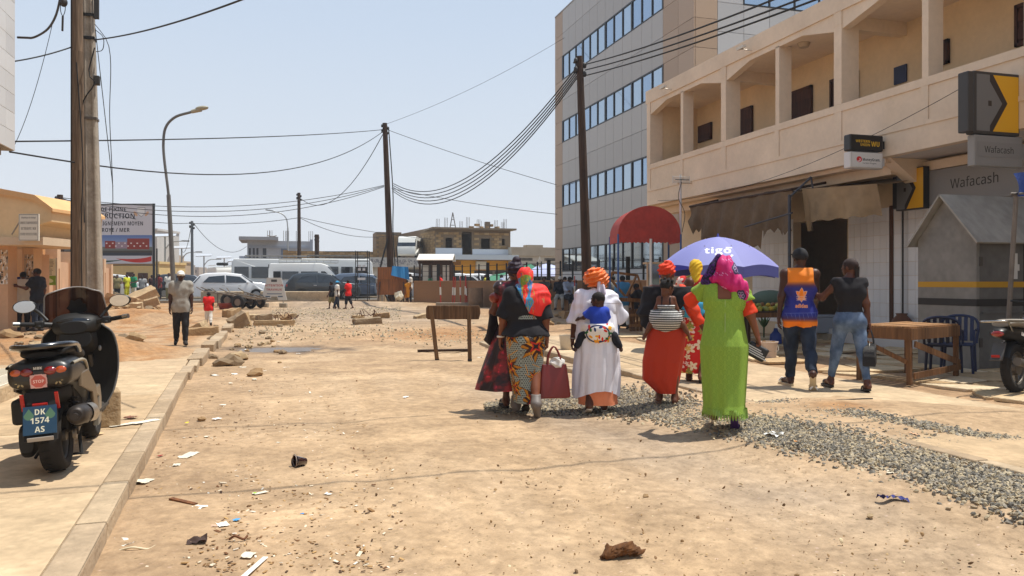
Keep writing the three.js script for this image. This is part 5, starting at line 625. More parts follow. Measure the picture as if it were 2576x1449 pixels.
  const pl = part('number_plate', [B(.008, .215, .225, 0, 0, 0)], M(0x1f4866, .5), s); pl.position.set(-.425, .44, 0); pl.rotation.z = -.28; pl.scale.setScalar(.9); part('plate_print', quadB(.22, .21).translate(-.0055, 0, 0), M(0xffffff, .45, { map: plT }), pl);
  part('mud_flap', RB(.01, .03, .16, .004, -.45, .315, 0, 0, 0, .3), M(0xa39a90, .5), s);
  part('engine', [RB(.3, .16, .16, .04, .16, .34, .02), RB(.2, .12, .12, .03, .3, .42, 0)], M(0x2b2826, .7, { metalness: .3 }), s);
  part('transmission_case', [loftX([[-.16, .26, -.155, .08, .045, 3], [-.12, .26, -.155, .12, .055, 3], [.15, .29, -.155, .115, .06, 3], [.42, .32, -.15, .1, .055, 3], [.48, .33, -.15, .05, .03, 3]], 20)], M(0x201e1c, .65), s);
  part('air_filter', RB(.3, .18, .1, .03, -.02, .47, -.185), M(0x1c1b1a, .7), s);
  part('muffler', [loftX([[-.33, .43, .2, .04, .04], [-.32, .43, .2, .06, .06], [-.26, .425, .2, .072, .072], [.02, .4, .195, .072, .072], [.14, .37, .19, .04, .04], [.3, .3, .15, .022, .022]], 20), CY(.02, .02, .05, -.345, .43, .2, 0, 0, PI / 2)], M(0x3d3733, .5, { metalness: .5 }), s);
  part('heat_shield', skin([-.1, 0, .12].map(x => Array.from({ length: 10 }, (_, i) => { const a = -.9 + i / 9 * 2.0; return V(x, .41 - (x + .1) * .12 + Math.sin(a) * .082, .196 + Math.cos(a) * .082); })), false), M(0xa59c8e, .35, { metalness: .8, side: THREE.DoubleSide }), s);
  for (const z of [.135, -.12]) { const sh = part('shock_absorber', [rod([.02, .25, z], [-.06, .62, z], .014), coil([.012, .3, z], [-.045, .55, z], .032, 7, .007)], M(0x23201e, .5, { metalness: .4 }), s); }
  part('swing_arm', [beam([0, .255, .12], [.4, .33, .1], .03, .06), CY(.04, .04, .02, 0, .255, .125, PI / 2)], M(0x8d8478, .5, { metalness: .6 }), s);
  part('side_stand', rod([.42, .24, -.1], [.5, .02, -.26], .012), blackMatt, s); part('centre_stand', [rod([.28, .25, .1], [.2, .06, .12], .014), rod([.28, .25, -.1], [.2, .06, -.12], .014), rod([.2, .07, .12], [.2, .07, -.12], .01)], blackMatt, s);
  part('floor_board', [RB(.5, .08, .36, .03, .82, .3, 0), RB(.52, .03, .02, .008, .82, .32, .19), RB(.52, .03, .02, .008, .82, .32, -.19)], M(0x3a342d, .7), s);
  part('foot_peg_trim', [EX([[.5, .52], [.72, .52], [.74, .42], [.66, .24], [.56, .22], [.66, .44], [.5, .49]], .03, .008).translate(0, 0, .16)], M(0x8d8271, .35, { metalness: .6 }), s);
  // leg shield and nose
  const LS = [[.3, .17, 1.04], [.42, .24, 1.08], [.6, .285, 1.12], [.8, .29, 1.13], [.93, .26, 1.12], [1.0, .19, 1.1]];
  part('leg_shield', skin([...LS.map(([y, w, x]) => [-1, -.75, -.4, 0, .4, .75, 1].map(k => V(x + .1 * (1 - k * k) - .05, y + .02 * (1 - k * k), w * k))), ...LS.slice().reverse().map(([y, w, x]) => [-1, -.75, -.4, 0, .4, .75, 1].map(k => V(x + .03 + .24 * (1 - k * k) * (y < .9 ? 1 : .6), y, w * k * .98)))], false), M(0x151413, .75, { side: THREE.DoubleSide, bumpMap: creaseT, bumpScale: .01 }), s);
  part('shield_edge', [1, -1].map(k => tube(LS.map(([y, w, x]) => V(x - .03, y, w * k)), .011, 24)), M(0x6f6c68, .35, { metalness: .5 }), s);
  part('ignition_lock', [CY(.02, .02, .02, 1.1, .83, .12, 0, 0, PI / 2), SP(.018, 1.08, .8, .16, [.5, 1.4, .8], 8)], M(0x8d8a86, .4, { metalness: .5 }), s);
  part('front_mudguard', skin(Array.from({ length: 9 }, (_, i) => { const a = -.2 + i / 8 * 2.6; return [-1, -.6, 0, .6, 1].map(k => V(1.32 + Math.cos(a) * (.27 - .05 * k * k), .235 + Math.sin(a) * (.27 - .05 * k * k), k * .085)); }), false), M(0x171615, .4, { side: THREE.DoubleSide }), s);
  part('fork', [rod([1.32, .235, .09], [1.14, .75, .07], .02), rod([1.32, .235, -.09], [1.14, .75, -.07], .02)], metal(0x55504a), s);
  part('handlebar_cowl', [loftX([[.92, 1.0, 0, .05, .1, 2.4], [.96, 1.01, 0, .085, .17, 2.6], [1.06, 1.02, 0, .1, .19, 2.6], [1.16, 1.02, 0, .09, .15, 2.4], [1.2, 1.02, 0, .03, .06, 2]], 24), loftX([[.94, .9, 0, .07, .12, 3], [1.02, .88, 0, .12, .16, 3], [1.12, .88, 0, .1, .14, 3]], 20)], M(0x181716, .6), s);
  part('instrument_glass', SP(.1, .955, 1.045, 0, [.35, .34, 1.35], 20, 0, 0, -.7), M(0x0e0d0d, .12, { clearcoat: 1 }), s);
  for (const k of [1, -1]) {
    part('handlebar', rod([1.02, 1.02, .1 * k], [.93, 1.05, .27 * k], .022, .022, 10), M(0x242221, .5), s); part('switch_box', [RB(.07, .06, .07, .015, .945, 1.045, .25 * k), SP(.012, .91, 1.03, .25 * k, [1, .7, 1.4], 8)], M(0x191817, .6), s);
    part('grip', rod([.935, 1.047, .28 * k], [.885, 1.06, .39 * k], .019, .019, 12), M(0x141313, .8), s); part('bar_end', rod([.887, 1.06, .385 * k], [.868, 1.065, .43 * k], .021, .02, 12), chrome, s); part('brake_lever', tube([[.98, 1.04, .25 * k], [.99, 1.045, .32 * k], [.95, 1.05, .41 * k]], .007, 12), M(0x1d1b1a, .4), s);
    const st = part('mirror_stem', tube([[.98, 1.07, .2 * k], [1.0, 1.13, .25 * k], [.99, 1.18, .3 * k]], .014, 14), M(0x171615, .5), s); const mi = part('mirror', SP(.088, 0, 0, 0, [.28, .62, 1.0], 22), M(0x131212, .4), s); mi.position.set(.985, 1.2, .36 * k); mi.rotation.y = -.12 * k; part('mirror_glass', CY(.078, .078, .004, -.024, 0, 0, 0, 0, PI / 2, 28).scale(1, .62, 1), M(0xd5d8dc, .02, { metalness: 1 }), mi);
  }
  const wsp = t => [1.1 - .1 * t, 1.02 + .32 * t, .255 - .045 * t]; const WS = Array.from({ length: 9 }, (_, i) => { const t = i / 8, [x, y, w] = wsp(t), ww = w * (t > .8 ? Math.sqrt(Math.max(.05, 1 - ((t - .8) / .2) ** 2 * .55)) : 1); return Array.from({ length: 13 }, (_, j) => { const k = -1 + j / 6; return V(x + .1 * (1 - k * k), y - (t > .75 ? .03 * k * k * (t - .75) * 4 : 0), ww * k); }); });
  part('windscreen', skin(WS, false), M(0x54433e, .1, { transmission: .75, thickness: 0, side: THREE.DoubleSide, ior: 1.4 }), s); part('windscreen_edge', tube([...WS.map(r => r[0]), ...WS[8].slice(1, 12), ...WS.slice().reverse().map(r => r[12])], .006, 60, 5), M(0x8f8a86, .3), s);
  part('screen_emblem', EX(Array.from({ length: 18 }, (_, i) => { const a = i / 18 * 2 * PI, r = .075 + .012 * Math.sin(i * 2.3); return [r * .95 * Math.cos(a), r * Math.sin(a)]; }), .002).rotateY(-PI / 2).rotateZ(.28).translate(1.128, 1.16, 0), M(0x120f0e, .8), s);
  single('stone_block', 'rough concrete block behind the parked scooter', 'block', RB(.42, .36, .3, .03), conc(0xb59b78), onY(240, 1072, .12).add(V(0, .17, 0)), .25);
}
{ // motorcycle cut by the right edge
  const p = onY(2556, 988, .16), s = thing('motorcycle', 'dusty black motorcycle with a chrome rear rack parked before the grey kiosk', 'motorcycle', p, .35); s.rotation.order = 'YXZ'; s.rotation.x = -.06;
  wheel(s, 0, .3, 0, .3, .11, 5).name = 'rear_wheel'; wheel(s, 1.3, .3, 0, .3, .09, 5).name = 'front_wheel';
  part('brake_hub', CY(.09, .09, .1, 0, .3, 0, PI / 2), metal(0x77716a), s); part('rear_mudguard', skin(Array.from({ length: 9 }, (_, i) => { const a = .5 + i / 8 * 2.2; return [-1, 0, 1].map(k => V(Math.cos(a) * (.36 - .03 * k * k), .3 + Math.sin(a) * (.36 - .03 * k * k), k * .07)); }), false), M(0x1c1a19, .5, { side: THREE.DoubleSide }), s);
  part('tail_cowl', loftX([[-.42, .74, 0, .03, .06], [-.38, .74, 0, .06, .1], [-.1, .72, 0, .09, .13], [.25, .66, 0, .11, .13], [.4, .6, 0, .08, .1]], 20), M(0x1a1817, .4), s); part('tail_light', SP(.06, -.41, .73, 0, [.5, .6, 1.2], 14), M(0x8e1410, .2, { clearcoat: 1 }), s);
  part('seat', loftX([[-.3, .84, 0, .03, .1], [-.2, .85, 0, .05, .14], [.2, .83, 0, .06, .14], [.5, .82, 0, .05, .11], [.62, .84, 0, .02, .05]], 20), M(0x8d857a, .7), s); part('rack', [tube([[.2, .86, .15], [-.2, .87, .16], [-.5, .88, .14], [-.56, .88, 0], [-.5, .88, -.14], [-.2, .87, -.16], [.2, .86, -.15]], .014, 30), rod([-.3, .875, .15], [-.3, .875, -.15], .01), rod([-.4, .88, .12], [-.25, .75, .1], .012)], chrome, s);
  part('plate_bracket', beam([-.36, .62, 0], [-.5, .42, 0], .14, .012, V(1, .5, 0)), M(0x4a4642, .5), s); part('reflector', B(.012, .03, .09, -.5, .47, 0), M(0xa5120f, .3), s);
  part('tank', loftX([[.5, .82, 0, .03, .05], [.56, .86, 0, .09, .12], [.8, .9, 0, .12, .15], [.98, .88, 0, .08, .1], [1.03, .86, 0, .02, .03]], 20), M(0x121212, .2, { clearcoat: 1 }), s); part('engine', [RB(.34, .3, .26, .05, .6, .4, 0), CY(.07, .07, .24, .7, .55, 0, 0, 0, -.4)], metal(0x5a5651, .6), s); part('exhaust', [rod([.6, .35, .14], [.1, .32, .16], .03), rod([.1, .32, .16], [-.35, .4, .17], .05, .05, 12)], metal(0x6e6a66, .4), s);
  part('fork', [rod([1.3, .3, .07], [1.08, 1.0, .07], .02), rod([1.3, .3, -.07], [1.08, 1.0, -.07], .02)], chrome, s); part('handlebar', tube([[.95, 1.12, .36], [1.05, 1.08, .15], [1.05, 1.08, -.15], [.95, 1.12, -.36]], .014, 20), M(0x222120, .5), s); part('headlight', SP(.09, 1.16, .92, 0, [.8, 1, 1], 14), M(0xcfd2d4, .2), s);
  for (const z of [.12, -.12]) part('shock_absorber', [rod([0, .3, z], [.1, .68, z], .014), coil([.015, .36, z], [.09, .62, z], .03, 6, .006)], chrome, s); part('side_stripe', [EX([[-.1, .7], [.25, .62], [.27, .645], [-.08, .74]], .004).translate(0, 0, .134)], M(0xcfcac4, .4), s);
}
stage('scooter');
// ------------------------------------------------------------------ stalls and things along the shops
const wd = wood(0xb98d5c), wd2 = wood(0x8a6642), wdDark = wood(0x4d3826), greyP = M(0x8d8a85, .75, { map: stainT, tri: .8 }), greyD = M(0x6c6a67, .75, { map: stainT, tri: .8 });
const cloth3 = (A, Bq, C, D, nu, nv, f) => skin(Array.from({ length: nv + 1 }, (_, j) => Array.from({ length: nu + 1 }, (_, i) => { const u = i / nu, v = j / nv, p = A.clone().lerp(Bq, u).lerp(C.clone().lerp(D, u), v); return f ? f(p, u, v) : p; })), false);
{ // grey gabled kiosk
  const x0 = 10.28, z1 = -9.55, z0 = -10.7, x1 = 12.1, b = thing('kiosk', 'tall grey gabled metal kiosk with yellow and black stripes', 'kiosk', [x0, .13, z1]), P = (n, g, m, p = b) => part(n, (Array.isArray(g) ? g : [g]).map(q => q.translate(-x0, -.13, -z1)), m, p);
  const zc = (z0 + z1) / 2 - .02;
  P('gable_wall', EX([[-z1, .14], [-z1, 2.2], [-zc, 2.84], [-z0, 2.2], [-z0, .14]], .06).rotateY(PI / 2).translate(x0, 0, 0), greyP);
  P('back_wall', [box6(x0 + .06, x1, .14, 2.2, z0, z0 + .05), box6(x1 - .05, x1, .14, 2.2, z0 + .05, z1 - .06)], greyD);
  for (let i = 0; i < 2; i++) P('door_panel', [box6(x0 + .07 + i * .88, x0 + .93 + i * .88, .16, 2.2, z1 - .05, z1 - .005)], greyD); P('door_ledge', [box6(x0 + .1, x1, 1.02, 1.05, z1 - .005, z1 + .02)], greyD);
  P('roof', [beam(V((x0 + x1) / 2 - .02, 2.9, zc), V((x0 + x1) / 2 - .02, 2.1, z1 + .12), x1 - x0 + .2, .03), beam(V((x0 + x1) / 2 - .02, 2.9, zc), V((x0 + x1) / 2 - .02, 2.1, z0 - .12), x1 - x0 + .2, .03)], M(0xa8a49c, .6, { map: stainT, tri: .8 }));
  P('yellow_stripe', [box6(x0 - .004, x0 + .02, 1.42, 1.51, z0 + .002, z1 - .002), box6(x0 - .004, x1, 1.42, 1.51, z1 - .004, z1 + .004)], M(0xb98a1c, .7)); P('black_stripe', [box6(x0 - .005, x0 + .02, 1.13, 1.24, z0 + .002, z1 - .002), box6(x0 - .005, x1, 1.13, 1.24, z1 - .004, z1 + .005)], M(0x2a2624, .7));
  for (const y of [.5, 1.75]) P('hinge', [box6(x0 + .05, x0 + .11, y, y + .14, z1 - .004, z1 + .014)], M(0x4a4540, .6)); P('door_seam', [box6(x0 + .935, x0 + .945, .18, 2.15, z1 - .01, z1 - .002)], M(0x3a3734, .8)); P('lock_plate', [box6(11.0, 11.08, 1.55, 1.95, z1 - .004, z1 + .012), box6(10.96, 11.12, 1.68, 1.78, z1 - .004, z1 + .01)], M(0xc9c6c0, .6));
}
{ const p0 = onY(2528, 960, .15), q = at(2556, 492, depthOf(p0)); single('metal_post', 'rusty metal post leaning before the grey kiosk', 'post', rod([0, 0, 0], q.clone().sub(p0), .032, .03, 10), M(0x7d7268, .6, { map: stainT, tri: 1 }), p0); const s = thing('blue_tarp', 'folded blue tarpaulin tied to the top of the leaning metal post', 'tarpaulin', q); part('tarp', cloth3(V(-.05, .3, 0), V(.9, .42, .1), V(-.04, -.02, .05), V(.9, .05, .2), 14, 6, (p, u, v) => p.add(V(0, 0, .05 * Math.sin(u * 19 + v * 3)))), fab(0x2f4a8f, .7, cr), s); part('rail', rod([-.1, .02, 0], [1, .06, .12], .02), M(0x6d665e, .6), s); }
{ // rough wooden market table
  const t = thing('wooden_table', 'rough wooden trestle table with a braced frame beside the kiosk', 'table', [7.95, .15, -8.4], .36), w = 1.4, d = .75, h = .74;
  for (let i = 0; i < 6; i++) part('plank', B(w - .02, .022, d / 6 - .012, w / 2, h + .011 + (i % 2) * .004, -d / 12 - i * d / 6), [wd, wood(0xc9a070)][i % 2], t);
  part('apron', [B(w, .15, .025, w / 2, h - .075, .0), B(w, .15, .025, w / 2, h - .075, -d), B(.025, .15, d, 0, h - .075, -d / 2), B(.025, .15, d, w, h - .075, -d / 2)], wd2, t);
  for (const [x, z] of [[.03, -.03], [w - .03, -.03], [.03, -d + .03], [w - .03, -d + .03]]) part('leg', B(.055, h, .055, x, h / 2, z), wd2, t);
  part('brace', [beam([.05, h - .2, .03], [w - .05, .22, .03], .02, .08), beam([.03, .12, .03], [w - .03, .16, .03], .02, .085), beam([0, .3, -.05], [0, h - .15, -d], .02, .06)], wd2, t);
}
function plasticChair(p, ry, c, label) { const s = thing('plastic_chair', label, 'chair', p, ry, 'plastic chairs by the kiosk'), m = M(c, .5); part('seat', RB(.44, .03, .42, .012, 0, .43, 0), m, s); part('backrest', [0, 1, 2, 3, 4].map(i => RB(.05, .36, .02, .008, -.16 + i * .08, .65, -.21, -.12)).concat([tube([[-.22, .44, -.2], [-.22, .78, -.24], [0, .85, -.25], [.22, .78, -.24], [.22, .44, -.2]], .02, 20)]), m, s); for (const [x, z] of [[.19, .18], [-.19, .18], [.19, -.18], [-.19, -.18]]) part('leg', rod([x * 1.1, 0, z * 1.1], [x, .43, z], .018, .024), m, s); for (const x of [.22, -.22]) part('armrest', [rod([x, .64, -.22], [x, .64, .16], .017), rod([x, .64, .16], [x, .43, .18], .016)], m, s); return s; }
plasticChair([9.35, .15, -9.25], 2.2, 0x16203f, 'dark blue plastic chair under the wooden table'); plasticChair([9.72, .15, -9.35], -.9, 0x1c294d, 'faded blue plastic chair between table and kiosk');
{ // parasol: eight canopy panels, one with lettering
  const p = at(1806, 900, 15.6); p.y = .14; const t = thing('parasol', 'blue market parasol with white lettering shading the fruit stall', 'parasol', p, 0), R0 = 1.2, top = 2.26, c0 = M(0x5f60a8, .7, { side: THREE.DoubleSide }), lt = canvasTex(512, 512, (g, w, h) => { g.fillStyle = '#8789c0'; g.fillRect(0, 0, w, h); g.fillStyle = '#eceaf0'; g.font = 'bold 104px sans-serif'; g.textAlign = 'center'; g.fillText('tigo', 256, 372, 210); g.strokeStyle = '#eceaf0'; g.lineWidth = 16; g.beginPath(); g.arc(300, 357, 66, .5, 2.2); g.stroke(); g.beginPath(); g.moveTo(312, 300); g.lineTo(356, 296); g.stroke(); });
  const cm = M(0xffffff, .7, { map: lt, side: THREE.DoubleSide }), aim = Math.atan2(-p.x, -p.z), sec = 2 * PI / 8;
  const pt = (a, r) => { const k = (a - aim) / sec, f = k - Math.floor(k), e = 1 - .09 * Math.sin(f * PI) * r; return V(Math.sin(a) * R0 * r * e, top - .12 * r - .36 * r * r + .04 * Math.sin(f * PI) * r, Math.cos(a) * R0 * r * e); };
  for (let k = 0; k < 8; k++) { const a0 = aim + (k - .5) * sec; const rows = Array.from({ length: 9 }, (_, j) => Array.from({ length: 9 }, (_, i) => { const a = a0 + i / 8 * sec, r = j / 8; const q = (i / 8); const e = 1 - .07 * Math.sin(q * PI) * r; return V(Math.sin(a) * R0 * r * e, top - .16 * r - .46 * r * r + .05 * Math.sin(q * PI) * r, Math.cos(a) * R0 * r * e); })); const g = skin(rows, false), U = g.attributes.uv, P = g.attributes.position; for (let i = 0; i < U.count; i++) { const x = P.getX(i), z = P.getZ(i), am = aim + k * sec, r = Math.hypot(x, z) / R0, s = (x * Math.cos(am) - z * Math.sin(am)); U.setXY(i, .5 + s * .75, 1 - r * 1.0); } part('canopy_panel', g, k === 0 ? cm : M([0x8587bf, 0x7f81ba][k % 2], .7, { side: THREE.DoubleSide }), t); part('valance', skin([rows[8], rows[8].map((q, i) => q.clone().add(V(0, -.2 + (k === 2 || k === 7 ? .02 * i : 0), 0)))], false), M(k === 7 ? 0x2a30a0 : 0x5c5fa4, .7, { side: THREE.DoubleSide }), t); }
  part('pole', [rod([0, 0, 0], [0, top, 0], .02), rod([0, 0, 0], [0, .4, 0], .035)], M(0x2c4fa0, .5), t); part('finial', CY(.01, .03, .07, 0, top + .03, 0), M(0x44459a, .6), t); part('rib', Array.from({ length: 8 }, (_, i) => { const a = aim + (i - .5) * sec; return rod([0, top - .45, 0], [Math.sin(a) * .65, top - .2, Math.cos(a) * .65], .006); }), metal(0x9a9a9a), t);
}
{ // red vaulted awning stall
  const p = at(1634, 850, 20); p.y = .1; const t = thing('awning_stall', 'stall with a red barrel awning on blue posts', 'stall', p, -.25), w = .8, m = M(0xb0392c, .75, { side: THREE.DoubleSide, map: stainT, bumpMap: creaseT, bumpScale: .02 });
  const arc = z => Array.from({ length: 19 }, (_, i) => { const a = PI - i / 18 * PI; return V(Math.cos(a) * w, 2.62 + Math.sin(a) * .72, z); });
  part('vault', skin([arc(.0), arc(-.6), arc(-1.3)], false), m, t); part('front_cloth', EX([...arc(0).map(q => [q.x, q.y]), [w, 2.42], ...Array.from({ length: 30 }, (_, i) => [w - (i + .5) / 30 * 2 * w, 2.42 - (i % 2) * .03]), [-w, 2.42]], .008), m, t); for (const s of [1, -1]) part('side_valance', B(.01, .22, 1.3, s * w, 2.52, -.65), m, t);
  for (const [x, z] of [[-w, 0], [w, 0], [-w, -1.3], [w, -1.3]]) part('post', rod([x, -.1, z], [x, 2.62, z], .026), M(0x2d5086, .5), t); part('white_post', rod([.03, 0, .02], [.03, 2.5, .02], .035), M(0xc9c6c2, .5), t); part('glass_cabinet', [RB(.7, .05, .5, .01, .35, 1.9, -.6), RB(.7, .9, .5, .01, .35, .5, -.6)], M(0xc2a787, .6), t); part('cabinet_pane', [box6(.02, .68, .97, 1.87, -.36, -.35)], M(0x6d746c, .08, { metalness: .4 }), t); part('cabinet_frame', [.02, .35, .68].map(x => box6(x - .02, x + .02, .95, 1.9, -.37, -.33)), M(0xc9a98a, .6), t);
}
{ const p = at(1712, 700, 20.5), t = thing('television_aerial', 'grid television aerial on a white mast beside the red awning', 'aerial', [p.x, .1, p.z]); part('mast', rod([0, 0, 0], [0, 4.2, 0], .03), M(0xcfccc6, .5), t); part('grid', [0, 1, 2, 3, 4, 5].map(i => rod([-.24, 3.98 + i * .032, .03], [.24, 3.98 + i * .032, .03], .006)).concat([rod([-.24, 3.96, .03], [-.24, 4.16, .03], .008), rod([.24, 3.96, .03], [.24, 4.16, .03], .008)]), M(0xbfbdb8, .4), t); part('dipole', [rod([-.2, 4.06, .09], [.2, 4.06, .09], .012), rod([0, 4.06, 0], [0, 4.06, .12], .012)], M(0x2a2826, .5), t); part('cable', tube([[0, 4.0, .05], [-.08, 3.6, .03], [.1, 3.2, .04], [.03, 2.7, .03]], .008, 20), M(0x1d1b1a, .7), t); }
{ // tattered awnings under the balcony
  const t = thing('sackcloth_awning', 'tattered brown sackcloth awning hanging from the balcony over the stall', 'awning', [11.2, 3.4, -20]), off = p => p.add(V(-11.2, -3.4, 20));
  const A = off(onX(1735, 520, 11.1)), Bq = off(onX(1992, 476, 11.1)), n = 40, m = M(0x77624a, .95, { map: stainT, bumpMap: creaseT, bumpScale: .03, side: THREE.DoubleSide, tri: .8 });
  part('top_sheet', cloth3(A.clone().add(V(1.5, .35, 0)), Bq.clone().add(V(1.5, .3, 0)), A, Bq, n, 8, (p, u, v) => p.add(V(0, -.1 * Math.sin(v * PI) + .05 * (vn(u * 14, v * 3, 0, 3) - .5) * 2, 0))), m, t);
  part('hanging_sheet', cloth3(A, Bq, A.clone().add(V(0, -.3, 0)), Bq.clone().add(V(0, -.3, 0)), 60, 12, (p, u, v) => { const L = .15 + (u < .14 ? .12 : u > .2 && u < .72 ? .75 : .35) + .5 * (vn(u * 22, 1, 0, 5) - .5) + .2 * (vn(u * 60, 2, 0, 6) - .5); return p.add(V(.06 * Math.sin(u * 40 + v * 4) * (.3 + v), -v * L, 0)); }), m, t);
  part('frame', [rod(A, Bq, .03), rod(Bq, Bq.clone().add(V(1.5, .3, 0)), .03), rod(A, A.clone().add(V(1.5, .35, 0)), .03)], wdDark, t);
  const t2 = thing('cream_awning', 'stained cream canvas awning above the dark shop doorway', 'awning', [11.3, 3.3, -15.5]), o2 = p => p.add(V(-11.3, -3.3, 15.5)), C = o2(onX(2018, 476, 11.3)), D = o2(onX(2206, 462, 11.5)), m2 = M(0xa48a66, .9, { map: stainT, bumpMap: creaseT, bumpScale: .02, side: THREE.DoubleSide, tri: .6 });
  part('front_sheet', cloth3(C, D, C.clone().add(V(0, -.74, 0)), D.clone().add(V(.1, -.62, 0)), 40, 10, (p, u, v) => p.add(V(.05 * Math.sin(u * 14 + v) * v + (u < .1 ? .1 * v : 0), u < .12 ? -.2 * v : .02 * Math.sin(u * 30) * v, 0))), m2, t2);
  part('top_sheet', cloth3(C.clone().add(V(1.3, .2, 0)), D.clone().add(V(1.1, .2, 0)), C, D, 16, 6, (p, u, v) => p.add(V(0, -.06 * Math.sin(v * PI), 0))), m2, t2);
  const q = onX(1986, 490, 10.9), po = thing('stall_post', 'dark steel stall post with a bent bracket under the torn awning', 'post', [q.x, .14, q.z]); part('shaft', rod([0, 0, 0], [0, q.y - .14, 0], .035), M(0x37383f, .5), po); part('bracket', [rod([0, q.y - .2, 0], [.45, q.y + .25, .15], .025), rod([.45, q.y + .25, .15], [.5, q.y - .25, .2], .022), rod([-.1, q.y - .75, -1.6], [0, q.y - .55, .1], .02)], M(0x3d3c40, .5), po);
}
{ // fruit stall
  const p = onY(1925, 850, .14); p.x = 10.3; p.z = -14.9; const t = thing('fruit_table', 'dark wooden stall table laid with fruit under the parasol', 'table', p, -.1); part('table_top', [RB(1.5, .05, .9, .01, 0, .72, 0)], wdDark, t); for (const [x, z] of [[-.68, .38], [.68, .38], [-.68, -.38], [.68, -.38]]) part('leg', B(.06, .7, .06, x, .35, z), wdDark, t); part('crate_front', [RB(1.4, .1, .03, .005, 0, .66, .46)], wd2, t); part('price_strip', B(.5, .025, .01, .35, .735, .46), M(0xd8d2c6, .6), t);
  const fg = clean(new THREE.SphereGeometry(.055, 10, 8).scale(1.25, .9, 1)), q = rng(8), cs = [0xc2a02c, 0xa8a23a, 0x8d8f3c, 0x8a5a2a, 0x7c6a35]; const wp = p.clone(); for (let i = 0; i < 54; i++) { const k = i % 9, j = (i / 9) | 0; const f = new THREE.Mesh(fg, M(j > 2 ? cs[3 + (i % 2)] : cs[i % 3], .5)); f.name = numbered('mango'); f.position.set(wp.x - .62 + k * .15 + (q() - .5) * .05, wp.y + .79 + (i % 4 === 0 ? .07 : 0), wp.z + .34 - j * .14); f.rotation.set(q() * 3, q() * 3, 0); tag(f, j > 2 ? 'brown fruit at the back of the stall table under the parasol' : 'yellow green mango at the front of the stall table under the parasol', 'fruit', j > 2 ? 'brown fruit on the stall' : 'mangoes on the stall'); scene.add(f); }
  single('net_sack', 'green net sack of produce behind the fruit table', 'sack', nets((f => (x, y, z) => f(x, y, z) + .012 * bump3(x * 2, y * 2, z * 2, 2))(ell([0, .22, 0], .5, .24, .32)), [-.6, -.05, -.4], [.6, .52, .4], .025), M(0x5c6a58, .9), [p.x + .55, .86, p.z - .75]); single('stall_bench', 'dark bench behind the fruit table carrying a net sack', 'bench', [RB(1.6, .06, .6, .01, 0, .69, 0), B(.08, .68, .5, -.7, .34, 0), B(.08, .68, .5, .7, .34, 0)], wdDark, [p.x + .5, .14, p.z - .75]);
  const bp = onY(1933, 903, .14), bk = thing('bucket', 'white plastic bucket of peelings in front of the fruit stall', 'bucket', bp); part('pail', lathe([[0, .01], [.125, .01], [.13, 0], [.16, .29], [.172, .3], [.172, .31], [.15, .305], [.12, .02]], 24), M(0xc6b3a4, .6), bk); part('peelings', [0, 1, 2, 3, 4, 5, 6].map(i => rock(.04, i + 60, .5, 0).translate(.09 * Math.cos(i * 2.1), .3, .09 * Math.sin(i * 2.1))), M(0x7d5c36, .9), bk); part('handle', tube([[-.17, .28, 0], [-.12, .16, .12], [.12, .16, .12], [.17, .28, 0]], .004, 16), metal(0x99938b), bk);
  single('water_can', 'blue plastic water can in the shade under the fruit table', 'can', lathe([[0, 0], [.12, 0], [.13, .05], [.12, .22], [.05, .3], [.04, .36], [0, .36]], 18), M(0x1d3a8a, .5), [p.x + .1, .14, p.z + .1]); const lf = thing('leafy_bunch', 'bunch of green leaves beside the man in the vest', 'plant', onY(1972, 862, .14).add(V(.3, .25, -1.2))); for (let i = 0; i < 9; i++) part('leaf', EX([[0, 0], [.05, .1], [0, .34], [-.05, .1]], .004).rotateX(-.4 - .1 * (i % 3)).rotateY(i * .7), M(0x4c6b3a, .7), lf); part('stem', rod([0, -.25, 0], [0, .05, 0], .02), M(0x4c5b32, .8), lf);
  single('washing_basin', 'grey metal basin on the tiled step by the shop door', 'basin', lathe([[0, .0], [.16, .0], [.24, .13], [.25, .13], [.24, .14], [.15, .015], [0, .015]], 24), metal(0x8f9196, .4, .7), [12.5, .43, -14.95]); single('cool_box', 'pale grey cool box beside the shop doorway', 'box', [RB(.7, .36, .45, .03, 0, .18, 0), RB(.72, .06, .47, .02, 0, .39, 0)], M(0x9aa0ab, .6), [12.35, .31, -15.75]); single('clay_pot', 'brown clay pot on the tiled step behind the table', 'pot', lathe([[0, 0], [.12, 0], [.2, .15], [.19, .28], [.1, .38], [.12, .42], [.1, .42], [.08, .38], [0, .3]], 20), M(0x6b4630, .85), [12.5, .43, -13.45]);
}
{ // blank board on two legs standing in the road
  const p = gr(1140, 908), t = thing('blank_board', 'weathered blank wooden board on two legs standing in the dirt road', 'sign board', p, -YAW), m = wood(0x7c6248, .9);
  const s = new THREE.Shape(); const w = .51, y0 = .8, y1 = 1.05; s.moveTo(-w + .03, y0); s.lineTo(w - .03, y0); s.quadraticCurveTo(w, y0 + .1, w, y0 + .12); s.lineTo(w - .01, y1 - .03); for (let i = 0; i <= 12; i++) s.lineTo(w - .03 - i / 12 * (2 * w - .06), y1 - .008 + .014 * h2(i, 4)); s.lineTo(-w, y1 - .04); s.lineTo(-w, y0 + .03);
  part('board', EX(s, .06, .008).translate(0, 0, -.06), m, t); part('leg', beam([-.42, 1.04, .03], [-.3, 0, .05], .075, .03, V(0, 0, 1)), wood(0x8a6f50), t); part('leg', beam([.3, 1.04, .03], [.32, 0, .05], .075, .03, V(0, 0, 1)), wood(0x8a6f50), t); for (const x of [-.3, .32]) part('foot', B(.08, .04, .05, x, .02, .055), M(0x2a2624, .8), t);
}
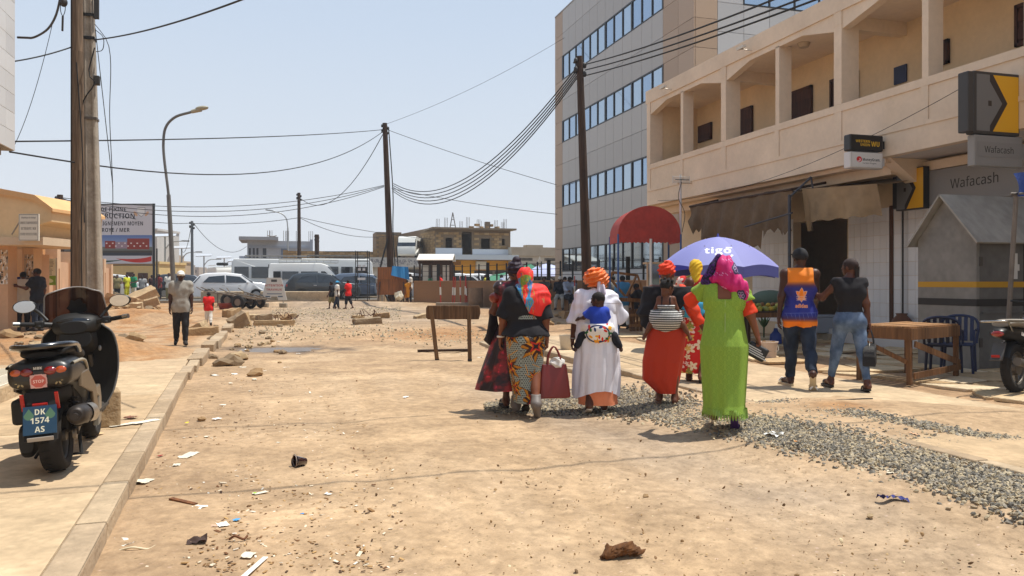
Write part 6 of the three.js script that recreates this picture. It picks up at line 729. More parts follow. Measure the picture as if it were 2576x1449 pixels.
{ // heap of broken furniture under the red awning
  const p = at(1600, 800, 23.5), g0 = G(p.x, p.z), t = thing('upturned_table', 'upturned wooden table with its trestle legs in the air beside the red awning', 'table', [p.x - .55, g0, p.z]);
  part('table_top', [B(1.5, .1, .8, 0, .95, 0, 0, .2, -.06)], wd, t); for (const [x, z] of [[-.6, .3], [.6, .3], [-.6, -.3], [.6, -.3]]) part('leg', beam([x, 0, z], [x * .95, .95, z], .07, .07), wd2, t); part('trestle', [beam([-.65, 1.05, .2], [-.3, 1.75, .2], .05, .06), beam([-.3, 1.75, .2], [.55, 1.66, .1], .05, .07), beam([.55, 1.66, .1], [.75, 1.0, .2], .05, .06), beam([-.5, 1.7, .2], [.1, 1.05, .2], .05, .06), beam([.5, 1.62, .1], [.15, 1.05, .2], .05, .05)], wd, t);
  const c = thing('broken_chair_frame', 'broken wooden chair frame lying in the furniture heap', 'chair', [p.x + .35, g0, p.z + .3], .3); for (const [a, b2] of [[[-.5, .75, 0], [.35, 1.1, -.1]], [[.35, 1.35, -.1], [.6, .1, 0]], [[-.4, .85, .1], [.5, .3, .15]], [[-.3, .2, .2], [.7, .55, .1]], [[.1, .0, .2], [.1, .9, .2]], [[-.2, .7, .1], [.55, .05, .2]]]) part('rail', beam(a, b2, .045, .045), wood(0x7d6144), c); part('panel', EX([[-.3, .25], [.1, .8], [.45, .5], [.3, .05]], .02).rotateX(-.2), M(0xc9bb9c, .8), c);
  const k = thing('broken_crate', 'broken slatted crate leaning in the furniture heap', 'crate', [p.x - .25, g0, p.z + .5], .2); for (let i = 0; i < 4; i++) part('slat', B(.09, .65, .02, -.18 + i * .12, .36, 0, -.2, 0, -.12), wd2, k); part('crossbar', [B(.5, .08, .03, -.02, .2, .04, -.2), B(.5, .08, .03, .04, .5, -.02, -.2)], wd, k);
}
stage('street');
// ------------------------------------------------------------------ poles and cables
const poleWood = wood(0x4f3c2e, .9), poleConc = conc(0xb5aa9b, .01), wireM = M(0x1b1a1a, .7), steelM = M(0x9a9d9e, .45, { metalness: .5 });
const hang = (p, q, sag, n = 12) => Array.from({ length: n + 1 }, (_, i) => { const t = i / n; return p.clone().lerp(q, t).add(V(0, -sag * 4 * t * (1 - t), 0)); });
const cable = (label, p, q, sag, r = .014, group, name = 'cable') => single(name, label, 'cable', tube(hang(V(0, 0, 0), q.clone().sub(p), sag), r * .72, 26, 5), wireM, p, 0, group);
const P1465 = at(1481, 700, 24), T1465 = at(1458, 142, 24); P1465.y = G(P1465.x, P1465.z) - .1;
const P975 = at(986, 700, 43), T975 = at(968, 310, 43); P975.y = G(P975.x, P975.z) - .1;
const P752 = at(753, 700, 62), T752 = at(752, 485, 62); P752.y = .3;
const P483 = at(484, 700, 60), T483 = at(483, 556, 60); P483.y = .3;
const Pa = at(150, 700, 35), Ta = at(151, 490, 35); Pa.y = .2;
const pole = (label, b, t, r0, r1, m, extra) => { const o = thing('utility_pole', label, 'pole', b); part('shaft', rod([0, 0, 0], t.clone().sub(b), r0, r1, 14), m, o); const L = t.clone().sub(b); part('insulators', [0, 1, 2, 3].map(i => SP(.07, L.x + (i % 2 ? .14 : -.14), L.y - .15 - i * .13, L.z + .05, [1, 1.3, 1], 8)).concat([rod([L.x - .2, L.y - .2, L.z], [L.x + .2, L.y - .2, L.z], .03), rod([L.x - .2, L.y - .5, L.z], [L.x + .2, L.y - .5, L.z], .03)]), M(0x2a2726, .6), o); if (extra) extra(o, L); return o; };
pole('dark wooden utility pole in front of the office block', P1465, T1465, .17, .1, poleWood);
pole('dark wooden utility pole by the brown wall, with cables running down it', P975, T975, .2, .13, poleWood, (o, L) => part('down_cable', [tube([[.25, 3.2, .1], [.3, 1.5, .2], [.1, .3, .2]], .03, 12), tube([L.clone().multiplyScalar(.98).add(V(.2, 0, 0)), L.clone().multiplyScalar(.6).add(V(.28, 0, .1)), L.clone().multiplyScalar(.4).add(V(.2, 0, .1)), V(.3, .2, .2)], .03, 20), tube([[-.25, 3.6, .1], [-.7, 1.4, .2], [-.2, .2, .2]], .05, 14)], wireM, o));
pole('dark utility pole rising behind the white van', P752, T752, .17, .12, poleWood); pole('short dark utility pole in front of the long block wall', at(798, 690, 64).setY(.3), at(797, 590, 64), .2, .18, poleWood); pole('slim grey lamp post carrying cables on the main road', P483, T483, .12, .09, M(0x5c5e60, .6));
{ const o = pole('braced pair of dark poles behind the left building, leaning together', Pa, Ta, .15, .12, poleWood); part('brace', rod(at(118, 660, 35).sub(Pa), at(150, 495, 35).sub(Pa), .14, .11), poleWood, o); part('bracket', [rod(at(138, 590, 35).sub(Pa), at(165, 575, 35).sub(Pa), .03), rod(at(140, 555, 35).sub(Pa), at(150, 570, 35).sub(Pa), .04)], wireM, o); }
// the pair of near poles on the left
{
  const b = at(198, 700, 16.6), t = at(194, -40, 16.6); b.y = G(b.x, b.z) - .1; const o = thing('wooden_pole', 'thick weathered wooden pole tied to the concrete pole behind the scooter', 'pole', b); part('shaft', skin(Array.from({ length: 14 }, (_, j) => Array.from({ length: 16 }, (_, i) => { const a = -i / 16 * 2 * PI, k = .14 - .035 * j / 13 + .006 * (h2(i, 0, 5) - .5); return t.clone().sub(b).multiplyScalar(j / 13).add(V(Math.cos(a) * k, 0, Math.sin(a) * k)); }))), wood(0x8d7d6c, .9), o); part('cable_run', [tube(hang(V(-.13, .3, .06), t.clone().sub(b).add(V(-.1, 0, .05)), .02), .012, 20), tube([[.1, .2, .12], [.08, 2.5, .13], [.1, 4, .12], [-.02, 6, .1]], .012, 20)], wireM, o);
  const b2 = at(238, 700, 16.9), t2 = at(222, -40, 16.9); b2.y = G(b2.x, b2.z) - .1; const o2 = thing('concrete_pole', 'tall tapered concrete pole with clamps beside the wooden pole', 'pole', b2), L = t2.clone().sub(b2);
  part('shaft', skin([0, 1].map(j => [[-1, -1], [-.45, -1.0], [-.4, -.75], [.4, -.75], [.45, -1], [1, -1], [1, 1], [-1, 1]].reverse().map(([x, z]) => { const k = j ? .095 : .18; return L.clone().multiplyScalar(j).add(V(x * k, 0, -z * k * .9)); }))), poleConc, o2);
  const band = (f, m = wireM, h = .06, k = 1.12) => { const s = (.18 - .085 * f) * k; return part('clamp', [B(s * 2, h, s * 2, L.x * f, L.y * f, L.z * f)], m, o2); }; const fy = py => (1.5 + (710 - py) / FPX * 16.9 - b2.y) / L.y; band(fy(98)); band(fy(40)); band(fy(300), M(0x5c544c, .7), .05); part('junction_box', [RB(.12, .2, .12, .02, L.x * fy(205) + .16, L.y * fy(205), .1), RB(.1, .5, .06, .01, L.x * fy(20) + .17, L.y * fy(20), .05)], M(0x3b3834, .6), o2); part('loose_wire', [tube(hang(L.clone().multiplyScalar(fy(70)).add(V(.12, 0, 0)), at(284, 470, 16.5).sub(b2), -.0), .008, 14), tube([at(238, 60, 16.5).sub(b2), at(272, 110, 16.5).sub(b2), at(276, 300, 16.5).sub(b2), at(284, 500, 16.5).sub(b2), at(280, 590, 16.5).sub(b2)], .008, 24), tube([at(240, 75, 16.5).sub(b2), at(260, 95, 16.4).sub(b2), at(258, 125, 16.4).sub(b2), at(242, 130, 16.5).sub(b2)], .008, 14), tube([at(238, 120, 16.6).sub(b2), at(224, 190, 16.6).sub(b2), at(240, 205, 16.6).sub(b2), at(208, 260, 16.6).sub(b2), at(212, 560, 16.6).sub(b2)], .014, 24)], wireM, o2);
}
{ const b = at(441, 700, 30), k = py => py; b.y = G(b.x, b.z) - .05; const o = thing('street_lamp', 'leaning street lamp with a long curved arm near the left kerb', 'street lamp', b), q = (x, y) => at(x, y, 30).sub(b); part('post', [rod([0, 0, 0], q(424, 490), .1, .075, 12), tube([q(424, 490), q(411, 360), q(418, 318), q(440, 295), q(484, 281)], .05, 30, 8)], M(0x6d6c69, .6, { map: stainT, tri: .5 }), o); part('lamp_head', [SP(.17, ...q(508, 272).toArray(), [1.5, .5, .7], 14, 0, YAW * -1, .1), rod(q(482, 281), q(506, 275), .07, .09)], M(0x9c957f, .6), o); }
for (const [px, pt, d] of [[414, 592, 66], [456, 622, 78], [512, 642, 92], [563, 647, 100], [590, 655, 110]]) { const b = at(px + 1, 700, d); b.y = .3; const o = thing('solar_lamp', 'solar street lamp with a flat panel on top along the main road', 'street lamp', b, 0, 'solar lamps along the main road'), H = 1.5 + (710 - pt) / FPX * d - .3; part('post', rod([0, 0, 0], [0, H - .1, 0], .09, .07), steelM, o); part('solar_panel', B(1.7, .08, 1.0, 0, H, 0, .25, 0, .04), M(0xb9bcc0, .4), o); part('lamp_arm', tube([[0, H - 1.2, 0], [.5, H - .6, 0], [1.4, H - .45, 0]], .05, 14), steelM, o); part('lamp_head', B(.6, .12, .25, 1.6, H - .45, 0), steelM, o); }
{ const b = at(724, 690, 76).setY(.4), H = 1.5 + (710 - 552) / FPX * 76, o = thing('street_lamp', 'grey street lamp with a curved arm above the parked white van', 'street lamp', b); part('post', [rod([0, 0, 0], [0, H - 1.2, 0], .1, .07), tube([[0, H - 1.2, 0], [-.15, H - .3, .0], [-.6, H + .15, 0], [-1.5, H + .4, 0]], .06, 20)], steelM, o); part('lamp_head', B(.7, .1, .25, -1.7, H + .43, 0, 0, 0, -.15), steelM, o); }
// cables
const g1 = 'cables fanning from the office pole over the arcaded building', g2 = 'cables sagging between the two big poles';
[[162, 1905], [176, 1975], [190, 2010]].forEach(([y, x], i) => { const q = at(x + 330, -120 + i * 4, 10); cable('heavy twisted cable running from the office pole over the arcaded building', at(1472, y, 24), q, .12, .026, g1); });
[[168, 462], [176, 466], [183, 470], [190, 474], [196, 478]].forEach(([y, y2], i) => cable('sagging cable between the office pole and the pole by the brown wall', at(1452, y, 24), at(990, y2 + i, 43), 1.7 + i * .06, .028, g2));
cable('upper cable from the pole by the brown wall to the white tiled building', at(965, 326, 43), at(36, 356, 15), .12, .024); cable('lower cable from the pole by the brown wall to the white tiled building', at(965, 330, 43), at(24, 382, 14.6), 1.2, .024);
cable('cable from the pole by the brown wall down to the office block corner', at(976, 327, 43), at(1400, 465, 41), .1, .02); cable('lower cable from the pole by the brown wall to the office block', at(985, 474, 43), at(1402, 539, 41), .12, .02); cable('thin cable rising from the pole by the brown wall to the office roof', at(972, 312, 43), at(1420, 95, 40), .3, .012);
for (let i = 0; i < 3; i++) cable('long cable between the braced poles and the pole by the brown wall', at(966, 466 + i * 2, 43), at(152, 497 + i * 4, 35), .75 + i * .18, .022, 'long cables across the street mouth');
cable('slack cable from the pole by the brown wall to the pole behind the van', at(963, 338, 43), at(757, 500, 62), 1.8, .03); cable('cable from the pole behind the van to the slim lamp post', at(750, 548, 62), at(485, 562, 60), .2, .03); cable('cable from the pole behind the van towards the brick building', at(756, 547, 62), at(1150, 606, 68), .3, .03); cable('lower cable from the pole behind the van to the brick building', at(756, 549, 62), at(1000, 588, 74), .8, .03); cable('slack cable from the slim lamp post to the blue grey building', at(486, 560, 60), at(620, 620, 84), 1.3, .03); cable('short cable from the slim lamp post to the solar lamp', at(482, 562, 60), at(456, 628, 78), 1, .03); cable('cable from the braced poles past the billboard to the slim lamp post', at(153, 498, 35), at(482, 561, 60), .4, .03);
cable('black cable strung from the concrete pole out over the street', at(240, 100, 16.7), at(760, -62, 9), .12, .02); cable('black cable between the white tiled building and the wooden pole', at(38, 154, 15), at(184, 117, 16.6), .03, .02); { const o = thing('cable_bracket', 'looped cable with an insulator hanging by the white tiled building', 'cable', at(44, 94, 14.6)), q = (x, y) => at(x, y, 14.6).sub(o.position); part('loop', tube([q(44, 94), q(70, 95), q(82, 95), q(118, 75), q(138, 45), q(150, 2), q(156, -40)], .022, 30), M(0x4a4440, .7), o); part('insulator', [SP(.07, ...q(160, 6).toArray(), [1, 1.2, 1], 10), rod(q(158, 40), q(157, 78), .018), tube([q(152, 12), q(153, 30), q(158, 40), q(163, 30), q(165, 10)], .007, 14)], M(0x2b2320, .6), o); }
cable('thin slack wire down the corner of the white tiled building', at(131, 64, 14.6), at(26, 385, 14.4), .25, .008);
cable('cable crossing high over the near street to the arcaded building', V(-4.4, 6.9, -8.6), V(11.5, 7.3, -8.3), .25, .02, 'cables high over the street'); cable('cable crossing high over the near street to the arcaded building', V(-4.4, 6.6, -5.5), V(11.5, 7.2, -6.2), .3, .02, 'cables high over the street');
cable('thin wire along the front of the arcaded balcony', onX(1655, 505, 11.35), onX(2480, 186, 11.0), .5, .008);
stage('wires');
// ------------------------------------------------------------------ buildings at the far end
const slabBox = (n, x0, x1, y0, y1, z0, z1, m, p) => part(n, box6(x0, x1, y0, y1, z0, z1), m, p);
const W = (o, x) => x; // buildings below keep world coordinates inside a group at the origin of their own base
function bldg(name, label, cx, cz, fn, cat = 'building') { const o = thing(name, label, cat, [cx, .3, cz]); fn((n, g, m, par = o, l) => part(n, (Array.isArray(g) ? g : [g]).map(q => q.translate(-cx, -.3, -cz)), m, par, l), o); return o; }
const zX = (px, Z) => onZ(px, 600, Z).x, zY = (px, py, Z) => onZ(px, py, Z).y;
{
  const Z = -65, X0 = zX(1096, Z), X1 = zX(1284, Z), yT = zY(1190, 578, Z), yB = zY(1190, 628, Z), mort = M(0x7d6a52, .95), bm = [conc(0xb39468), conc(0xa98a60), conc(0xbc9e74), conc(0xa08258)];
  bldg('unfinished_block_house', 'two storey house of bare concrete blocks above a yellow and white shop front', (X0 + X1) / 2, Z - 3, (P, o) => {
    const rw = [[zX(1121, Z), zX(1138, Z), zY(1130, 624, Z), zY(1130, 598, Z)], [zX(1162, Z), zX(1187, Z), zY(1175, 641, Z), zY(1175, 583, Z)], [zX(1210, Z), zX(1233, Z), zY(1220, 627, Z), zY(1220, 600, Z)], [zX(1263, Z), zX(1270, Z), zY(1266, 617, Z), zY(1266, 601, Z)]];
    const S = shp([[X0, 3.2], [X1, 3.2], [X1, yT], [X0, yT]]); for (const r of rw) S.holes.push(new THREE.Path([[r[0], r[2]], [r[1], r[2]], [r[1], r[3]], [r[0], r[3]]].map(p => new THREE.Vector2(...p))));
    P('front_wall', EX(S, .2).translate(0, 0, Z - .2), mort); P('room_shell', [box6(X0 + .2, X1 - .2, 3.2, yT - .1, Z - 4, Z - 3.8), box6(X0 + .2, X1 - .2, 3.1, 3.25, Z - 4, Z - .2)], conc(0x9a8468));
    const XS = X0 - 1.2, ZB = -76; P('side_wall', [beam(V(X0 + .1, (yT + .3) / 2 + .1, Z - .21), V(XS, (yT + .3) / 2 + .1, ZB), .2, yT - .1)], mort); P('right_wall', [box6(X1 - .2, X1, .3, yT, ZB, Z - .21)], mort);
    const XL = zX(947, ZB); P('rear_wing', [box6(XL, XS, .3, zY(980, 584, ZB), ZB - 3, ZB)], mort);
    let n = 0; const bg = clean(new THREE.BoxGeometry(.41, .195, .05)), rest = []; const lay = (A, D, nrm, len, y0, y1, holes) => { const rows = Math.floor((y1 - y0) / .22); for (let j = 0; j < rows; j++) for (let i = -1; i < len / .44; i++) { const s = (i + (j % 2) * .5) * .44 + .22, y = y0 + .11 + j * .22; if (s < .18 || s > len - .18) continue; if (holes && holes.some(h => A.x + s + .22 > h[0] && A.x + s - .22 < h[1] && y + .1 > h[2] && y - .1 < h[3] + .1)) continue; const p = A.clone().addScaledVector(D, s).addScaledVector(nrm, .012 + .01 * h2(i, j, 2)); p.y = y; if (n++ < 296) inst('block', bg, bm[(i * 7 + j * 3 + 70) % 4], o, p.x - o.position.x, p.y - .3, p.z - o.position.z, 0, Math.atan2(nrm.x, nrm.z)); else { const q = bg.clone().applyMatrix4(new THREE.Matrix4().makeRotationY(Math.atan2(nrm.x, nrm.z)).setPosition(p.x, p.y, p.z)); rest.push(q); } } };
    lay(V(X0, 0, Z), V(1, 0, 0), V(0, 0, 1), X1 - X0, yB - .3, yT - .12, rw); const sd = V(XS - X0, 0, ZB - Z), sl = sd.length(); sd.normalize(); lay(V(X0, 0, Z - .2), sd, V(-1, 0, sd.x / -sd.z * -1).normalize(), sl, 3.4, yT - .1); lay(V(XL, 0, ZB), V(1, 0, 0), V(0, 0, 1), XS - XL, 3.2, zY(980, 586, ZB)); if (rest.length) P('far_blocks', rest, bm[1]).userData.kind = 'stuff';
    P('parapet', [box6(X0 - .02, zX(1162, Z), zY(1130, 641, Z), zY(1130, 624, Z), Z, Z + .12), box6(zX(1188, Z), X1, zY(1230, 641, Z), zY(1230, 627, Z), Z, Z + .12)], M(0xc9ccd0, .8)); P('fascia', [box6(X0 - .02, X1 + .4, zY(1190, 654, Z), zY(1190, 642, Z), Z, Z + 1.2)], M(0xc3cbd0, .8));
    P('yellow_band', [box6(zX(1130, Z), X1, zY(1190, 680, Z), zY(1190, 655, Z), Z, Z + .08), box6(zX(1160, Z), zX(1192, Z), .3, zY(1190, 680, Z), Z, Z + .08)], M(0xe0a21a, .7)); P('shop_wall', [box6(X0, X1, .3, 3.2, Z - .3, Z)], M(0x8d8070, .9)); for (const [a, b] of [[1115, 1158], [1194, 1238], [1245, 1278]]) P('shutter', [box6(zX(a, Z), zX(b, Z), .4, zY(1200, 682, Z), Z + .01, Z + .1)], M(0x4a4038, .8)); P('shop_sign', [box6(zX(1118, Z), zX(1158, Z), zY(1140, 667, Z), zY(1140, 657, Z), Z + .1, Z + .2)], M(0x9a6a1c, .7)); P('air_conditioner', [RB(.9, .7, .4, .05, zX(1208, Z), zY(1208, 668, Z), Z + .3)], M(0xd8d2c4, .6));
    P('roof_slab', [box6(X0 - .4, X1 + .4, yT, yT + .14, -76, Z + .5)], conc(0x8d7c66)); P('chimney', [box6(zX(1226, Z), zX(1237, Z), yT, yT + .75, Z - 1, Z - .5)], conc(0x8a7a66)); P('loose_blocks', [0, 1, 2, 3, 4, 5].map(i => B(.42, .2, .2, X0 + 3.2 + i * .45, yT + .24 + (i % 3 === 1 ? .2 : 0), Z - .6 + (i % 2) * .2, 0, i * .4)), bm[1]); P('starter_bars', [.02, .16, .4, .42, .62, .64, .8, .97, .98].flatMap((f, i) => [0, .12, .25].map(k => rod([X0 + f * (X1 - X0) + k, yT, Z - .5 - (i % 3)], [X0 + f * (X1 - X0) + k + .03, yT + .9 + .2 * (i % 2), Z - .5 - (i % 3)], .018, .018, 4))), M(0x5d4f44, .9)); P('roof_trestle', [rod([X0 + 1.6, yT, Z - 2], [X0 + 1.9, yT + 1.6, Z - 2], .04), rod([X0 + 2.2, yT, Z - 2], [X0 + 1.9, yT + 1.6, Z - 2], .04), rod([X0 + 1.7, yT + .5, Z - 2], [X0 + 2.1, yT + .5, Z - 2], .03), rod([X0 + 1.8, yT + 1, Z - 2], [X0 + 2.0, yT + 1, Z - 2], .03)], M(0x6d665e, .8));
  });
  bldg('graffiti_shops', 'row of white painted shops with graffiti on the parapet and dark shutters', zX(980, -64), -67, P => { const a = zX(885, -64), b = X0 - .05, gT = canvasTex(1024, 128, (g, w, h) => { g.fillStyle = '#b5b1aa'; g.fillRect(0, 0, w, h); g.strokeStyle = '#6d6a70'; g.lineWidth = 5; for (let i = 0; i < 150; i++) { g.beginPath(); const x = 30 + 960 * h2(i, 1, 7), y = 25 + 70 * h2(i, 2, 7); g.moveTo(x, y); g.quadraticCurveTo(x + 14, y - 30 * h2(i, 3, 7), x + 26 * h2(i, 4, 7), y + 30 * h2(i, 5, 7)); g.stroke(); } }); P('wall', [box6(a, b, .3, 2.7, -67, -64)], M(0xc9c2b6, .9, { map: stainT, tri: .3 })); const pp = P('parapet', [box6(a, b, 2.7, 3.5, -64.6, -63.7)], M(0xffffff, .9, { map: gT })); const U = pp.geometry.attributes.uv, Q = pp.geometry.attributes.position; for (let i = 0; i < U.count; i++) U.setXY(i, (Q.getX(i)) / 5.5 + .5, (Q.getY(i) - 2.4) / .8); for (const [p, q, y] of [[905, 932, 2.0], [952, 968, 2.5], [1018, 1062, 2.55], [975, 990, 2.4]]) P('shutter', [box6(zX(p, -64), zX(q, -64), .35, y, -64.1, -63.95), ...Array.from({ length: 6 }, (_, i) => box6(zX(p, -64), zX(q, -64), .5 + i * .28, .55 + i * .28, -63.96, -63.92))], M(0x4d443c, .8)); P('pillar', [box6(zX(998, -64), zX(1004, -64), .3, 2.7, -64, -63.9)], M(0x8d8478, .9)); });
  { const Zw = -70, a = zX(715, Zw), b = zX(947, Zw); bldg('block_boundary_wall', 'long unfinished wall of tan concrete blocks behind the buses', (a + b) / 2, Zw, (P, o) => { const yT2 = zY(830, 632, Zw); P('wall', [box6(a, b, .3, yT2, Zw - .2, Zw)], mort); const bg = clean(new THREE.BoxGeometry(.43, .2, .05)), r2 = []; let n = 0; for (let j = 0; j < 9; j++) for (let i = 0; i < (b - a) / .46 - 1; i++) { const x = a + .25 + (i + (j % 2) * .5) * .46, y = yT2 - .12 - j * .23; if (n++ < 290) inst('block', bg, bm[(i * 5 + j * 3) % 4], o, x - o.position.x, y - .3, .012); else r2.push(bg.clone().translate(x, y, Zw + .012)); } if (r2.length) P('lower_blocks', r2, bm[2]).userData.kind = 'stuff'; P('pilaster', [box6(a - .1, a + .3, .3, yT2 + .05, Zw, Zw + .2), box6(b - .3, b + .05, .3, yT2 + .2, Zw, Zw + .1)], bm[3]); }, 'wall'); }
  { const Zb = -86, a = zX(622, Zb), b = zX(787, Zb), yT3 = zY(700, 606, Zb); bldg('blue_grey_house', 'pale blue grey two storey house with an overhanging flat roof', (a + b) / 2, Zb - 5, P => { const m = plaster(0xaab2bd), k = M(0x2d3138, .5); P('wall', [box6(a, b, .3, yT3, Zb - 10, Zb)], m); P('roof_slab', [box6(zX(602, Zb), zX(700, Zb), yT3, yT3 + .35, Zb - 6, Zb + 1.2)], plaster(0x9a9da2)); P('balcony', [box6(zX(603, Zb), a, zY(620, 672, Zb), zY(620, 645, Zb), Zb - 4, Zb + 1)], plaster(0x9fb0c6)); for (const [p, q, y0, y1] of [[626, 631, 652, 622], [636, 641, 652, 622], [645, 650, 652, 622], [661, 670, 655, 618], [707, 722, 652, 622]]) P('window', [box6(zX(p, Zb), zX(q, Zb), zY(660, y0, Zb), zY(660, y1, Zb), Zb, Zb + .06)], p > 700 ? M(0x5d6a7e, .5) : k); P('beam_band', [box6(a, b, zY(700, 625, Zb), zY(700, 619, Zb), Zb, Zb + .1), box6(b - .3, b, .3, yT3 + .2, Zb, Zb + .12)], plaster(0x98a3b3)); P('starter_bars', [.3, .34, .55, .6, .75, .95, .98].flatMap(f => [0, .2].map(k2 => rod([a + f * (b - a) + k2, yT3, Zb - 2], [a + f * (b - a) + k2, yT3 + 1.2, Zb - 2], .025, .025, 4))), M(0x5d4f44, .9)); P('roof_clutter', [rod([zX(670, Zb), yT3 + .3, Zb], [zX(696, Zb), yT3 + .55, Zb], .05), rod([zX(672, Zb), yT3 + .55, Zb], [zX(700, Zb), yT3 + .35, Zb], .05)], M(0x8a7f74, .9)); P('flag_pole', [rod([zX(655, Zb), .3, Zb + 1.5], [zX(655, Zb), zY(655, 655, Zb), Zb + 1.5], .04)], steelM); const fl = P('flag', [box6(zX(656, Zb), zX(659, Zb), zY(656, 668, Zb), zY(656, 657, Zb), Zb + 1.5, Zb + 1.53)], M(0x1f3f8a, .8)); P('flag_stripe', [box6(zX(659.2, Zb), zX(662, Zb), zY(656, 668, Zb), zY(656, 657, Zb), Zb + 1.5, Zb + 1.53)], M(0xe0e0e0, .8), fl); P('flag_stripe', [box6(zX(662.2, Zb), zX(665, Zb), zY(656, 668, Zb), zY(656, 657, Zb), Zb + 1.5, Zb + 1.53)], M(0xb5201c, .8), fl); }); }
  { const Zc = -64, a = zX(1286, Zc), b = zX(1420, Zc), yT4 = zY(1340, 622, Zc); bldg('low_white_shops', 'low weathered off white building with pierced vents beside the office block', (a + b) / 2, Zc - 4, P => { P('wall', [box6(a, b, .3, yT4, Zc - 8, Zc)], plaster(0xcfc5b4)); P('parapet', [box6(a, b, zY(1340, 644, Zc), yT4 - .01, Zc, Zc + .15), box6(zX(1325, Zc), zX(1366, Zc), yT4, yT4 + .2, Zc - 1, Zc)], plaster(0xb8aa96)); for (const p of [1303, 1370]) for (let i = 0; i < 12; i++) P('vent', [box6(zX(p + i * 3.1, Zc), zX(p + i * 3.1 + 2, Zc), zY(1330, 656, Zc), zY(1330, 649, Zc), Zc, Zc + .02)], M(0x2a2522, .9)); for (const [p, q] of [[1315, 1348], [1378, 1400]]) P('shutter', [box6(zX(p, Zc), zX(q, Zc), .3, zY(1330, 665, Zc), Zc, Zc + .08)], M(0x5d544a, .8)); }); }
}
// far town at the end of the main road
for (const [px0, px1, py, d, c, l] of [[438, 466, 666, 190, 0x9a9186, 'low grey building far down the main road'], [395, 425, 640, 130, 0xb7aa98, 'pale house beyond the lamp posts'], [466, 500, 672, 230, 0xa59a8c, 'low tan block far down the main road behind the cars'], [500, 545, 680, 260, 0x9d958b, 'hazy grey block at the far end of the road']]) { const a = at(px0, py, d), b = at(px1, py, d), w = a.distanceTo(b); bldg('far_house', l, (a.x + b.x) / 2, (a.z + b.z) / 2, (P, o) => { o.rotation.y = -YAW; }).add((() => { const g = new THREE.Group(); g.name = 'shell'; part('wall', box6(-w / 2, w / 2, 0, a.y - .3, -6, 0), plaster(c), g); for (let i = 0; i < 3; i++) part('window', box6(-w / 2 + (i + .4) * w / 3.2, -w / 2 + (i + .65) * w / 3.2, a.y - 2, a.y - 1.1, 0, .05), M(0x33302c, .8), g); return g; })()); }
stage('far');
// ------------------------------------------------------------------ community centre, walls and billboard on the left
const peach = plaster(0xd9b08c), peach2 = plaster(0xdfbc98), ochre = plaster(0xe9cb9e), posterT = canvasTex(256, 512, (g, w, h) => { g.fillStyle = '#b59a7c'; g.fillRect(0, 0, w, h); for (let i = 0; i < 90; i++) { g.fillStyle = ['#d9d4cc', '#e4e0d8', '#8d8780', '#3a3632', '#c9a07a', '#cfc9c0'][i % 6]; g.save(); g.translate(256 * h2(i, 1, 3), 512 * h2(i, 2, 3)); g.rotate((h2(i, 3, 3) - .5) * .6); g.fillRect(0, 0, 12 + 40 * h2(i, 4, 3), 14 + 50 * h2(i, 5, 3)); g.restore(); } });
{
  const d = 22.5, b0 = at(40, 760, d), o = thing('community_centre', 'ochre community centre entrance with a flared concrete canopy', 'building', [b0.x, .1, b0.z], -YAW), L = (px, py, dd = d) => { const p = at(px, py, dd).sub(b0); return V(p.dot(RT), at(px, py, dd).y - .1, -p.dot(FW)); };
  const S = (n, x0, y0, x1, y1, dn, df, m, par = o) => { const a = L(x0, y0, dn), b = L(x1, y1, dn); return part(n, box6(a.x, b.x, a.y, b.y, -(df - d), -(dn - d)), m, par); };
  { const p = [[-160, 482], [0, 481], [84, 498], [130, 530], [128, 556], [96, 566], [84, 600], [-160, 600]].map(q => { const l = L(...q, 21.3); return [l.x, l.y]; }); part('canopy', EX(p, 2.6, .02).translate(0, 0, -1.4), ochre, o); const e = [[-160, 472], [0, 474], [86, 490], [132, 524], [132, 532], [84, 504], [0, 489], [-160, 490]].map(q => { const l = L(...q, 21.2); return [l.x, l.y]; }); part('canopy_edge', EX(e, 2.75).translate(0, 0, -1.45), plaster(0xe8b981), o); }
  S('ledge', -160, 596, 108, 616, 21.0, 23.8, plaster(0xd9c3a6)); S('pillar', -8, 616, 20, 850, 21.6, 22.0, peach); S('pillar_posters', -7, 628, 19.5, 715, 21.585, 21.6, M(0xffffff, .9, { map: posterT })); S('rear_wall', -160, 616, 100, 850, 25.2, 25.5, plaster(0xcf9a66)); S('pillar', 60, 625, 84, 830, 22.4, 22.8, peach2); S('pillar_posters', 60.5, 640, 83.5, 725, 22.385, 22.4, M(0xffffff, .9, { map: posterT })); S('inner_wall', 86, 640, 104, 850, 23.2, 23.6, peach);
  const sg = S('sign_board', 47, 538, 97, 606, 20.9, 20.95, M(0xd8d2c4, .7)), sT = canvasTex(512, 512, (g, w, h) => { g.fillStyle = '#d9d4c6'; g.fillRect(0, 0, w, h); g.strokeStyle = '#3a3632'; g.lineWidth = 8; g.strokeRect(8, 8, w - 16, h - 16); g.fillStyle = '#28251f'; g.textAlign = 'center'; g.font = 'bold 40px serif'; g.fillText('République du Sénégal', 256, 80, 380); g.font = 'bold 64px serif'; g.fillText("COMMUNE D'ARRONDISSEMENT", 256, 190, 470); g.fillText('DE THIAROYE / MER', 256, 300, 400); g.fillText('CENTRE SOCIOCULTUREL', 256, 410, 460); }); const a = L(47, 538, 20.9), b2 = L(97, 606, 20.9); part('sign_print', clean(new THREE.PlaneGeometry(Math.abs(b2.x - a.x) * .97, Math.abs(b2.y - a.y) * .97)).translate((a.x + b2.x) / 2, (a.y + b2.y) / 2, 1.605), M(0xffffff, .7, { map: sT }), sg); part('sign_strut', rod(L(30, 590, 21), L(48, 560, 21), .02), M(0x8d8478, .6), sg);
}
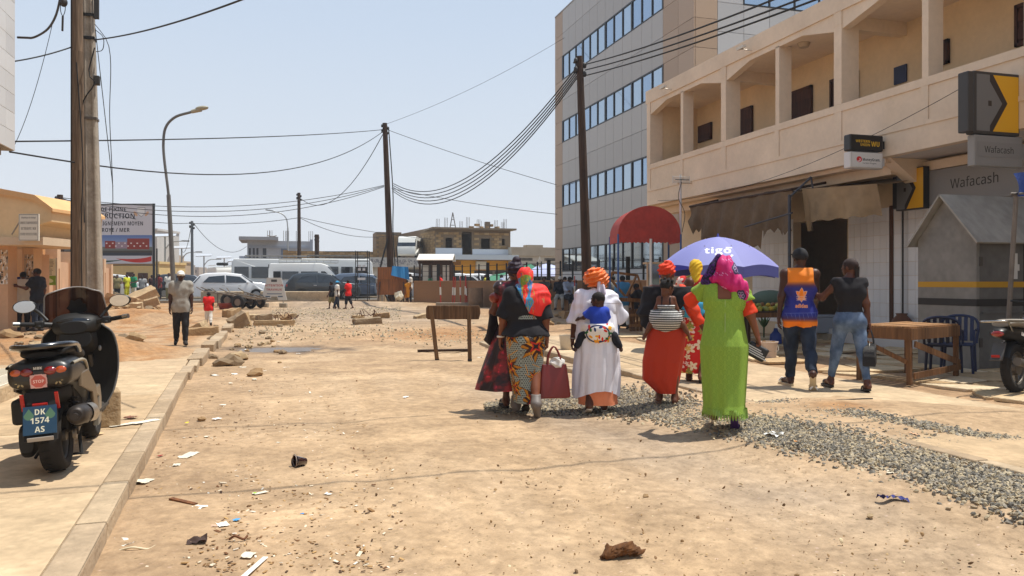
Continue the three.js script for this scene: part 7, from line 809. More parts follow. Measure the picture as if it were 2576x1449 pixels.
{ // peach boundary wall with pillars
  const A = V(-6.9, 0, -26.2), Bq = V(-8.2, 0, -44), o = thing('boundary_wall', 'long peach boundary wall with pillars running behind the twin poles', 'wall', [A.x, .1, A.z]), q = p => p.clone().sub(o.position).setY(0); const N = 6; for (let i = 0; i < N; i++) { const a = q(A.clone().lerp(Bq, i / N)), b = q(A.clone().lerp(Bq, (i + 1) / N)); part('wall_panel', beam(a.clone().setY(1.05), b.clone().setY(1.05), .18, 2.1), peach, o); part('pillar', B(.42, 2.5, .42, a.x + .02, 1.25, a.z), peach2, o); part('pillar_slot', B(.02, 1.3, .06, a.x + .235, 1.2, a.z), plaster(0xb5774a), o); } part('pillar', B(.42, 2.3, .42, q(Bq).x, 1.15, q(Bq).z), peach2, o); const e = q(at(120, 700, 27)); 
  const n = thing('notice_banner', 'white and green notice banner hung on the peach wall', 'banner', at(120, 780, 24.2).setY(.2), -YAW + .15); part('cloth', B(.46, .82, .02, 0, 1.62, 0), M(0xffffff, .8, { map: canvasTex(256, 512, (g, w, h) => { g.fillStyle = '#d9d8c2'; g.fillRect(0, 0, w, h); g.fillStyle = '#7da13a'; g.fillRect(0, 330, w, 182); g.fillStyle = '#3a3a34'; for (let i = 0; i < 12; i++) g.fillRect(20 + 20 * (i % 2), 24 + i * 25, 150 + 50 * h2(i, 1), 8); g.fillStyle = '#d3dcb0'; g.beginPath(); g.ellipse(130, 420, 90, 44, .2, 0, 7); g.fill(); }) }), n); part('post', [rod([-.24, 0, -.02], [-.24, 2.05, -.02], .02), rod([.24, 0, -.02], [.24, 2.05, -.02], .02)], M(0x8d7c66, .8), n);
}
{ // billboard
  const d = 46, c = at(274, 700, d), o = thing('billboard', 'large construction billboard with a picture of a red school building', 'billboard', [c.x, G(c.x, c.z), c.z], -YAW), k = d / FPX, y = py => 1.5 + (710 - py) * k - o.position.y, x = px => (px - 274) * k;
  const T = canvasTex(1024, 700, (g, w, h) => { g.fillStyle = '#c6c3c6'; g.fillRect(0, 0, w, h); g.fillStyle = '#1d1a20'; g.textAlign = 'center'; g.font = 'bold 62px sans-serif'; g.fillText('VILLE DE PIKINE', 480, 74, 520); g.font = 'bold 82px sans-serif'; g.fillText('CONSTRUCTION', 510, 160, 640); g.font = 'bold 66px sans-serif'; g.fillText("COLLEGE D'ENSEIGNEMENT MOYEN", 470, 244, 900); g.fillText('DE THIAROYE / MER', 480, 322, 560); const s = g.createLinearGradient(0, 360, 0, 500); s.addColorStop(0, '#5c74a8'); s.addColorStop(1, '#9aa6bd'); g.fillStyle = s; g.fillRect(0, 360, w, 250); g.fillStyle = '#6d7068'; g.fillRect(0, 500, w, 60); g.fillStyle = '#8e3a2e'; g.fillRect(470, 430, 120, 90); g.fillRect(730, 400, 260, 130); g.fillStyle = '#99808a'; g.fillRect(590, 440, 140, 80); g.fillStyle = '#e0d6d0'; for (let i = 0; i < 14; i++) g.fillRect(480 + i * 36, 450 + (i % 2) * 34, 18, 14); g.fillStyle = '#4c463e'; g.fillRect(0, 545, w, 25); g.fillStyle = '#3c3f45'; g.fillRect(0, 570, w, 36); g.fillStyle = '#c6c3c6'; g.fillRect(0, 606, w, 94); g.fillStyle = '#2c4a3a'; g.beginPath(); g.moveTo(0, 620); g.quadraticCurveTo(380, 690, 720, 650); g.quadraticCurveTo(380, 720, 0, 690); g.fill(); g.fillStyle = '#c0392f'; g.beginPath(); g.moveTo(1015, 612); g.quadraticCurveTo(880, 660, 600, 640); g.quadraticCurveTo(840, 720, 1015, 670); g.fill(); g.fillStyle = '#dcdad6'; g.beginPath(); g.moveTo(850, 30); g.lineTo(940, 30); g.lineTo(940, 100); g.lineTo(895, 140); g.lineTo(850, 100); g.fill(); g.strokeStyle = '#6d6a68'; g.lineWidth = 5; g.stroke(); g.fillStyle = '#c9a07c'; for (const dx of [-1, 1]) { g.beginPath(); g.ellipse(895 + dx * 66, 105, 16, 34, dx * .6, 0, 7); g.fill(); } });
  part('print', clean(new THREE.PlaneGeometry(x(384) - x(165), y(516) - y(663))).translate((x(384) + x(165)) / 2, (y(516) + y(663)) / 2, .06), M(0xffffff, .8, { map: T }), o); part('backing', box6(x(164), x(385), y(664), y(515), -.05, .05), M(0x8d8a88, .8), o); for (const px of [160, 387]) part('post', [box6(x(px) - .05, x(px) + .05, 0, y(512), -.05, .05), box6(x(px) + .14, x(px) + .2, 0, y(625), -.05, .02)], M(0x1d1c1c, .6), o); for (const [a, b] of [[668, 665.5], [514.5, 512.5]]) part('rail', box6(x(160), x(390), y(a), y(b), -.06, .06), M(0x1d1c1c, .6), o);
}
{ const d = 62, mk = (n, l, px0, px1, pt, c, dd, win) => { const a = at(px0, pt, dd), b = at(px1, pt, dd), w = a.distanceTo(b), o = thing(n, l, 'building', [(a.x + b.x) / 2, .3, (a.z + b.z) / 2], -YAW), k = dd / FPX; part('wall', box6(-w / 2, w / 2, 0, a.y - .3, -5, 0), plaster(c), o); part('coping', box6(-w / 2 - .1, w / 2 + .1, a.y - .3, a.y - .1, -5, .15), plaster(c), o); for (const [x0, y0, x1, y1, nm] of win) part(nm, box6((x0 - (px0 + px1) / 2) * k, (x1 - (px0 + px1) / 2) * k, Math.max(.02, 1.2 + (710 - y1) * k), 1.2 + (710 - y0) * k, 0, .07), M(0x4a2f22, .8), o); return o; };
  mk('yellow_house', 'cream yellow house with brown door behind the billboard', 255, 400, 664, 0xd9bf86, 62, [[318, 685, 336, 705, 'window'], [348, 687, 372, 738, 'door']]); mk('cream_house', 'cream and white flat roofed building behind the braced poles', 55, 172, 560, 0xdccb98, 52, [[80, 605, 92, 625, 'window']]); mk('white_house', 'white block behind the right end of the billboard', 372, 395, 580, 0xc9c8c4, 75, []); mk('street_houses', 'jumble of low pale houses along the far pavement beyond the lamp posts', 396, 436, 660, 0xbda98e, 85, [[402, 675, 410, 690, 'window'], [418, 672, 426, 705, 'door']]); }
// ------------------------------------------------------------------ low brown wall, fence, kiosk behind
{
  const A = at(1042, 700, 42.5), Bq = at(1143, 700, 42), C = at(1660, 700, 28.5), o = thing('brown_wall', 'low brown rendered wall along the end of the street', 'wall', [A.x, .2, A.z]), q = p => p.clone().sub(o.position), m = plaster(0x9a7350), h = 1.6; part('wall', [beam(q(A).setY(h / 2 - .25), q(Bq).setY(h / 2 - .25), .2, h), beam(q(Bq).setY(h / 2 - .25), q(C).setY(h / 2 - .25), .2, h)], m, o); part('coping', [beam(q(A).setY(1.36), q(Bq).setY(1.36), .26, .04), beam(q(Bq).setY(1.36), q(C).setY(1.36), .26, .04)], plaster(0xb08a64), o); part('bench_ledge', beam(q(Bq.clone().lerp(C, .42)).add(V(-.3, 0, .35)).setY(.25), q(Bq.clone().lerp(C, .82)).add(V(-.3, 0, .35)).setY(.25), .5, .6), m, o);
  const f = thing('post_fence', 'fence of black posts and wires on top of the brown wall', 'fence', [A.x, 1.58, A.z]), fm = M(0x1d1b1a, .6), qf = p => p.clone().sub(f.position); for (let i = 0; i < 24; i++) { const p = i < 5 ? A.clone().lerp(Bq, i / 5) : Bq.clone().lerp(C, (i - 5) / 18), big = i % 6 === 3; part('post', B(big ? .16 : .06, big ? .95 : .82, .06, qf(p).x, .42, qf(p).z), fm, f); } part('wire', [.25, .5, .75].flatMap(y => [rod(qf(A).setY(y), qf(Bq).setY(y), .012, .012, 4), rod(qf(Bq).setY(y), qf(C).setY(y), .012, .012, 4)]), fm, f);
  for (const [px, tilt, sc] of [[1109, .03, 1], [1138, -.04, 1], [1143, -.03, .98], [1159, .02, 1], [1170, -.02, 1.05], [1175, .05, .95]]) { const p = at(px, 760, 40.5); p.y = G(p.x, p.z); const s = thing('marker_stake', 'red and white surveying stake stuck in the dirt against the brown wall', 'stake', p, 0, 'surveying stakes before the brown wall'); s.rotation.z = tilt; part('red_part', [rod([0, 0, 0], [0, .55 * sc, 0], .025), rod([0, .95 * sc, 0], [0, 1.5 * sc, 0], .025)], M(0xb5281c, .6), s); part('white_part', rod([0, .55 * sc, 0], [0, .95 * sc, 0], .042), M(0xd9d4c8, .6), s); }
  { const p = at(1545, 770, 31), s = thing('marker_stake', 'single red and white stake beside the seated men', 'stake', p.setY(G(p.x, p.z))); const p2 = at(1547 - 10, 760, 31); part('red_part', [rod([0, 0, 0], [0, .6, 0], .02), rod([0, 1.0, 0], [0, 1.4, 0], .02)], M(0xb5281c, .6), s); part('white_part', rod([0, .6, 0], [0, 1.0, 0], .03), M(0xd9d4c8, .6), s); s.position.copy(at(1540, 770, 31.5)).setY(.35); s.position.addScaledVector(RT, -1.5); }
  { const p = at(1168, 760, 39); const y = G(p.x, p.z); for (const [dx, w] of [[-1.1, .6], [-.45, .8], [.3, .75]]) single('concrete_slab', 'grey concrete slab laid before the surveying stakes', 'slab', RB(w, .2, .3, .02), conc(0x9a8f80), p.clone().addScaledVector(RT, dx).setY(y + .12), -YAW, 'slabs before the brown wall'); const b = at(1165, 755, 38.5).addScaledVector(RT, .62); const bl = thing('oil_drum', 'rusty upright oil drum against the brown wall', 'drum', b.setY(G(b.x, b.z))); part('drum', lathe([[0, 0], [.36, 0], [.36, .3], [.375, .31], [.36, .33], [.36, .6], [.375, .61], [.36, .63], [.36, .95], [.3, .95], [.3, .9], [0, .9]], 24), M(0x8a7058, .8, { map: stainT, tri: 1 }), bl); }
  { const p = at(1098, 700, 49).setY(.34), k = thing('bus_shelter', 'small brown timber booth with a white pitched roof behind the wall', 'booth', p, -YAW), br = wood(0x5a4030); part('roof', [beam(V(0, 2.9, -.2), V(0, 2.5, 1.2), 2.2, .05), beam(V(0, 2.9, -.2), V(0, 2.5, -1.4), 2.2, .05)], M(0xd9d2c6, .6), k); part('frame', [-.95, -.3, .35, .95].map(x => B(.12, 2.5, .12, x, 1.25, .7)).concat([B(2.1, .2, .12, 0, 2.4, .7), B(2.1, .9, .1, 0, .45, .7)]), br, k); for (const x of [-.62, .03, .65]) part('window', box6(x - .2, x + .2, 1.1, 2.2, .72, .76), M(0xb9b7ae, .4), k); part('back', B(2.0, 2.4, .1, 0, 1.2, -.9), br, k); }
  { const p = at(1362, 700, 47).setY(.34), s = thing('road_sign', 'back of a diamond road sign on a post by the white shops', 'sign', p); part('post', rod([0, 0, 0], [0, 2.4, 0], .04), M(0x3d3c3a, .6), s); part('plate', B(.5, .5, .03, -.1, 2.35, 0, 0, .9, PI / 4), M(0x8d8a84, .5), s); }
  { const p = at(1375, 700, 50).setY(.34), s = thing('parasol', 'pale blue parasol beyond the brown wall near the office block', 'parasol', p); part('canopy', lathe([[0, 2.35], [.6, 2.2], [1.2, 1.85], [1.45, 1.55], [1.44, 1.5], [1.18, 1.8], [.6, 2.12], [0, 2.25]], 16), M(0xb4bbdc, .7), s); part('pole', rod([0, 0, 0], [0, 2.4, 0], .03), steelM, s); }
  { const p = at(1265, 700, 52).setY(.34), s = thing('green_tarp_stall', 'stall under a sloping green tarpaulin behind the brown wall', 'stall', p); part('tarp', cloth3(V(-1.1, 1.6, .8), V(1.6, 2.4, .8), V(-1.4, 1.2, 2), V(1.6, 2.1, 2.2), 12, 4, (q, u, v) => q.add(V(0, -.12 * Math.sin(u * PI), 0))), fab(0x3c7a5a, .7), s); part('pole', [rod([1.5, 0, 1], [1.5, 2.35, 1], .03), rod([-1, 0, 1], [-1, 1.55, 1], .03)], wdDark, s); }
}
stage('left');
// ------------------------------------------------------------------ vehicles
function car(o) {
  const { L, Hh, Wd, prof, belt, wins, wh, wr = .34, paint, label, cat = 'car', name = 'car', low } = o, p = o.pos, g = thing(name, label, cat, p, o.ry || 0);
  const s = new THREE.Shape(); prof.forEach((q, i) => i ? s.lineTo(q[0], q[1]) : s.moveTo(q[0], q[1])); const f = prof[prof.length - 1]; const yb = prof[0][1]; for (const x of wh.slice().sort((a, b) => b - a)) { s.lineTo(x + wr * 1.15, yb); s.absarc(x, wr * .98, wr * 1.15, Math.asin((yb - wr * .98) / (wr * 1.15)), PI - Math.asin((yb - wr * .98) / (wr * 1.15)), false); }
  const bend = gm => { const P = gm.attributes.position; for (let i = 0; i < P.count; i++) { const x = P.getX(i), y = P.getY(i), t = 1 - (o.tumble ?? .17) * Math.max(0, (y - belt) / (Hh - belt)) - .1 * sst(.72, 1, Math.abs(x) / (L / 2)); P.setZ(i, P.getZ(i) * t); } gm.computeVertexNormals(); return toCreasedNormals(gm, .6); };
  part('body', bend(EX(s, Wd - .12, .06, 3).translate(0, 0, -(Wd - .12) / 2)), paint, g);
  for (const w of wins) part(w.n || 'window', bend(EX(w.p, Wd + .012).translate(0, 0, -(Wd + .012) / 2)), glassM, g);
  for (const x of wh) for (const z of [1, -1]) { const t = part('wheel', lathe([[wr * .6, -.1], [wr * .95, -.11], [wr, -.07], [wr, .07], [wr * .95, .11], [wr * .6, .1]], 22).rotateX(PI / 2).translate(x, wr, z * (Wd / 2 - .12)), M(0x1b1a19, .9), g); part('rim', [CY(wr * .62, wr * .62, .18, x, wr, z * (Wd / 2 - .11), PI / 2, 0, 0, 18)], metal(o.rim || 0x8d8c8a, .4, .7), t); }
  if (!low) { for (const z of [1, -1]) { part('tail_light', RB(.1, .18, .22, .03, prof[1][0] + .06, belt - .1, z * (Wd / 2 - .2)), M(0xa01812, .2, { clearcoat: 1 }), g); part('headlight', RB(.16, .12, .28, .03, -prof[1][0] - .18, belt - .28, z * (Wd / 2 - .25)), M(0xd4d6d8, .1), g); part('door_handle', [RB(.18, .03, .02, .008, -.5, belt - .08, z * (Wd / 2 + .004)), RB(.18, .03, .02, .008, .45, belt - .1, z * (Wd / 2 + .004))], metal(0xb9b9b8, .3), g); part('mirror', RB(.12, .13, .2, .04, L * .19, belt + .1, z * (Wd / 2 + .06)), paint, g); } part('sill', [B(L * .42, .1, Wd + .01, 0, .33, 0)], M(0x232221, .8), g); }
  return g;
}
const pxc = (px, d, y) => { const p = at(px, 700, d); p.y = y ?? Math.max(G(p.x, p.z), .345); return p; };
const whiteP = M(0xf0f0ef, .25, { clearcoat: .8, clearcoatRoughness: .1 }), darkP = M(0x363d42, .25, { clearcoat: .9, clearcoatRoughness: .08 }), offP = M(0xe0e0dc, .45);
const suv = { L: 4.7, Hh: 1.7, Wd: 1.85, belt: 1.05, wh: [-1.4, 1.42], wr: .37, prof: [[-2.2, .32], [-2.33, .5], [-2.34, .85], [-2.26, 1.08], [-1.85, 1.55], [-1.5, 1.66], [-.4, 1.7], [.5, 1.6], [1.15, 1.13], [1.95, 1.0], [2.28, .82], [2.33, .5], [2.25, .32]], wins: [{ p: [[-1.7, 1.14], [-1.35, 1.5], [-.45, 1.58], [-.42, 1.12]] }, { p: [[-.34, 1.12], [-.36, 1.58], [.45, 1.5], [.95, 1.12]] }, { n: 'windscreen', p: [[1.16, 1.13], [.53, 1.6], [.57, 1.62], [1.24, 1.14]] }, { n: 'rear_window', p: [[-2.27, 1.1], [-1.87, 1.55], [-1.83, 1.52], [-2.18, 1.1]] }] };
car({ ...suv, paint: whiteP, pos: pxc(586, 49.5), label: 'white sport utility car stopped on the main road behind the handcarts', rim: 0xaaaaaa });
car({ ...suv, paint: darkP, pos: pxc(812, 48.8), L: 4.4, prof: suv.prof.map(([x, y]) => [x * .95, y > 1.3 ? y - .02 : y]), wh: [-1.3, 1.35], wins: suv.wins.map(w => ({ n: w.n, p: w.p.map(([x, y]) => [x * .95, y]) })), label: 'black sport utility car behind the concrete barrier blocks' });
car({ ...suv, paint: M(0x3b4048, .3, { clearcoat: .6 }), pos: pxc(470, 57), label: 'dark grey car partly hidden behind the white sport utility car', low: 1 });
car({ ...suv, paint: M(0x5f6c7e, .3, { clearcoat: .6 }), pos: pxc(916, 51.5), label: 'blue grey people carrier beside the metal rack' });
for (const [px, d, c, l] of [[1040, 50.5, 0xd9dadb, 'white car behind the boy in yellow'], [1165, 53, 0xd4d5d6, 'white car whose roof shows over the brown wall'], [1345, 50, 0xc9cccf, 'pale car behind the women with head wraps'], [1215, 55, 0xdedfe0, 'white car parked before the yellow shop front']]) car({ ...suv, paint: M(c, .3, { clearcoat: .6 }), pos: pxc(px, d), label: l, low: 1 });
car({ ...suv, name: 'pickup', paint: M(0xc9cdd0, .35), pos: pxc(296, 58), label: 'pale four wheel drive with roof rack behind the crowd by the billboard', low: 1 });
const vanP = L => [[-L / 2 + .08, .4], [-L / 2, .6], [-L / 2 + .02, 2.0], [-L / 2 + .12, 2.3], [L / 2 - 1.7, 2.32], [L / 2 - 1.3, 2.2], [L / 2 - .55, 1.35], [L / 2 - .1, 1.15], [L / 2, .8], [L / 2 - .02, .45], [L / 2 - .1, .4]];
function rack(g, L, W2, y, m) { part('roof_rack', [rod([-L / 2, y, W2], [L / 2, y, W2], .03), rod([-L / 2, y, -W2], [L / 2, y, -W2], .03), rod([-L / 2, y + .2, W2], [L / 2, y + .2, W2], .03), rod([-L / 2, y + .2, -W2], [L / 2, y + .2, -W2], .03), ...Array.from({ length: 9 }, (_, i) => { const x = -L / 2 + i * L / 8; return rod([x, y, W2], [x, y + .2, W2], .02); }), ...Array.from({ length: 9 }, (_, i) => { const x = -L / 2 + i * L / 8; return rod([x, y + .03, -W2], [x, y + .03, W2], .025); })], m, g); }
{ const L = 4.9, g = car({ name: 'minibus', cat: 'minibus', L, Hh: 2.32, Wd: 1.9, belt: 1.3, tumble: .08, wh: [-1.35, 1.55], wr: .36, prof: vanP(L), paint: offP, pos: pxc(776, 51.6), label: 'white minibus with a long roof rack stopped behind the black car', wins: [[-2.2, -1.75], [-1.65, -.65], [-.5, .55]].map(([a, b]) => ({ p: [[a, 1.35], [a, 1.85], [b, 1.85], [b, 1.35]] })).concat([{ p: [[.75, 1.33], [.75, 1.86], [1.0, 1.86], [1.55, 1.36]] }, { n: 'windscreen', p: [[1.9, 1.36], [1.17, 2.17], [1.22, 2.19], [1.97, 1.37]] }]) }); rack(g, 3.7, .75, 2.42, M(0xbcbab4, .4)); part('rear_ladder', [rod([-2.5, .6, .3], [-2.48, 2.3, .3], .03), rod([-2.5, .6, -.3], [-2.48, 2.3, -.3], .03)], M(0x2a2725, .6), g); }
const busP = (L, h) => [[-L / 2 + .05, .4], [-L / 2, .7], [-L / 2 + .02, h - .2], [-L / 2 + .15, h], [L / 2 - .3, h], [L / 2 - .08, h - .25], [L / 2, 1.2], [L / 2, .6], [L / 2 - .06, .4]];
{ const L = 6.2, g = car({ name: 'bus', cat: 'bus', L, Hh: 2.75, Wd: 2.2, belt: 1.5, tumble: .05, wh: [-1.9, 2.0], wr: .42, prof: busP(L, 2.75), paint: offP, pos: pxc(700, 57), label: 'long white bus standing behind the white minibus', low: 1, wins: [[-2.95, -2.0], [-1.8, -.6], [-.45, .7], [.85, 1.9], [2.0, 2.7]].map(([a, b]) => ({ p: [[a, 1.45], [a, 2.25], [b, 2.25], [b, 1.45]] })) }); part('blue_band', B(L * .98, .1, 2.21, 0, 1.05, 0), M(0x4a5f8a, .5), g); rack(g, 4.5, .8, 2.85, M(0x6d6a66, .5)); }
{ const L = 5, g = car({ name: 'bus', cat: 'bus', L, Hh: 2.75, Wd: 2.2, belt: 1.5, tumble: .05, wh: [-1.5, 1.5], wr: .42, prof: busP(L, 2.75), paint: offP, pos: pxc(845, 56.5), label: 'white bus half hidden behind the white minibus, ahead of the longer bus', low: 1, wins: [[-2.3, -1.2], [-1.0, .1], [.3, 1.1], [1.3, 2.1]].map(([a, b]) => ({ p: [[a, 1.45], [a, 2.25], [b, 2.25], [b, 1.45]] })) }); rack(g, 4, .8, 2.85, M(0x4d4a46, .5)); }
{ const L = 4.6, g = car({ name: 'minibus', cat: 'minibus', L, Hh: 2.4, Wd: 2.0, belt: 1.4, tumble: .06, wh: [-1.4, 1.4], wr: .38, prof: busP(L, 2.4), paint: M(0xd0cfc9, .5), pos: pxc(556, 72), ry: PI / 2 + .25, label: 'white minibus seen from behind with a spare tyre on its roof', low: 1, wins: [[-1.9, -1.1], [-.9, 0], [.2, 1.1], [1.3, 1.9]].map(([a, b]) => ({ p: [[a, 1.4], [a, 2.0], [b, 2.0], [b, 1.4]] })).concat([]) }); part('rear_bars', Array.from({ length: 7 }, (_, i) => B(.03, .55, .05, -2.33, 1.7, -.75 + i * .25)), M(0x2a2a2a, .6), g); rack(g, 3.6, .8, 2.48, M(0xc4c3bd, .5)); part('spare_tyre', clean(new THREE.TorusGeometry(.38, .14, 10, 22)).rotateX(PI / 2).translate(-.6, 2.8, 0), M(0x1b1a19, .9), g); }
{ const L = 3.6, g = car({ name: 'derelict_van', cat: 'van', L, Hh: 1.9, Wd: 1.7, belt: 1.05, tumble: .1, wh: [-1.1, 1.1], wr: .3, prof: [[-1.7, .35], [-1.8, .5], [-1.78, 1.7], [-1.65, 1.85], [1.2, 1.88], [1.4, 1.75], [1.72, 1.0], [1.8, .8], [1.8, .45], [1.7, .35]], paint: M(0xd3d3cc, .5), pos: pxc(1032, 68, 3.45), ry: -PI / 2 - .35, label: 'derelict white van body standing on the roof of the graffiti shops', low: 1, wins: [{ p: [[-1.5, 1.1], [-1.5, 1.6], [-.4, 1.6], [-.4, 1.1]] }, { p: [[-.2, 1.1], [-.2, 1.6], [.9, 1.6], [1.2, 1.1]] }, { n: 'windscreen', p: [[1.68, 1.08], [1.42, 1.72], [1.46, 1.74], [1.76, 1.08]] }] }); part('grille', B(.03, .14, .9, 1.83, .72, 0), M(0x2a2826, .7), g); }
{ // metal rack with goods by the road
  const p = pxc(912, 46.5, .35), t = thing('metal_rack', 'tall black metal rack hung with small goods at the roadside', 'rack', p, -YAW), m = M(0x262423, .6); part('frame', [-.35, .35].flatMap(x => [-.3, .3].map(z => rod([x, 0, z], [x, 3.0, z], .025))).concat([.3, 1, 1.7, 2.4, 2.95].flatMap(y => [rod([-.35, y, .3], [.35, y, .3], .02), rod([-.35, y, -.3], [.35, y, -.3], .02), rod([-.35, y, -.3], [-.35, y, .3], .02), rod([.35, y, -.3], [.35, y, .3], .02)])).concat([rod([-2.2, 2.95, 0], [.4, 2.95, 0], .03), rod([-2.2, 2.6, 0], [.4, 2.6, 0], .02)]), m, t); part('goods', [[-.12, 2.1], [.14, 2.1], [-.12, 1.9], [.14, 1.9], [0, 1.35], [.15, 1.35], [-.15, 1.35]].map(([x, y]) => B(.16, .14, .02, x, y, .32)), M(0xc9cccf, .5), t); }
// handcarts, warning board, barriers
function cart(px, py, ry, label) { const p = gr(px, py), t = thing('handcart', label, 'cart', p, ry, 'handcarts by the roadside'), m = M(0x6d6459, .8); for (const z of [.5, -.5]) { const w = part('wheel', lathe([[.18, -.06], [.3, -.07], [.33, 0], [.3, .07], [.18, .06]], 18).rotateX(PI / 2).translate(0, .33, z), M(0x201e1c, .9), t); part('hub', CY(.16, .16, .1, 0, .33, z, PI / 2), metal(0x77706a), w); } part('bed', [rod([-.9, .45, .4], [1.1, .75, .4], .03), rod([-.9, .45, -.4], [1.1, .75, -.4], .03), rod([0, .33, .5], [0, .33, -.5], .03), rod([.7, .68, .3], [.7, 0, .3], .03)], m, t); for (let i = 0; i < 8; i++) part('slat', beam([-.85 + i * .25, .47 + i * .037, .44], [-.85 + i * .25, .47 + i * .037, -.44], .09, .025), wood(0x8d7c66), t); part('handle', [rod([1.1, .75, .4], [1.5, .95, .3], .025), rod([1.1, .75, -.4], [1.5, .95, -.3], .025)], m, t); return t; }
cart(615, 778, 2.6, 'wooden handcart standing by the boy in red'); cart(632, 776, 2.2, 'wooden handcart tipped against its neighbour before the warning board'); cart(580, 772, 2.9, 'handcart with a red tub beside the white sport utility car');
{ const p = gr(690, 773), t = thing('warning_board', 'white trapezoid roadworks warning board with red lettering', 'sign', p, -YAW), T = canvasTex(512, 640, (g, w, h) => { g.fillStyle = '#cfcac0'; g.fillRect(0, 0, w, h); g.fillStyle = '#4a4744'; g.fillRect(200, 50, 110, 70); g.fillStyle = '#a8352a'; g.font = 'bold 84px sans-serif'; g.textAlign = 'center'; g.fillText('ATTENTION', 256, 250, 350); g.fillText('TRAVAUX', 256, 370, 300); g.fillStyle = '#5c6a78'; g.fillRect(120, 450, 280, 26); g.fillRect(90, 520, 90, 40); g.fillRect(330, 520, 90, 40); }); const bg = EX([[-.62, .35], [-.2, .35], [-.14, .52], [.14, .52], [.2, .35], [.62, .35], [.34, 1.42], [-.34, 1.42]], .03), U = bg.attributes.uv, Q = bg.attributes.position; for (let i = 0; i < U.count; i++) U.setXY(i, .5 + Q.getX(i) / 1.3, (Q.getY(i) - .35) / 1.07); part('board', bg, M(0xffffff, .7, { map: T }), t); for (const x of [-.45, .45]) { part('leg', rod([x, 0, 0], [x * .9, .5, 0], .02), M(0x8d857a, .6), t); } for (const x of [-.45, .45]) part('weight', RB(.35, .22, .25, .04, x, .1, .05), conc(0xa89c88), t); }
[[735, 1.7, 52], [788, 1.5, 52], [828, 1.1, 52], [1004, .7, 50], [683, 1.2, 53], [960, .5, 49], [560, 2.4, 53]].forEach(([px, w, py], i) => { const p = at(px, 750, 46.2), s = single('barrier_block', ['long stained concrete barrier block before the black car', 'concrete barrier block between the black car and the boys', 'short concrete barrier block behind the boys', 'broken concrete block on the roadside by the pole', 'concrete block half hidden by the warning board', 'small pale block beside the roadside rack', 'low rubble barrier before the white sport utility car'][i], 'barrier', RB(w, .72, .5, .06), conc(0xbda88a, .02), p.setY(.33 + .28), -YAW + (i % 2) * .06); });
stage('vehicles');
// ------------------------------------------------------------------ people further off
const toCam = (px, off = 0) => facing(px, PI + off);
function walker(o) {
  const p = o.pos || gr(o.px, o.f, o.lift || 0), d = depthOf(p), H = o.H || (o.f - o.t) / FPX * d, far = d > 35, R = person({ label: o.l, pos: p, ry: o.ry ?? facing(o.px), H, group: o.group, skin: o.skin || [SK.b, SK.c, SK.d][(o.px | 0) % 3], cell: d > 48 ? .042 : far ? .034 : .021, armL: o.aL || [.15, .12, .25], armR: o.aR || [-.15, .12, .25], legL: o.lL || [.18, .03, .1, 0], legR: o.lR || [-.18, .03, .25, .3], head: o.head, sit: o.sit, fat: o.fat || 1 });
  const e = far ? .022 : .018, sl = o.sl ?? .75;
  garment(R, { n: o.topN || 'shirt', m: o.top, b: ['torso', 'shou', ['upL', sl, .02], ['upR', sl, .02], ...(o.sit === undefined ? [['thL', .4], ['thR', .4]] : []), ...(sl > 1 ? [['foL', .9, .01], ['foR', .9, .01]] : [])], d: e, y0: (o.sit !== undefined ? R.J.hipL.y - .05 : (o.hem ?? .44) * H), wr: far ? 0 : .006, box: o.box });
  garment(R, { n: o.botN || 'trousers', m: o.bot, b: ['torso', ['thL', 1.15], ['thR', 1.15], ['shnL', o.leg ?? .95, .008], ['shnR', o.leg ?? .95, .008]], d: e * .85, y1: R.J.hipL.y + .07 * H, wr: far ? 0 : .006, k: .02 });
  if (o.cap) { const cf = ell([0, .15, -.012], .09, .1, .108), br = ell([0, .168, .12], .07, .012, .06); blob(R, 'cap', o.cap, (x, y, z) => { const q = R.hd(x, y, z); return Math.min(Math.max(cf(q.x, q.y, q.z), .13 - q.y), o.kufi ? 9 : br(q.x, q.y, q.z)); }, ...headBox(R, [-.25, 0, -.25], [.25, .32, .25]), far ? .016 : .01); }
  else hair(R, hairM, .01, .07);
  if (!far) for (const k of ['L', 'R']) garment(R, { n: 'shoe', m: o.shoe || soleM, b: ['ft' + k], d: .01, wr: 0, cell: .012 });
  return R;
}
{ const R = walker({ px: 455, f: 868, t: 682, ry: toCam(455), top: FB.grey, bot: M(0x1c1b1f, .85, cr), cap: M(0xd8d6d0, .8), skin: SK.d, l: 'man in a sweat stained grey t-shirt and white cap walking toward the scooter', aL: [.05, .16, .12], aR: [-.05, .16, .12], lL: [.1, .02, .05, 0], lR: [-.12, .02, .35, .3], head: [.05, .05] }); }
walker({ px: 525, f: 819, t: 736, top: FB.red, bot: FB.offwhite, l: 'boy in a red t-shirt and white trousers walking along the left kerb', skin: SK.d });
walker({ px: 834, f: 778, t: 709, top: FB.black, bot: FB.khaki, leg: .2, l: 'boy in black carrying a bag, walking beside the boy in the blue cap', ry: facing(834, 1.2) }); walker({ px: 848, f: 778, t: 707, top: FB.offwhite, bot: FB.darkDenim, cap: M(0x3a9ac9, .8), l: 'boy in pale shirt and blue cap crossing the road', ry: facing(848, -1.3) }); walker({ px: 876, f: 778, t: 704, top: FB.red, bot: FB.black, leg: .5, l: 'boy in red shirt and black shorts crossing by the barrier blocks', ry: facing(876, 1.0) });
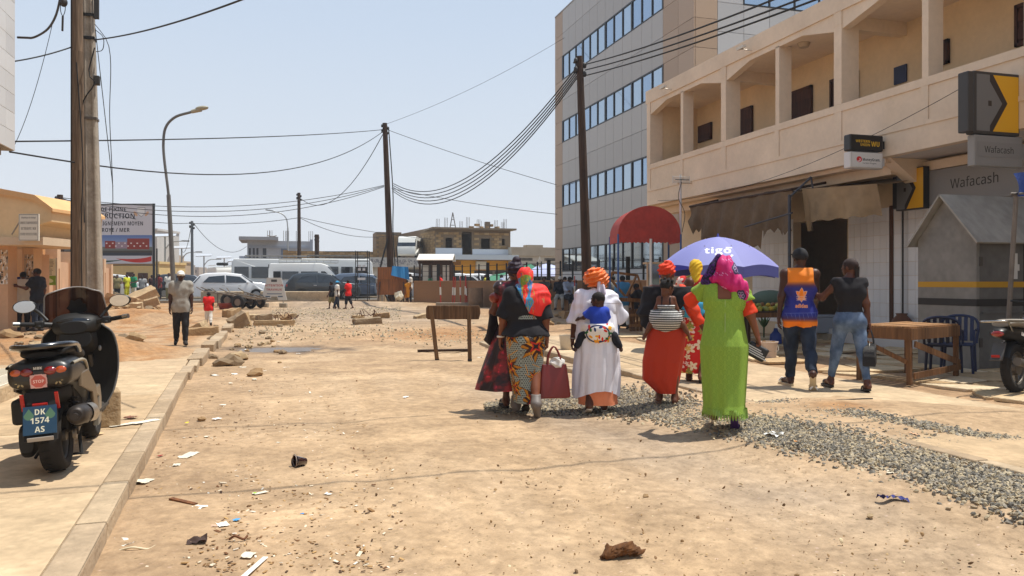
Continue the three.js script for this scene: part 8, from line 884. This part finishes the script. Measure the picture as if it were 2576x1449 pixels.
{ const y = .14; const at2 = (px, d) => at(px, 800, d).setY(G(at(px, 800, d).x, at(px, 800, d).z)); walker({ px: 24, pos: at2(33, 22.9), H: 1.72, top: fab(0x22307c, .8, cr), topN: 'robe', hem: .1, sl: 1.1, bot: fab(0x22307c, .8), ry: facing(24, -.2), lL: [.05, .02, .02, 0], lR: [-.05, .02, .02, 0], l: 'person in a long blue robe standing at the community centre entrance' }); walker({ px: 48, pos: at2(58, 22.3), H: 1.66, top: FB.offwhite, bot: FB.black, ry: facing(48, .1), lL: [0, .04, .02, 0], lR: [0, .04, .02, 0], l: 'young man in white and grey shirt standing at the entrance' }); walker({ px: 90, pos: at2(94, 22.0), H: 1.76, top: FB.navy, bot: FB.darkDenim, ry: facing(90, .9), lL: [0, .05, .02, 0], lR: [0, .05, .02, 0], aL: [.6, .1, 1.2], head: [.3, 0], l: 'tall young man in navy t-shirt facing the entrance' }); }
const crowd = 'crowd waiting beside the billboard';
[[288, 53, FB.black, FB.offwhite, 'person in dark top and white trousers in the crowd by the billboard'], [295, 52, FB.khaki, FB.black, 'person in olive shirt with folded arms by the billboard'], [319, 53, fab(0xc9c81e, .8), fab(0xc9c81e, .8), 'person in bright yellow dress by the billboard'], [336, 53.5, FB.teal, FB.offwhite, 'man in green shirt with hands on hips by the billboard'], [359, 52, FB.bw, FB.black, 'person in checked shirt beside the green shirted man'], [382, 53, fab(0x3a1d1d, .85), FB.black, 'person in dark brown top by the billboard post'], [400, 52.5, fab(0x7c2620, .85), FB.black, 'person in dark red top holding a white paper'], [425, 51, FB.offwhite, FB.khaki, 'person in white shirt and cap behind the man in grey']].forEach(([px, d, a, b, l], i) => { const p = at(px, 740, d); p.y = G(p.x, p.z); walker({ px, pos: p, H: 1.62 + .05 * (i % 4), top: a, bot: b, ry: toCam(px, (i % 3 - 1) * .8), lL: [0, .05, .02, 0], lR: [0, .05, .02, 0], aL: i % 2 ? [.2, .5, 1.2, -.3] : [.1, .12, .3], l, group: crowd }); });
const rp = (px, d) => { const p = at(px, 750, d); p.y = G(p.x, p.z); return p; };
walker({ px: 1024, pos: rp(1024, 42.5), H: 1.22, top: fab(0xd88c10, .8), bot: fab(0xd88c10, .8), leg: .3, l: 'child in orange shirt and shorts by the dark pole' }); walker({ px: 1031, pos: rp(1031, 44.5), H: 1.66, top: FB.offwhite, bot: FB.black, hem: .3, ry: facing(1031, -1.2), l: 'person in long white shirt walking past the pole' }); walker({ px: 1014, pos: rp(1014, 44.8), H: 1.6, top: FB.khaki, bot: FB.black, ry: facing(1014, -1), l: 'person in drab clothes beside the white shirted walker' }); walker({ px: 958, pos: rp(957, 44), H: 1.64, top: FB.grey, bot: FB.grey, lL: [0, .05, 0, 0], lR: [0, .05, 0, 0], l: 'person in grey standing beside the board and blue tarp' });
const seat = (px, d, y, o) => walker({ px, pos: at(px, 740, d).setY(y), H: o.H || 1.7, sit: .5, lL: [1.35, .12, 1.35, 0], lR: [1.35, .12, 1.35, 0], aL: [.9, .05, 1.7, -.1], aR: [.5, .1, .9], ...o });
seat(1409, 32.6, .42, { top: FB.navy, bot: FB.grey, sl: 1.1, cap: M(0xb9b4aa, .8), kufi: 1, ry: toCam(1409, -.1), head: [.1, .2], l: 'seated man in navy with pale skullcap, head resting on his hand' }); seat(1430, 32.2, .42, { top: fab(0x8a93a3, .85), bot: FB.navy, sl: 1.1, ry: toCam(1430, .5), head: [.5, .5], l: 'seated man in grey blue shirt bent forward on the wall ledge' }); seat(1368, 34, .42, { top: fab(0x4a4640, .85), bot: FB.khaki, sl: 1.1, ry: toCam(1368, .4), l: 'seated man in drab clothes on the wall ledge behind the red scarf' }); seat(1421, 33.4, .42, { top: FB.black, bot: FB.black, ry: toCam(1421), head: [.2, .1], l: 'seated man in black behind the two others on the ledge' });
walker({ px: 1570, pos: rp(1566, 25), H: 1.7, top: fab(0x3c86b4, .8), bot: FB.offwhite, hem: .42, botN: 'white_robe', ry: facing(1566, .4), l: 'man in white and blue beyond the upturned table' }); walker({ px: 1540, pos: rp(1541, 26), H: 1.7, top: fab(0x6d6a64, .85), bot: FB.black, ry: facing(1541, .8), l: 'man with shaved head beyond the orange turban' }); seat(1606, 25, .15, { top: FB.black, bot: FB.navy, ry: facing(1606, 1.2), head: [0, .5], l: 'man in black bent over on a seat by the office block' });
{ const R = seat(1893, 18.4, .2, { top: FB.black, bot: FB.black, sl: 1.1, ry: toCam(1893, -.3), l: 'market vendor in dark clothes seated behind the fruit table' }); R.g.position.set(9.9, .25, -15.9); single('stool', 'low wooden stool under the market vendor', 'stool', [RB(.4, .05, .4, .01, 0, .42, 0), B(.05, .42, .05, -.15, .21, .15), B(.05, .42, .05, .15, .21, .15), B(.05, .42, .05, -.15, .21, -.15), B(.05, .42, .05, .15, .21, -.15)], wdDark, [9.9, .15, -15.95]); }
[[1108, 47, FB.red, 'person in red passing behind the brown wall'], [1082, 48, FB.teal, 'person in green passing behind the brown wall'], [1222, 45, fab(0xb5b13a, .85), 'person in a yellow top behind the fence posts'], [1262, 46, fab(0x9aa9c9, .85), 'person in pale blue behind the fence posts']].forEach(([px, d, m, l]) => walker({ px, pos: rp(px, d), H: 1.62, top: m, bot: FB.black, ry: facing(px, 1.4), l }));
// board with a blue tarp by the pole
{ const p = rp(984, 42.2), t = thing('propped_board', 'orange brown board on trestles with blue cloth by the dark pole', 'board', p, -YAW); part('board', B(1.55, 1.5, .04, 0, 1.15, -.25, -.12), wood(0xa4672f), t); for (const x of [-.7, .7]) part('leg', rod([x, 0, .05], [x * .9, 1.1, -.2], .03), wdDark, t); part('blue_cloth', cloth3(V(.05, 1.95, -.1), V(.9, 1.9, -.1), V(.0, 1.45, .05), V(1.0, 1.2, .05), 10, 6, (q, u, v) => q.add(V(0, 0, .05 * Math.sin(u * 14)))), fab(0x1d74a8, .7), t); part('white_bag', rock(.2, 4, 1.4, 1).translate(.45, .35, .1), M(0xd0c6ae, .8), t); }
stage('far people');
// ------------------------------------------------------------------ rubble and litter
const rubM = [conc(0xbfa27a, .02), conc(0xb08f66, .02), conc(0xc8ae88, .02), conc(0x9a8468, .02)], rockG = [0, 1, 2, 3, 4].map(i => rock(1, 40 + i, .72, 1));
const slabs = [ // px, py (base), width, height, depth, yaw, tilt, label
  [352, 765, 1.7, .5, .9, .5, .45, 'large tilted concrete slab on the rubble heap by the twin poles'], [310, 775, 1.4, .55, .8, -.2, -.2, 'broken concrete slab beside the concrete pole'], [335, 790, .7, .5, .5, .1, .05, 'squared stone block at the foot of the rubble heap'], [290, 760, 1.3, .4, .9, .7, -.35, 'dusty slab at the back of the rubble heap'], [375, 772, .9, .35, .5, .2, .3, 'leaning slab end on the rubble heap'],
  [510, 843, .75, .22, .3, .2, .05, 'broken kerb stone lying on the dirt left of the kerb'], [497, 835, .5, .2, .3, -.5, .4, 'tilted kerb fragment behind the fallen kerb stone'], [598, 825, .55, .4, .3, .5, .5, 'tilted kerb block at the broken kerb end'], [612, 820, .4, .42, .3, -.2, .25, 'kerb block leaning against its neighbour'], [583, 800, .9, .35, .3, 1.2, .1, 'kerb stone knocked out of line near the handcarts'], [642, 806, .6, .25, .35, .1, .0, 'brown block beside the wire rubble'], [664, 810, .5, .3, .3, .3, .1, 'square block at the end of the wire rubble'], [690, 818, 1.3, .18, .2, -.05, 0, 'long concrete beam in the road with rusty wire'], [720, 808, .35, .2, .25, .4, .5, 'pale block tipped on the wire rubble'], [718, 798, .8, .14, .3, .1, .05, 'flat slab behind the long beam'],
  [925, 815, .95, .22, .4, .1, .05, 'reinforced concrete lump with bent wire in the road'], [900, 800, .4, .12, .35, .3, 0, 'worn tyre half at the road edge'], [960, 800, .6, .2, .3, -.3, .1, 'kerb fragment by the reinforced lump'], [1062, 800, .6, .14, .3, .3, .2, 'flat broken slab on the orange dirt'],
  [1475, 790, 1.1, .5, .7, .4, .2, 'large broken boulder of concrete before the seated men'], [1500, 800, .9, .35, .6, -.3, -.1, 'squared rubble stone before the seated men'], [1430, 800, .6, .3, .4, .2, 0, 'brown brick lump in the rubble'], [1465, 815, .8, .1, .5, .3, .4, 'leaning tile slab in the rubble'], [1510, 780, .5, .3, .4, .6, .3, 'small boulder beside the rubble'], [1620, 815, .5, .25, .4, .2, .1, 'stone block under the furniture heap'], [1590, 822, .55, .2, .35, -.4, .1, 'small stone block beside the broken crate']];
slabs.forEach(([px, py, w, h, dd, yw, tl, l], i) => { const p = gr(px, py), g = mergeVertices(new THREE.BoxGeometry(w, h, dd, 4, 2, 3).deleteAttribute('normal').deleteAttribute('uv')), P = g.attributes.position, q = rng(i + 700); for (let k = 0; k < P.count; k++) P.setXYZ(k, P.getX(k) + (q() - .5) * .09 * Math.min(1, w), P.getY(k) + (q() - .5) * .16 * h, P.getZ(k) + (q() - .5) * .08 * Math.min(1, dd)); const n = g.toNonIndexed(); n.computeVertexNormals(); const m = single('rubble_block', l, 'rubble', n, rubM[i % 4], [p.x, p.y + h * .36 + Math.abs(Math.sin(tl)) * w * .22, p.z], yw); m.rotation.order = 'YXZ'; m.rotation.z = tl; m.rotation.x = tl * .4; });
{ const p = gr(700, 808), t = single('rusty_wire', 'tangle of rusty reinforcing wire over the concrete beam', 'wire', Array.from({ length: 12 }, (_, i) => tube([[-.6 + i * .1, .05, 0], [-.7 + i * .11 + .25 * h2(i, 1, 6), .1 + .28 * h2(i, 2, 6), .2 * h2(i, 3, 6)], [-.6 + i * .1 + .3 * h2(i, 4, 6), .06 + .1 * h2(i, 5, 6), .15]], .012, 10, 5)), M(0x5d3a26, .9), p); const p2 = gr(925, 806); single('rusty_wire', 'bent wire standing out of the reinforced lump', 'wire', Array.from({ length: 9 }, (_, i) => tube([[-.4 + i * .1, .08, 0], [-.5 + i * .1 + .25 * h2(i, 1, 7), .12 + .25 * h2(i, 2, 7), .15 * h2(i, 3, 7)], [-.4 + i * .1 + .25 * h2(i, 4, 7), .1, .1]], .012, 10, 5)), M(0x5d3a26, .9), p2.setY(p2.y + .08)); }
const stone = (px, py, r, l, gp, c = 0) => { const p = gr(px, py), m = inst(numbered('stone'), rockG[(px | 0) % 5], rubM[((px | 0) + c) % 4], scene, p.x, p.y + r * .3, p.z, 0, px, 0, r); return tag(m, l, 'stone', gp); };
{ const q = rng(55); for (let i = 0; i < 46; i++) stone(q() * 250, 822 + q() * 48, .05 + .09 * q() * q(), 'small stone on the orange dirt heap left of the scooter', 'stones on the dirt heap'); for (let i = 0; i < 30; i++) stone(250 + q() * 150, 775 + q() * 30, .05 + .1 * q(), 'broken stone at the foot of the rubble heap', 'stones around the rubble heap'); for (let i = 0; i < 26; i++) stone(530 + q() * 190, 815 + q() * 120, .03 + .06 * q(), 'broken stone along the crumbling kerb', 'stones along the kerb'); for (let i = 0; i < 22; i++) stone(1370 + q() * 170, 775 + q() * 45, .05 + .1 * q(), 'stone in the rubble before the seated men', 'stones before the seated men'); for (const [px, py, r, l] of [[315, 862, .2, 'pointed brown rock beside the dirt heap'], [340, 868, .15, 'pale rock beside the dirt heap'], [275, 858, .17, 'flat pale rock beside the dirt heap'], [25, 850, .22, 'flat white stone on the dirt heap'], [598, 905, .17, 'rock by the kerb near the litter'], [645, 945, .12, 'brown rock in the litter by the kerb'], [575, 920, .2, 'broken lump against the kerb'], [509, 1057, .035, 'round brown stone by the kerb']]) stone(px, py, r, l); }
// litter: thin crumpled sheets
function scrap(px, py, w, h, c, label, gp, o = {}) { const p = gr(px, py, o.lift || 0), q = rng((px * 31 + py * 7) | 0), n = 6, a0 = q() * 9, am = o.am ?? .35, g = skin(Array.from({ length: n + 1 }, (_, j) => Array.from({ length: n + 1 }, (_, i) => V((i / n - .5) * .82 * w * (1 + (q() - .5) * .12), .006 + am * Math.min(w, h) * .5 * Math.abs(vn(i * .8 + a0, j * .8, 0, 3) - .35) + .004 * q(), (j / n - .5) * .82 * h * (1 + (q() - .5) * .12)))), false), m = part(numbered(o.name || 'paper_scrap'), g, M(c, .8, { side: THREE.DoubleSide }), scene); m.position.copy(p); m.rotation.y = q() * 6; return tag(m, label, 'litter', gp); }
const WL = 'white paper scraps in the dirt by the kerb', WH = 'crumpled scrap of white paper on the dirt beside the left kerb';
for (const [px, py, w, h] of [[475, 1147, .28, .12], [445, 1172, .1, .07], [355, 1215, .18, .16], [388, 1285, .14, .05], [330, 1295, .17, .1], [392, 1318, .1, .08], [300, 1370, .2, .13], [500, 1280, .12, .1], [560, 1322, .11, .08], [625, 1400, .1, .08], [700, 1115, .05, .03], [655, 1242, .13, .05], [825, 1245, .07, .04], [540, 945, .18, .1], [545, 1055, .12, .08], [518, 985, .1, .05], [560, 1020, .09, .05], [610, 925, .16, .1], [640, 955, .15, .08], [700, 860, .2, .1], [752, 890, .12, .08], [670, 935, .14, .08], [520, 1100, .07, .05], [580, 965, .14, .06], [628, 985, .06, .04], [720, 925, .13, .05], [620, 880, .16, .08], [590, 942, .15, .1]]) scrap(px, py, w, h, [0xe4dfd2, 0xd8cfba, 0xece8de][px % 3], WH, WL);
for (const [px, py, w, h, c, l, am] of [[365, 1062, .35, .13, 0xe6e0cc, 'torn printed leaflet lying at the pavement edge behind the scooter', .1], [310, 1070, .3, .08, 0xddd6c4, 'long torn leaflet on the pavement behind the scooter', .1], [330, 1052, .12, .14, 0x7a4a34, 'dry brown leaf beside the torn leaflets', .5], [245, 1093, .14, .09, 0xd9b98a, 'flat cardboard piece beside the concrete block', .05]].map(x => x)) { const s = scrap(px, py, w, h, c, l, undefined, { am }); s.position.copy(onY(px, py, .125)); }
for (const [px, py, w, h, c, l, am, nm] of [[595, 1310, .05, .04, 0x4d9ad0, 'small light blue wrapper on the dirt', .4], [470, 1065, .07, .04, 0xd9c23a, 'yellow wrapper by the kerb', .4], [403, 1148, .06, .05, 0x8e1f1c, 'dark red card against the kerb', .1], [640, 1243, .04, .03, 0x9ac94a, 'lime green wrapper on the dirt', .3], [760, 1295, .02, .03, 0x3a86c9, 'tiny blue wrapper in the dirt', .3], [1020, 1000, .14, .06, 0xf0efea, 'white folded paper lying in the middle of the road', .3], [1230, 918, .16, .1, 0xd9c040, 'yellow plastic bag by the blank board', .5, 'plastic_bag'], [1948, 1097, .2, .14, 0xe3e1dc, 'clear plastic bag on the gravel behind the woman in green', .7, 'plastic_bag'], [2005, 1113, .06, .05, 0xd9861c, 'orange peel on the gravel', .5], [2300, 1093, .16, .05, 0xc9a07c, 'torn sachet on the dirt ridge', .3], [1985, 1000, .2, .08, 0xdcdad6, 'flattened white bag on the gravel strip', .3, 'plastic_bag'], [2240, 1190, .12, .06, 0xcfc4ae, 'pale rag among the gravel', .5], [845, 1415, .05, .02, 0xd8cfba, 'slip of paper in the foreground dirt', .2], [540, 1325, .06, .05, 0xc9a58a, 'pinkish paper on the dirt', .2], [1290, 905, .15, .08, 0xe2ddd0, 'white litter by the stepped kerb', .5], [1210, 900, .2, .1, 0xcfc4ae, 'pale litter beside the blank board', .5], [1270, 885, .14, .1, 0xd9d6d0, 'plastic scrap below the stepped kerb', .6], [1160, 893, .12, .06, 0xb9ae98, 'dull scrap between the legs of the blank board', .4]]) scrap(px, py, w, h, c, l, undefined, { am, name: nm });
{ const p = gr(2245, 1262), t = thing('blue_rag', 'torn dark blue cloth rag lying on the dirt', 'rag', p, -.5), m = fab(0x2a2e6e, .8, cr); t.scale.setScalar(.75); part('rag', [cloth3(V(-.13, .01, -.03), V(.12, .03, -.04), V(-.12, .05, .04), V(.13, .01, .03), 20, 6, (q, u, v) => q.add(V(0, .035 * Math.abs(Math.sin(u * 13 + v * 3)) * (1 - u * .4), .03 * Math.sin(u * 8))))], m, t); }
{ const p = gr(1565, 1395), f = union([cap(V(-.1, .035, 0), V(.03, .05, .01), .034, .042), cap(V(.03, .05, .01), V(.12, .03, .02), .042, .026), cap(V(-.16, .008, .01), V(-.08, .03, 0), .008, .03), cap(V(.1, .03, .0), V(.155, .03, -.01), .026, .012), cap(V(-.09, .05, 0), V(-.1, .085, -.015), .02, .006)], .03); single('driftwood_chunk', 'gnarled brown chunk of wood lying in the foreground dirt', 'wood', nets((x, y, z) => f(x, y, z) + .03 * bump3(x * 1.5, y * 4, z * 4, 5) + .016 * bump3(x * 4, y * 9, z * 9, 6), [-.2, -.02, -.09], [.2, .14, .12], .0045), wood(0x7a5532, .95), [p.x, p.y - .008, p.z], -YAW + .15).scale.setScalar(.8); }
{ const p = gr(756, 1175), t = thing('brown_cup', 'crushed shiny dark brown plastic cup lying on the dirt road', 'cup', p, .5); part('cup', lathe([[0, 0], [.035, 0], [.05, .09], [.052, .095], [.048, .092], [.034, .004], [0, .004]], 20).rotateZ(1.35).translate(.04, .042, 0).scale(1, .9, 1.05), M(0x2a1512, .15, { clearcoat: 1 }), t); part('rim', clean(new THREE.TorusGeometry(.05, .004, 6, 20)).rotateY(PI / 2 - .2).translate(-.052, .06, 0), M(0x8d8078, .2), t); }
{ const p = gr(640, 1432); single('white_strip', 'white plastic ruler like strip in the foreground dirt', 'strip', RB(.3, .006, .03, .003), M(0xe4e2dc, .5), p.setY(p.y + .012), 1.2); const a = gr(430, 1262), b = gr(492, 1275); single('stick', 'split brown wooden stick by the kerb', 'stick', beam(V(0, .02, 0), b.clone().sub(a).setY(.015), .035, .015), wood(0x8a5a30), a.setY(a.y)); const c = gr(495, 1367), s = scrap(495, 1367, .13, .1, 0x3d2a22, 'crumpled dark sweet wrapper in the foreground', undefined, { am: 1.1 }); const w = gr(600, 1358); single('curled_peel', 'curled brown strip of peel on the dirt', 'peel', tube([[-.05, .008, 0], [-.02, .03, .02], [.03, .008, .02], [.05, .02, 0]], .007, 14), M(0x6b4020, .8), w); const e = gr(350, 1385); single('twine', 'pale curl of twine on the dirt', 'twine', tube([[-.1, .01, 0], [-.03, .03, .03], [.05, .01, .02], [.08, .01, -.03]], .006, 16), M(0xd8c9a8, .8), e); const k = gr(2150, 1003); single('bent_wire', 'length of bent dark wire on the right pavement', 'wire', tube([[-.3, .02, 0], [-.2, .03, .03], [-.05, .02, -.02], [.1, .03, .03], [.3, .02, 0]], .007, 24), wireM, onY(2140, 1010, .15)); for (const [px, py, r] of [[1533, 1132, .018], [1625, 1250, .02], [1410, 1225, .012], [1330, 1218, .012], [1010, 1290, .01], [2330, 1235, .02], [2190, 1300, .02], [505, 1055, .03]]) stone(px, py, r, 'lone brown pebble lying on the open road', 'lone pebbles on the road'); single('plank', 'dark plank lying behind the blank board', 'plank', B(1.1, .05, .1), wdDark, gr(1115, 885).add(V(0, .03, 0)), -.1); single('plastic_tub', 'red plastic tub under the handcart', 'tub', lathe([[0, 0], [.3, 0], [.38, .28], [.35, .28], [.28, .03], [0, .03]], 18), M(0x7a2a20, .6), gr(570, 778)); single('white_bucket', 'white bucket on the right pavement behind the woman in white', 'bucket', lathe([[0, 0], [.12, 0], [.15, .28], [.14, .28], [.11, .02], [0, .02]], 18), M(0xc4b8a6, .6), onY(1425, 878, .15)); }
stage('litter');
scene.traverse(o => { if (o.isMesh) o.castShadow = o.receiveShadow = true; });
renderer.render(scene, camera);
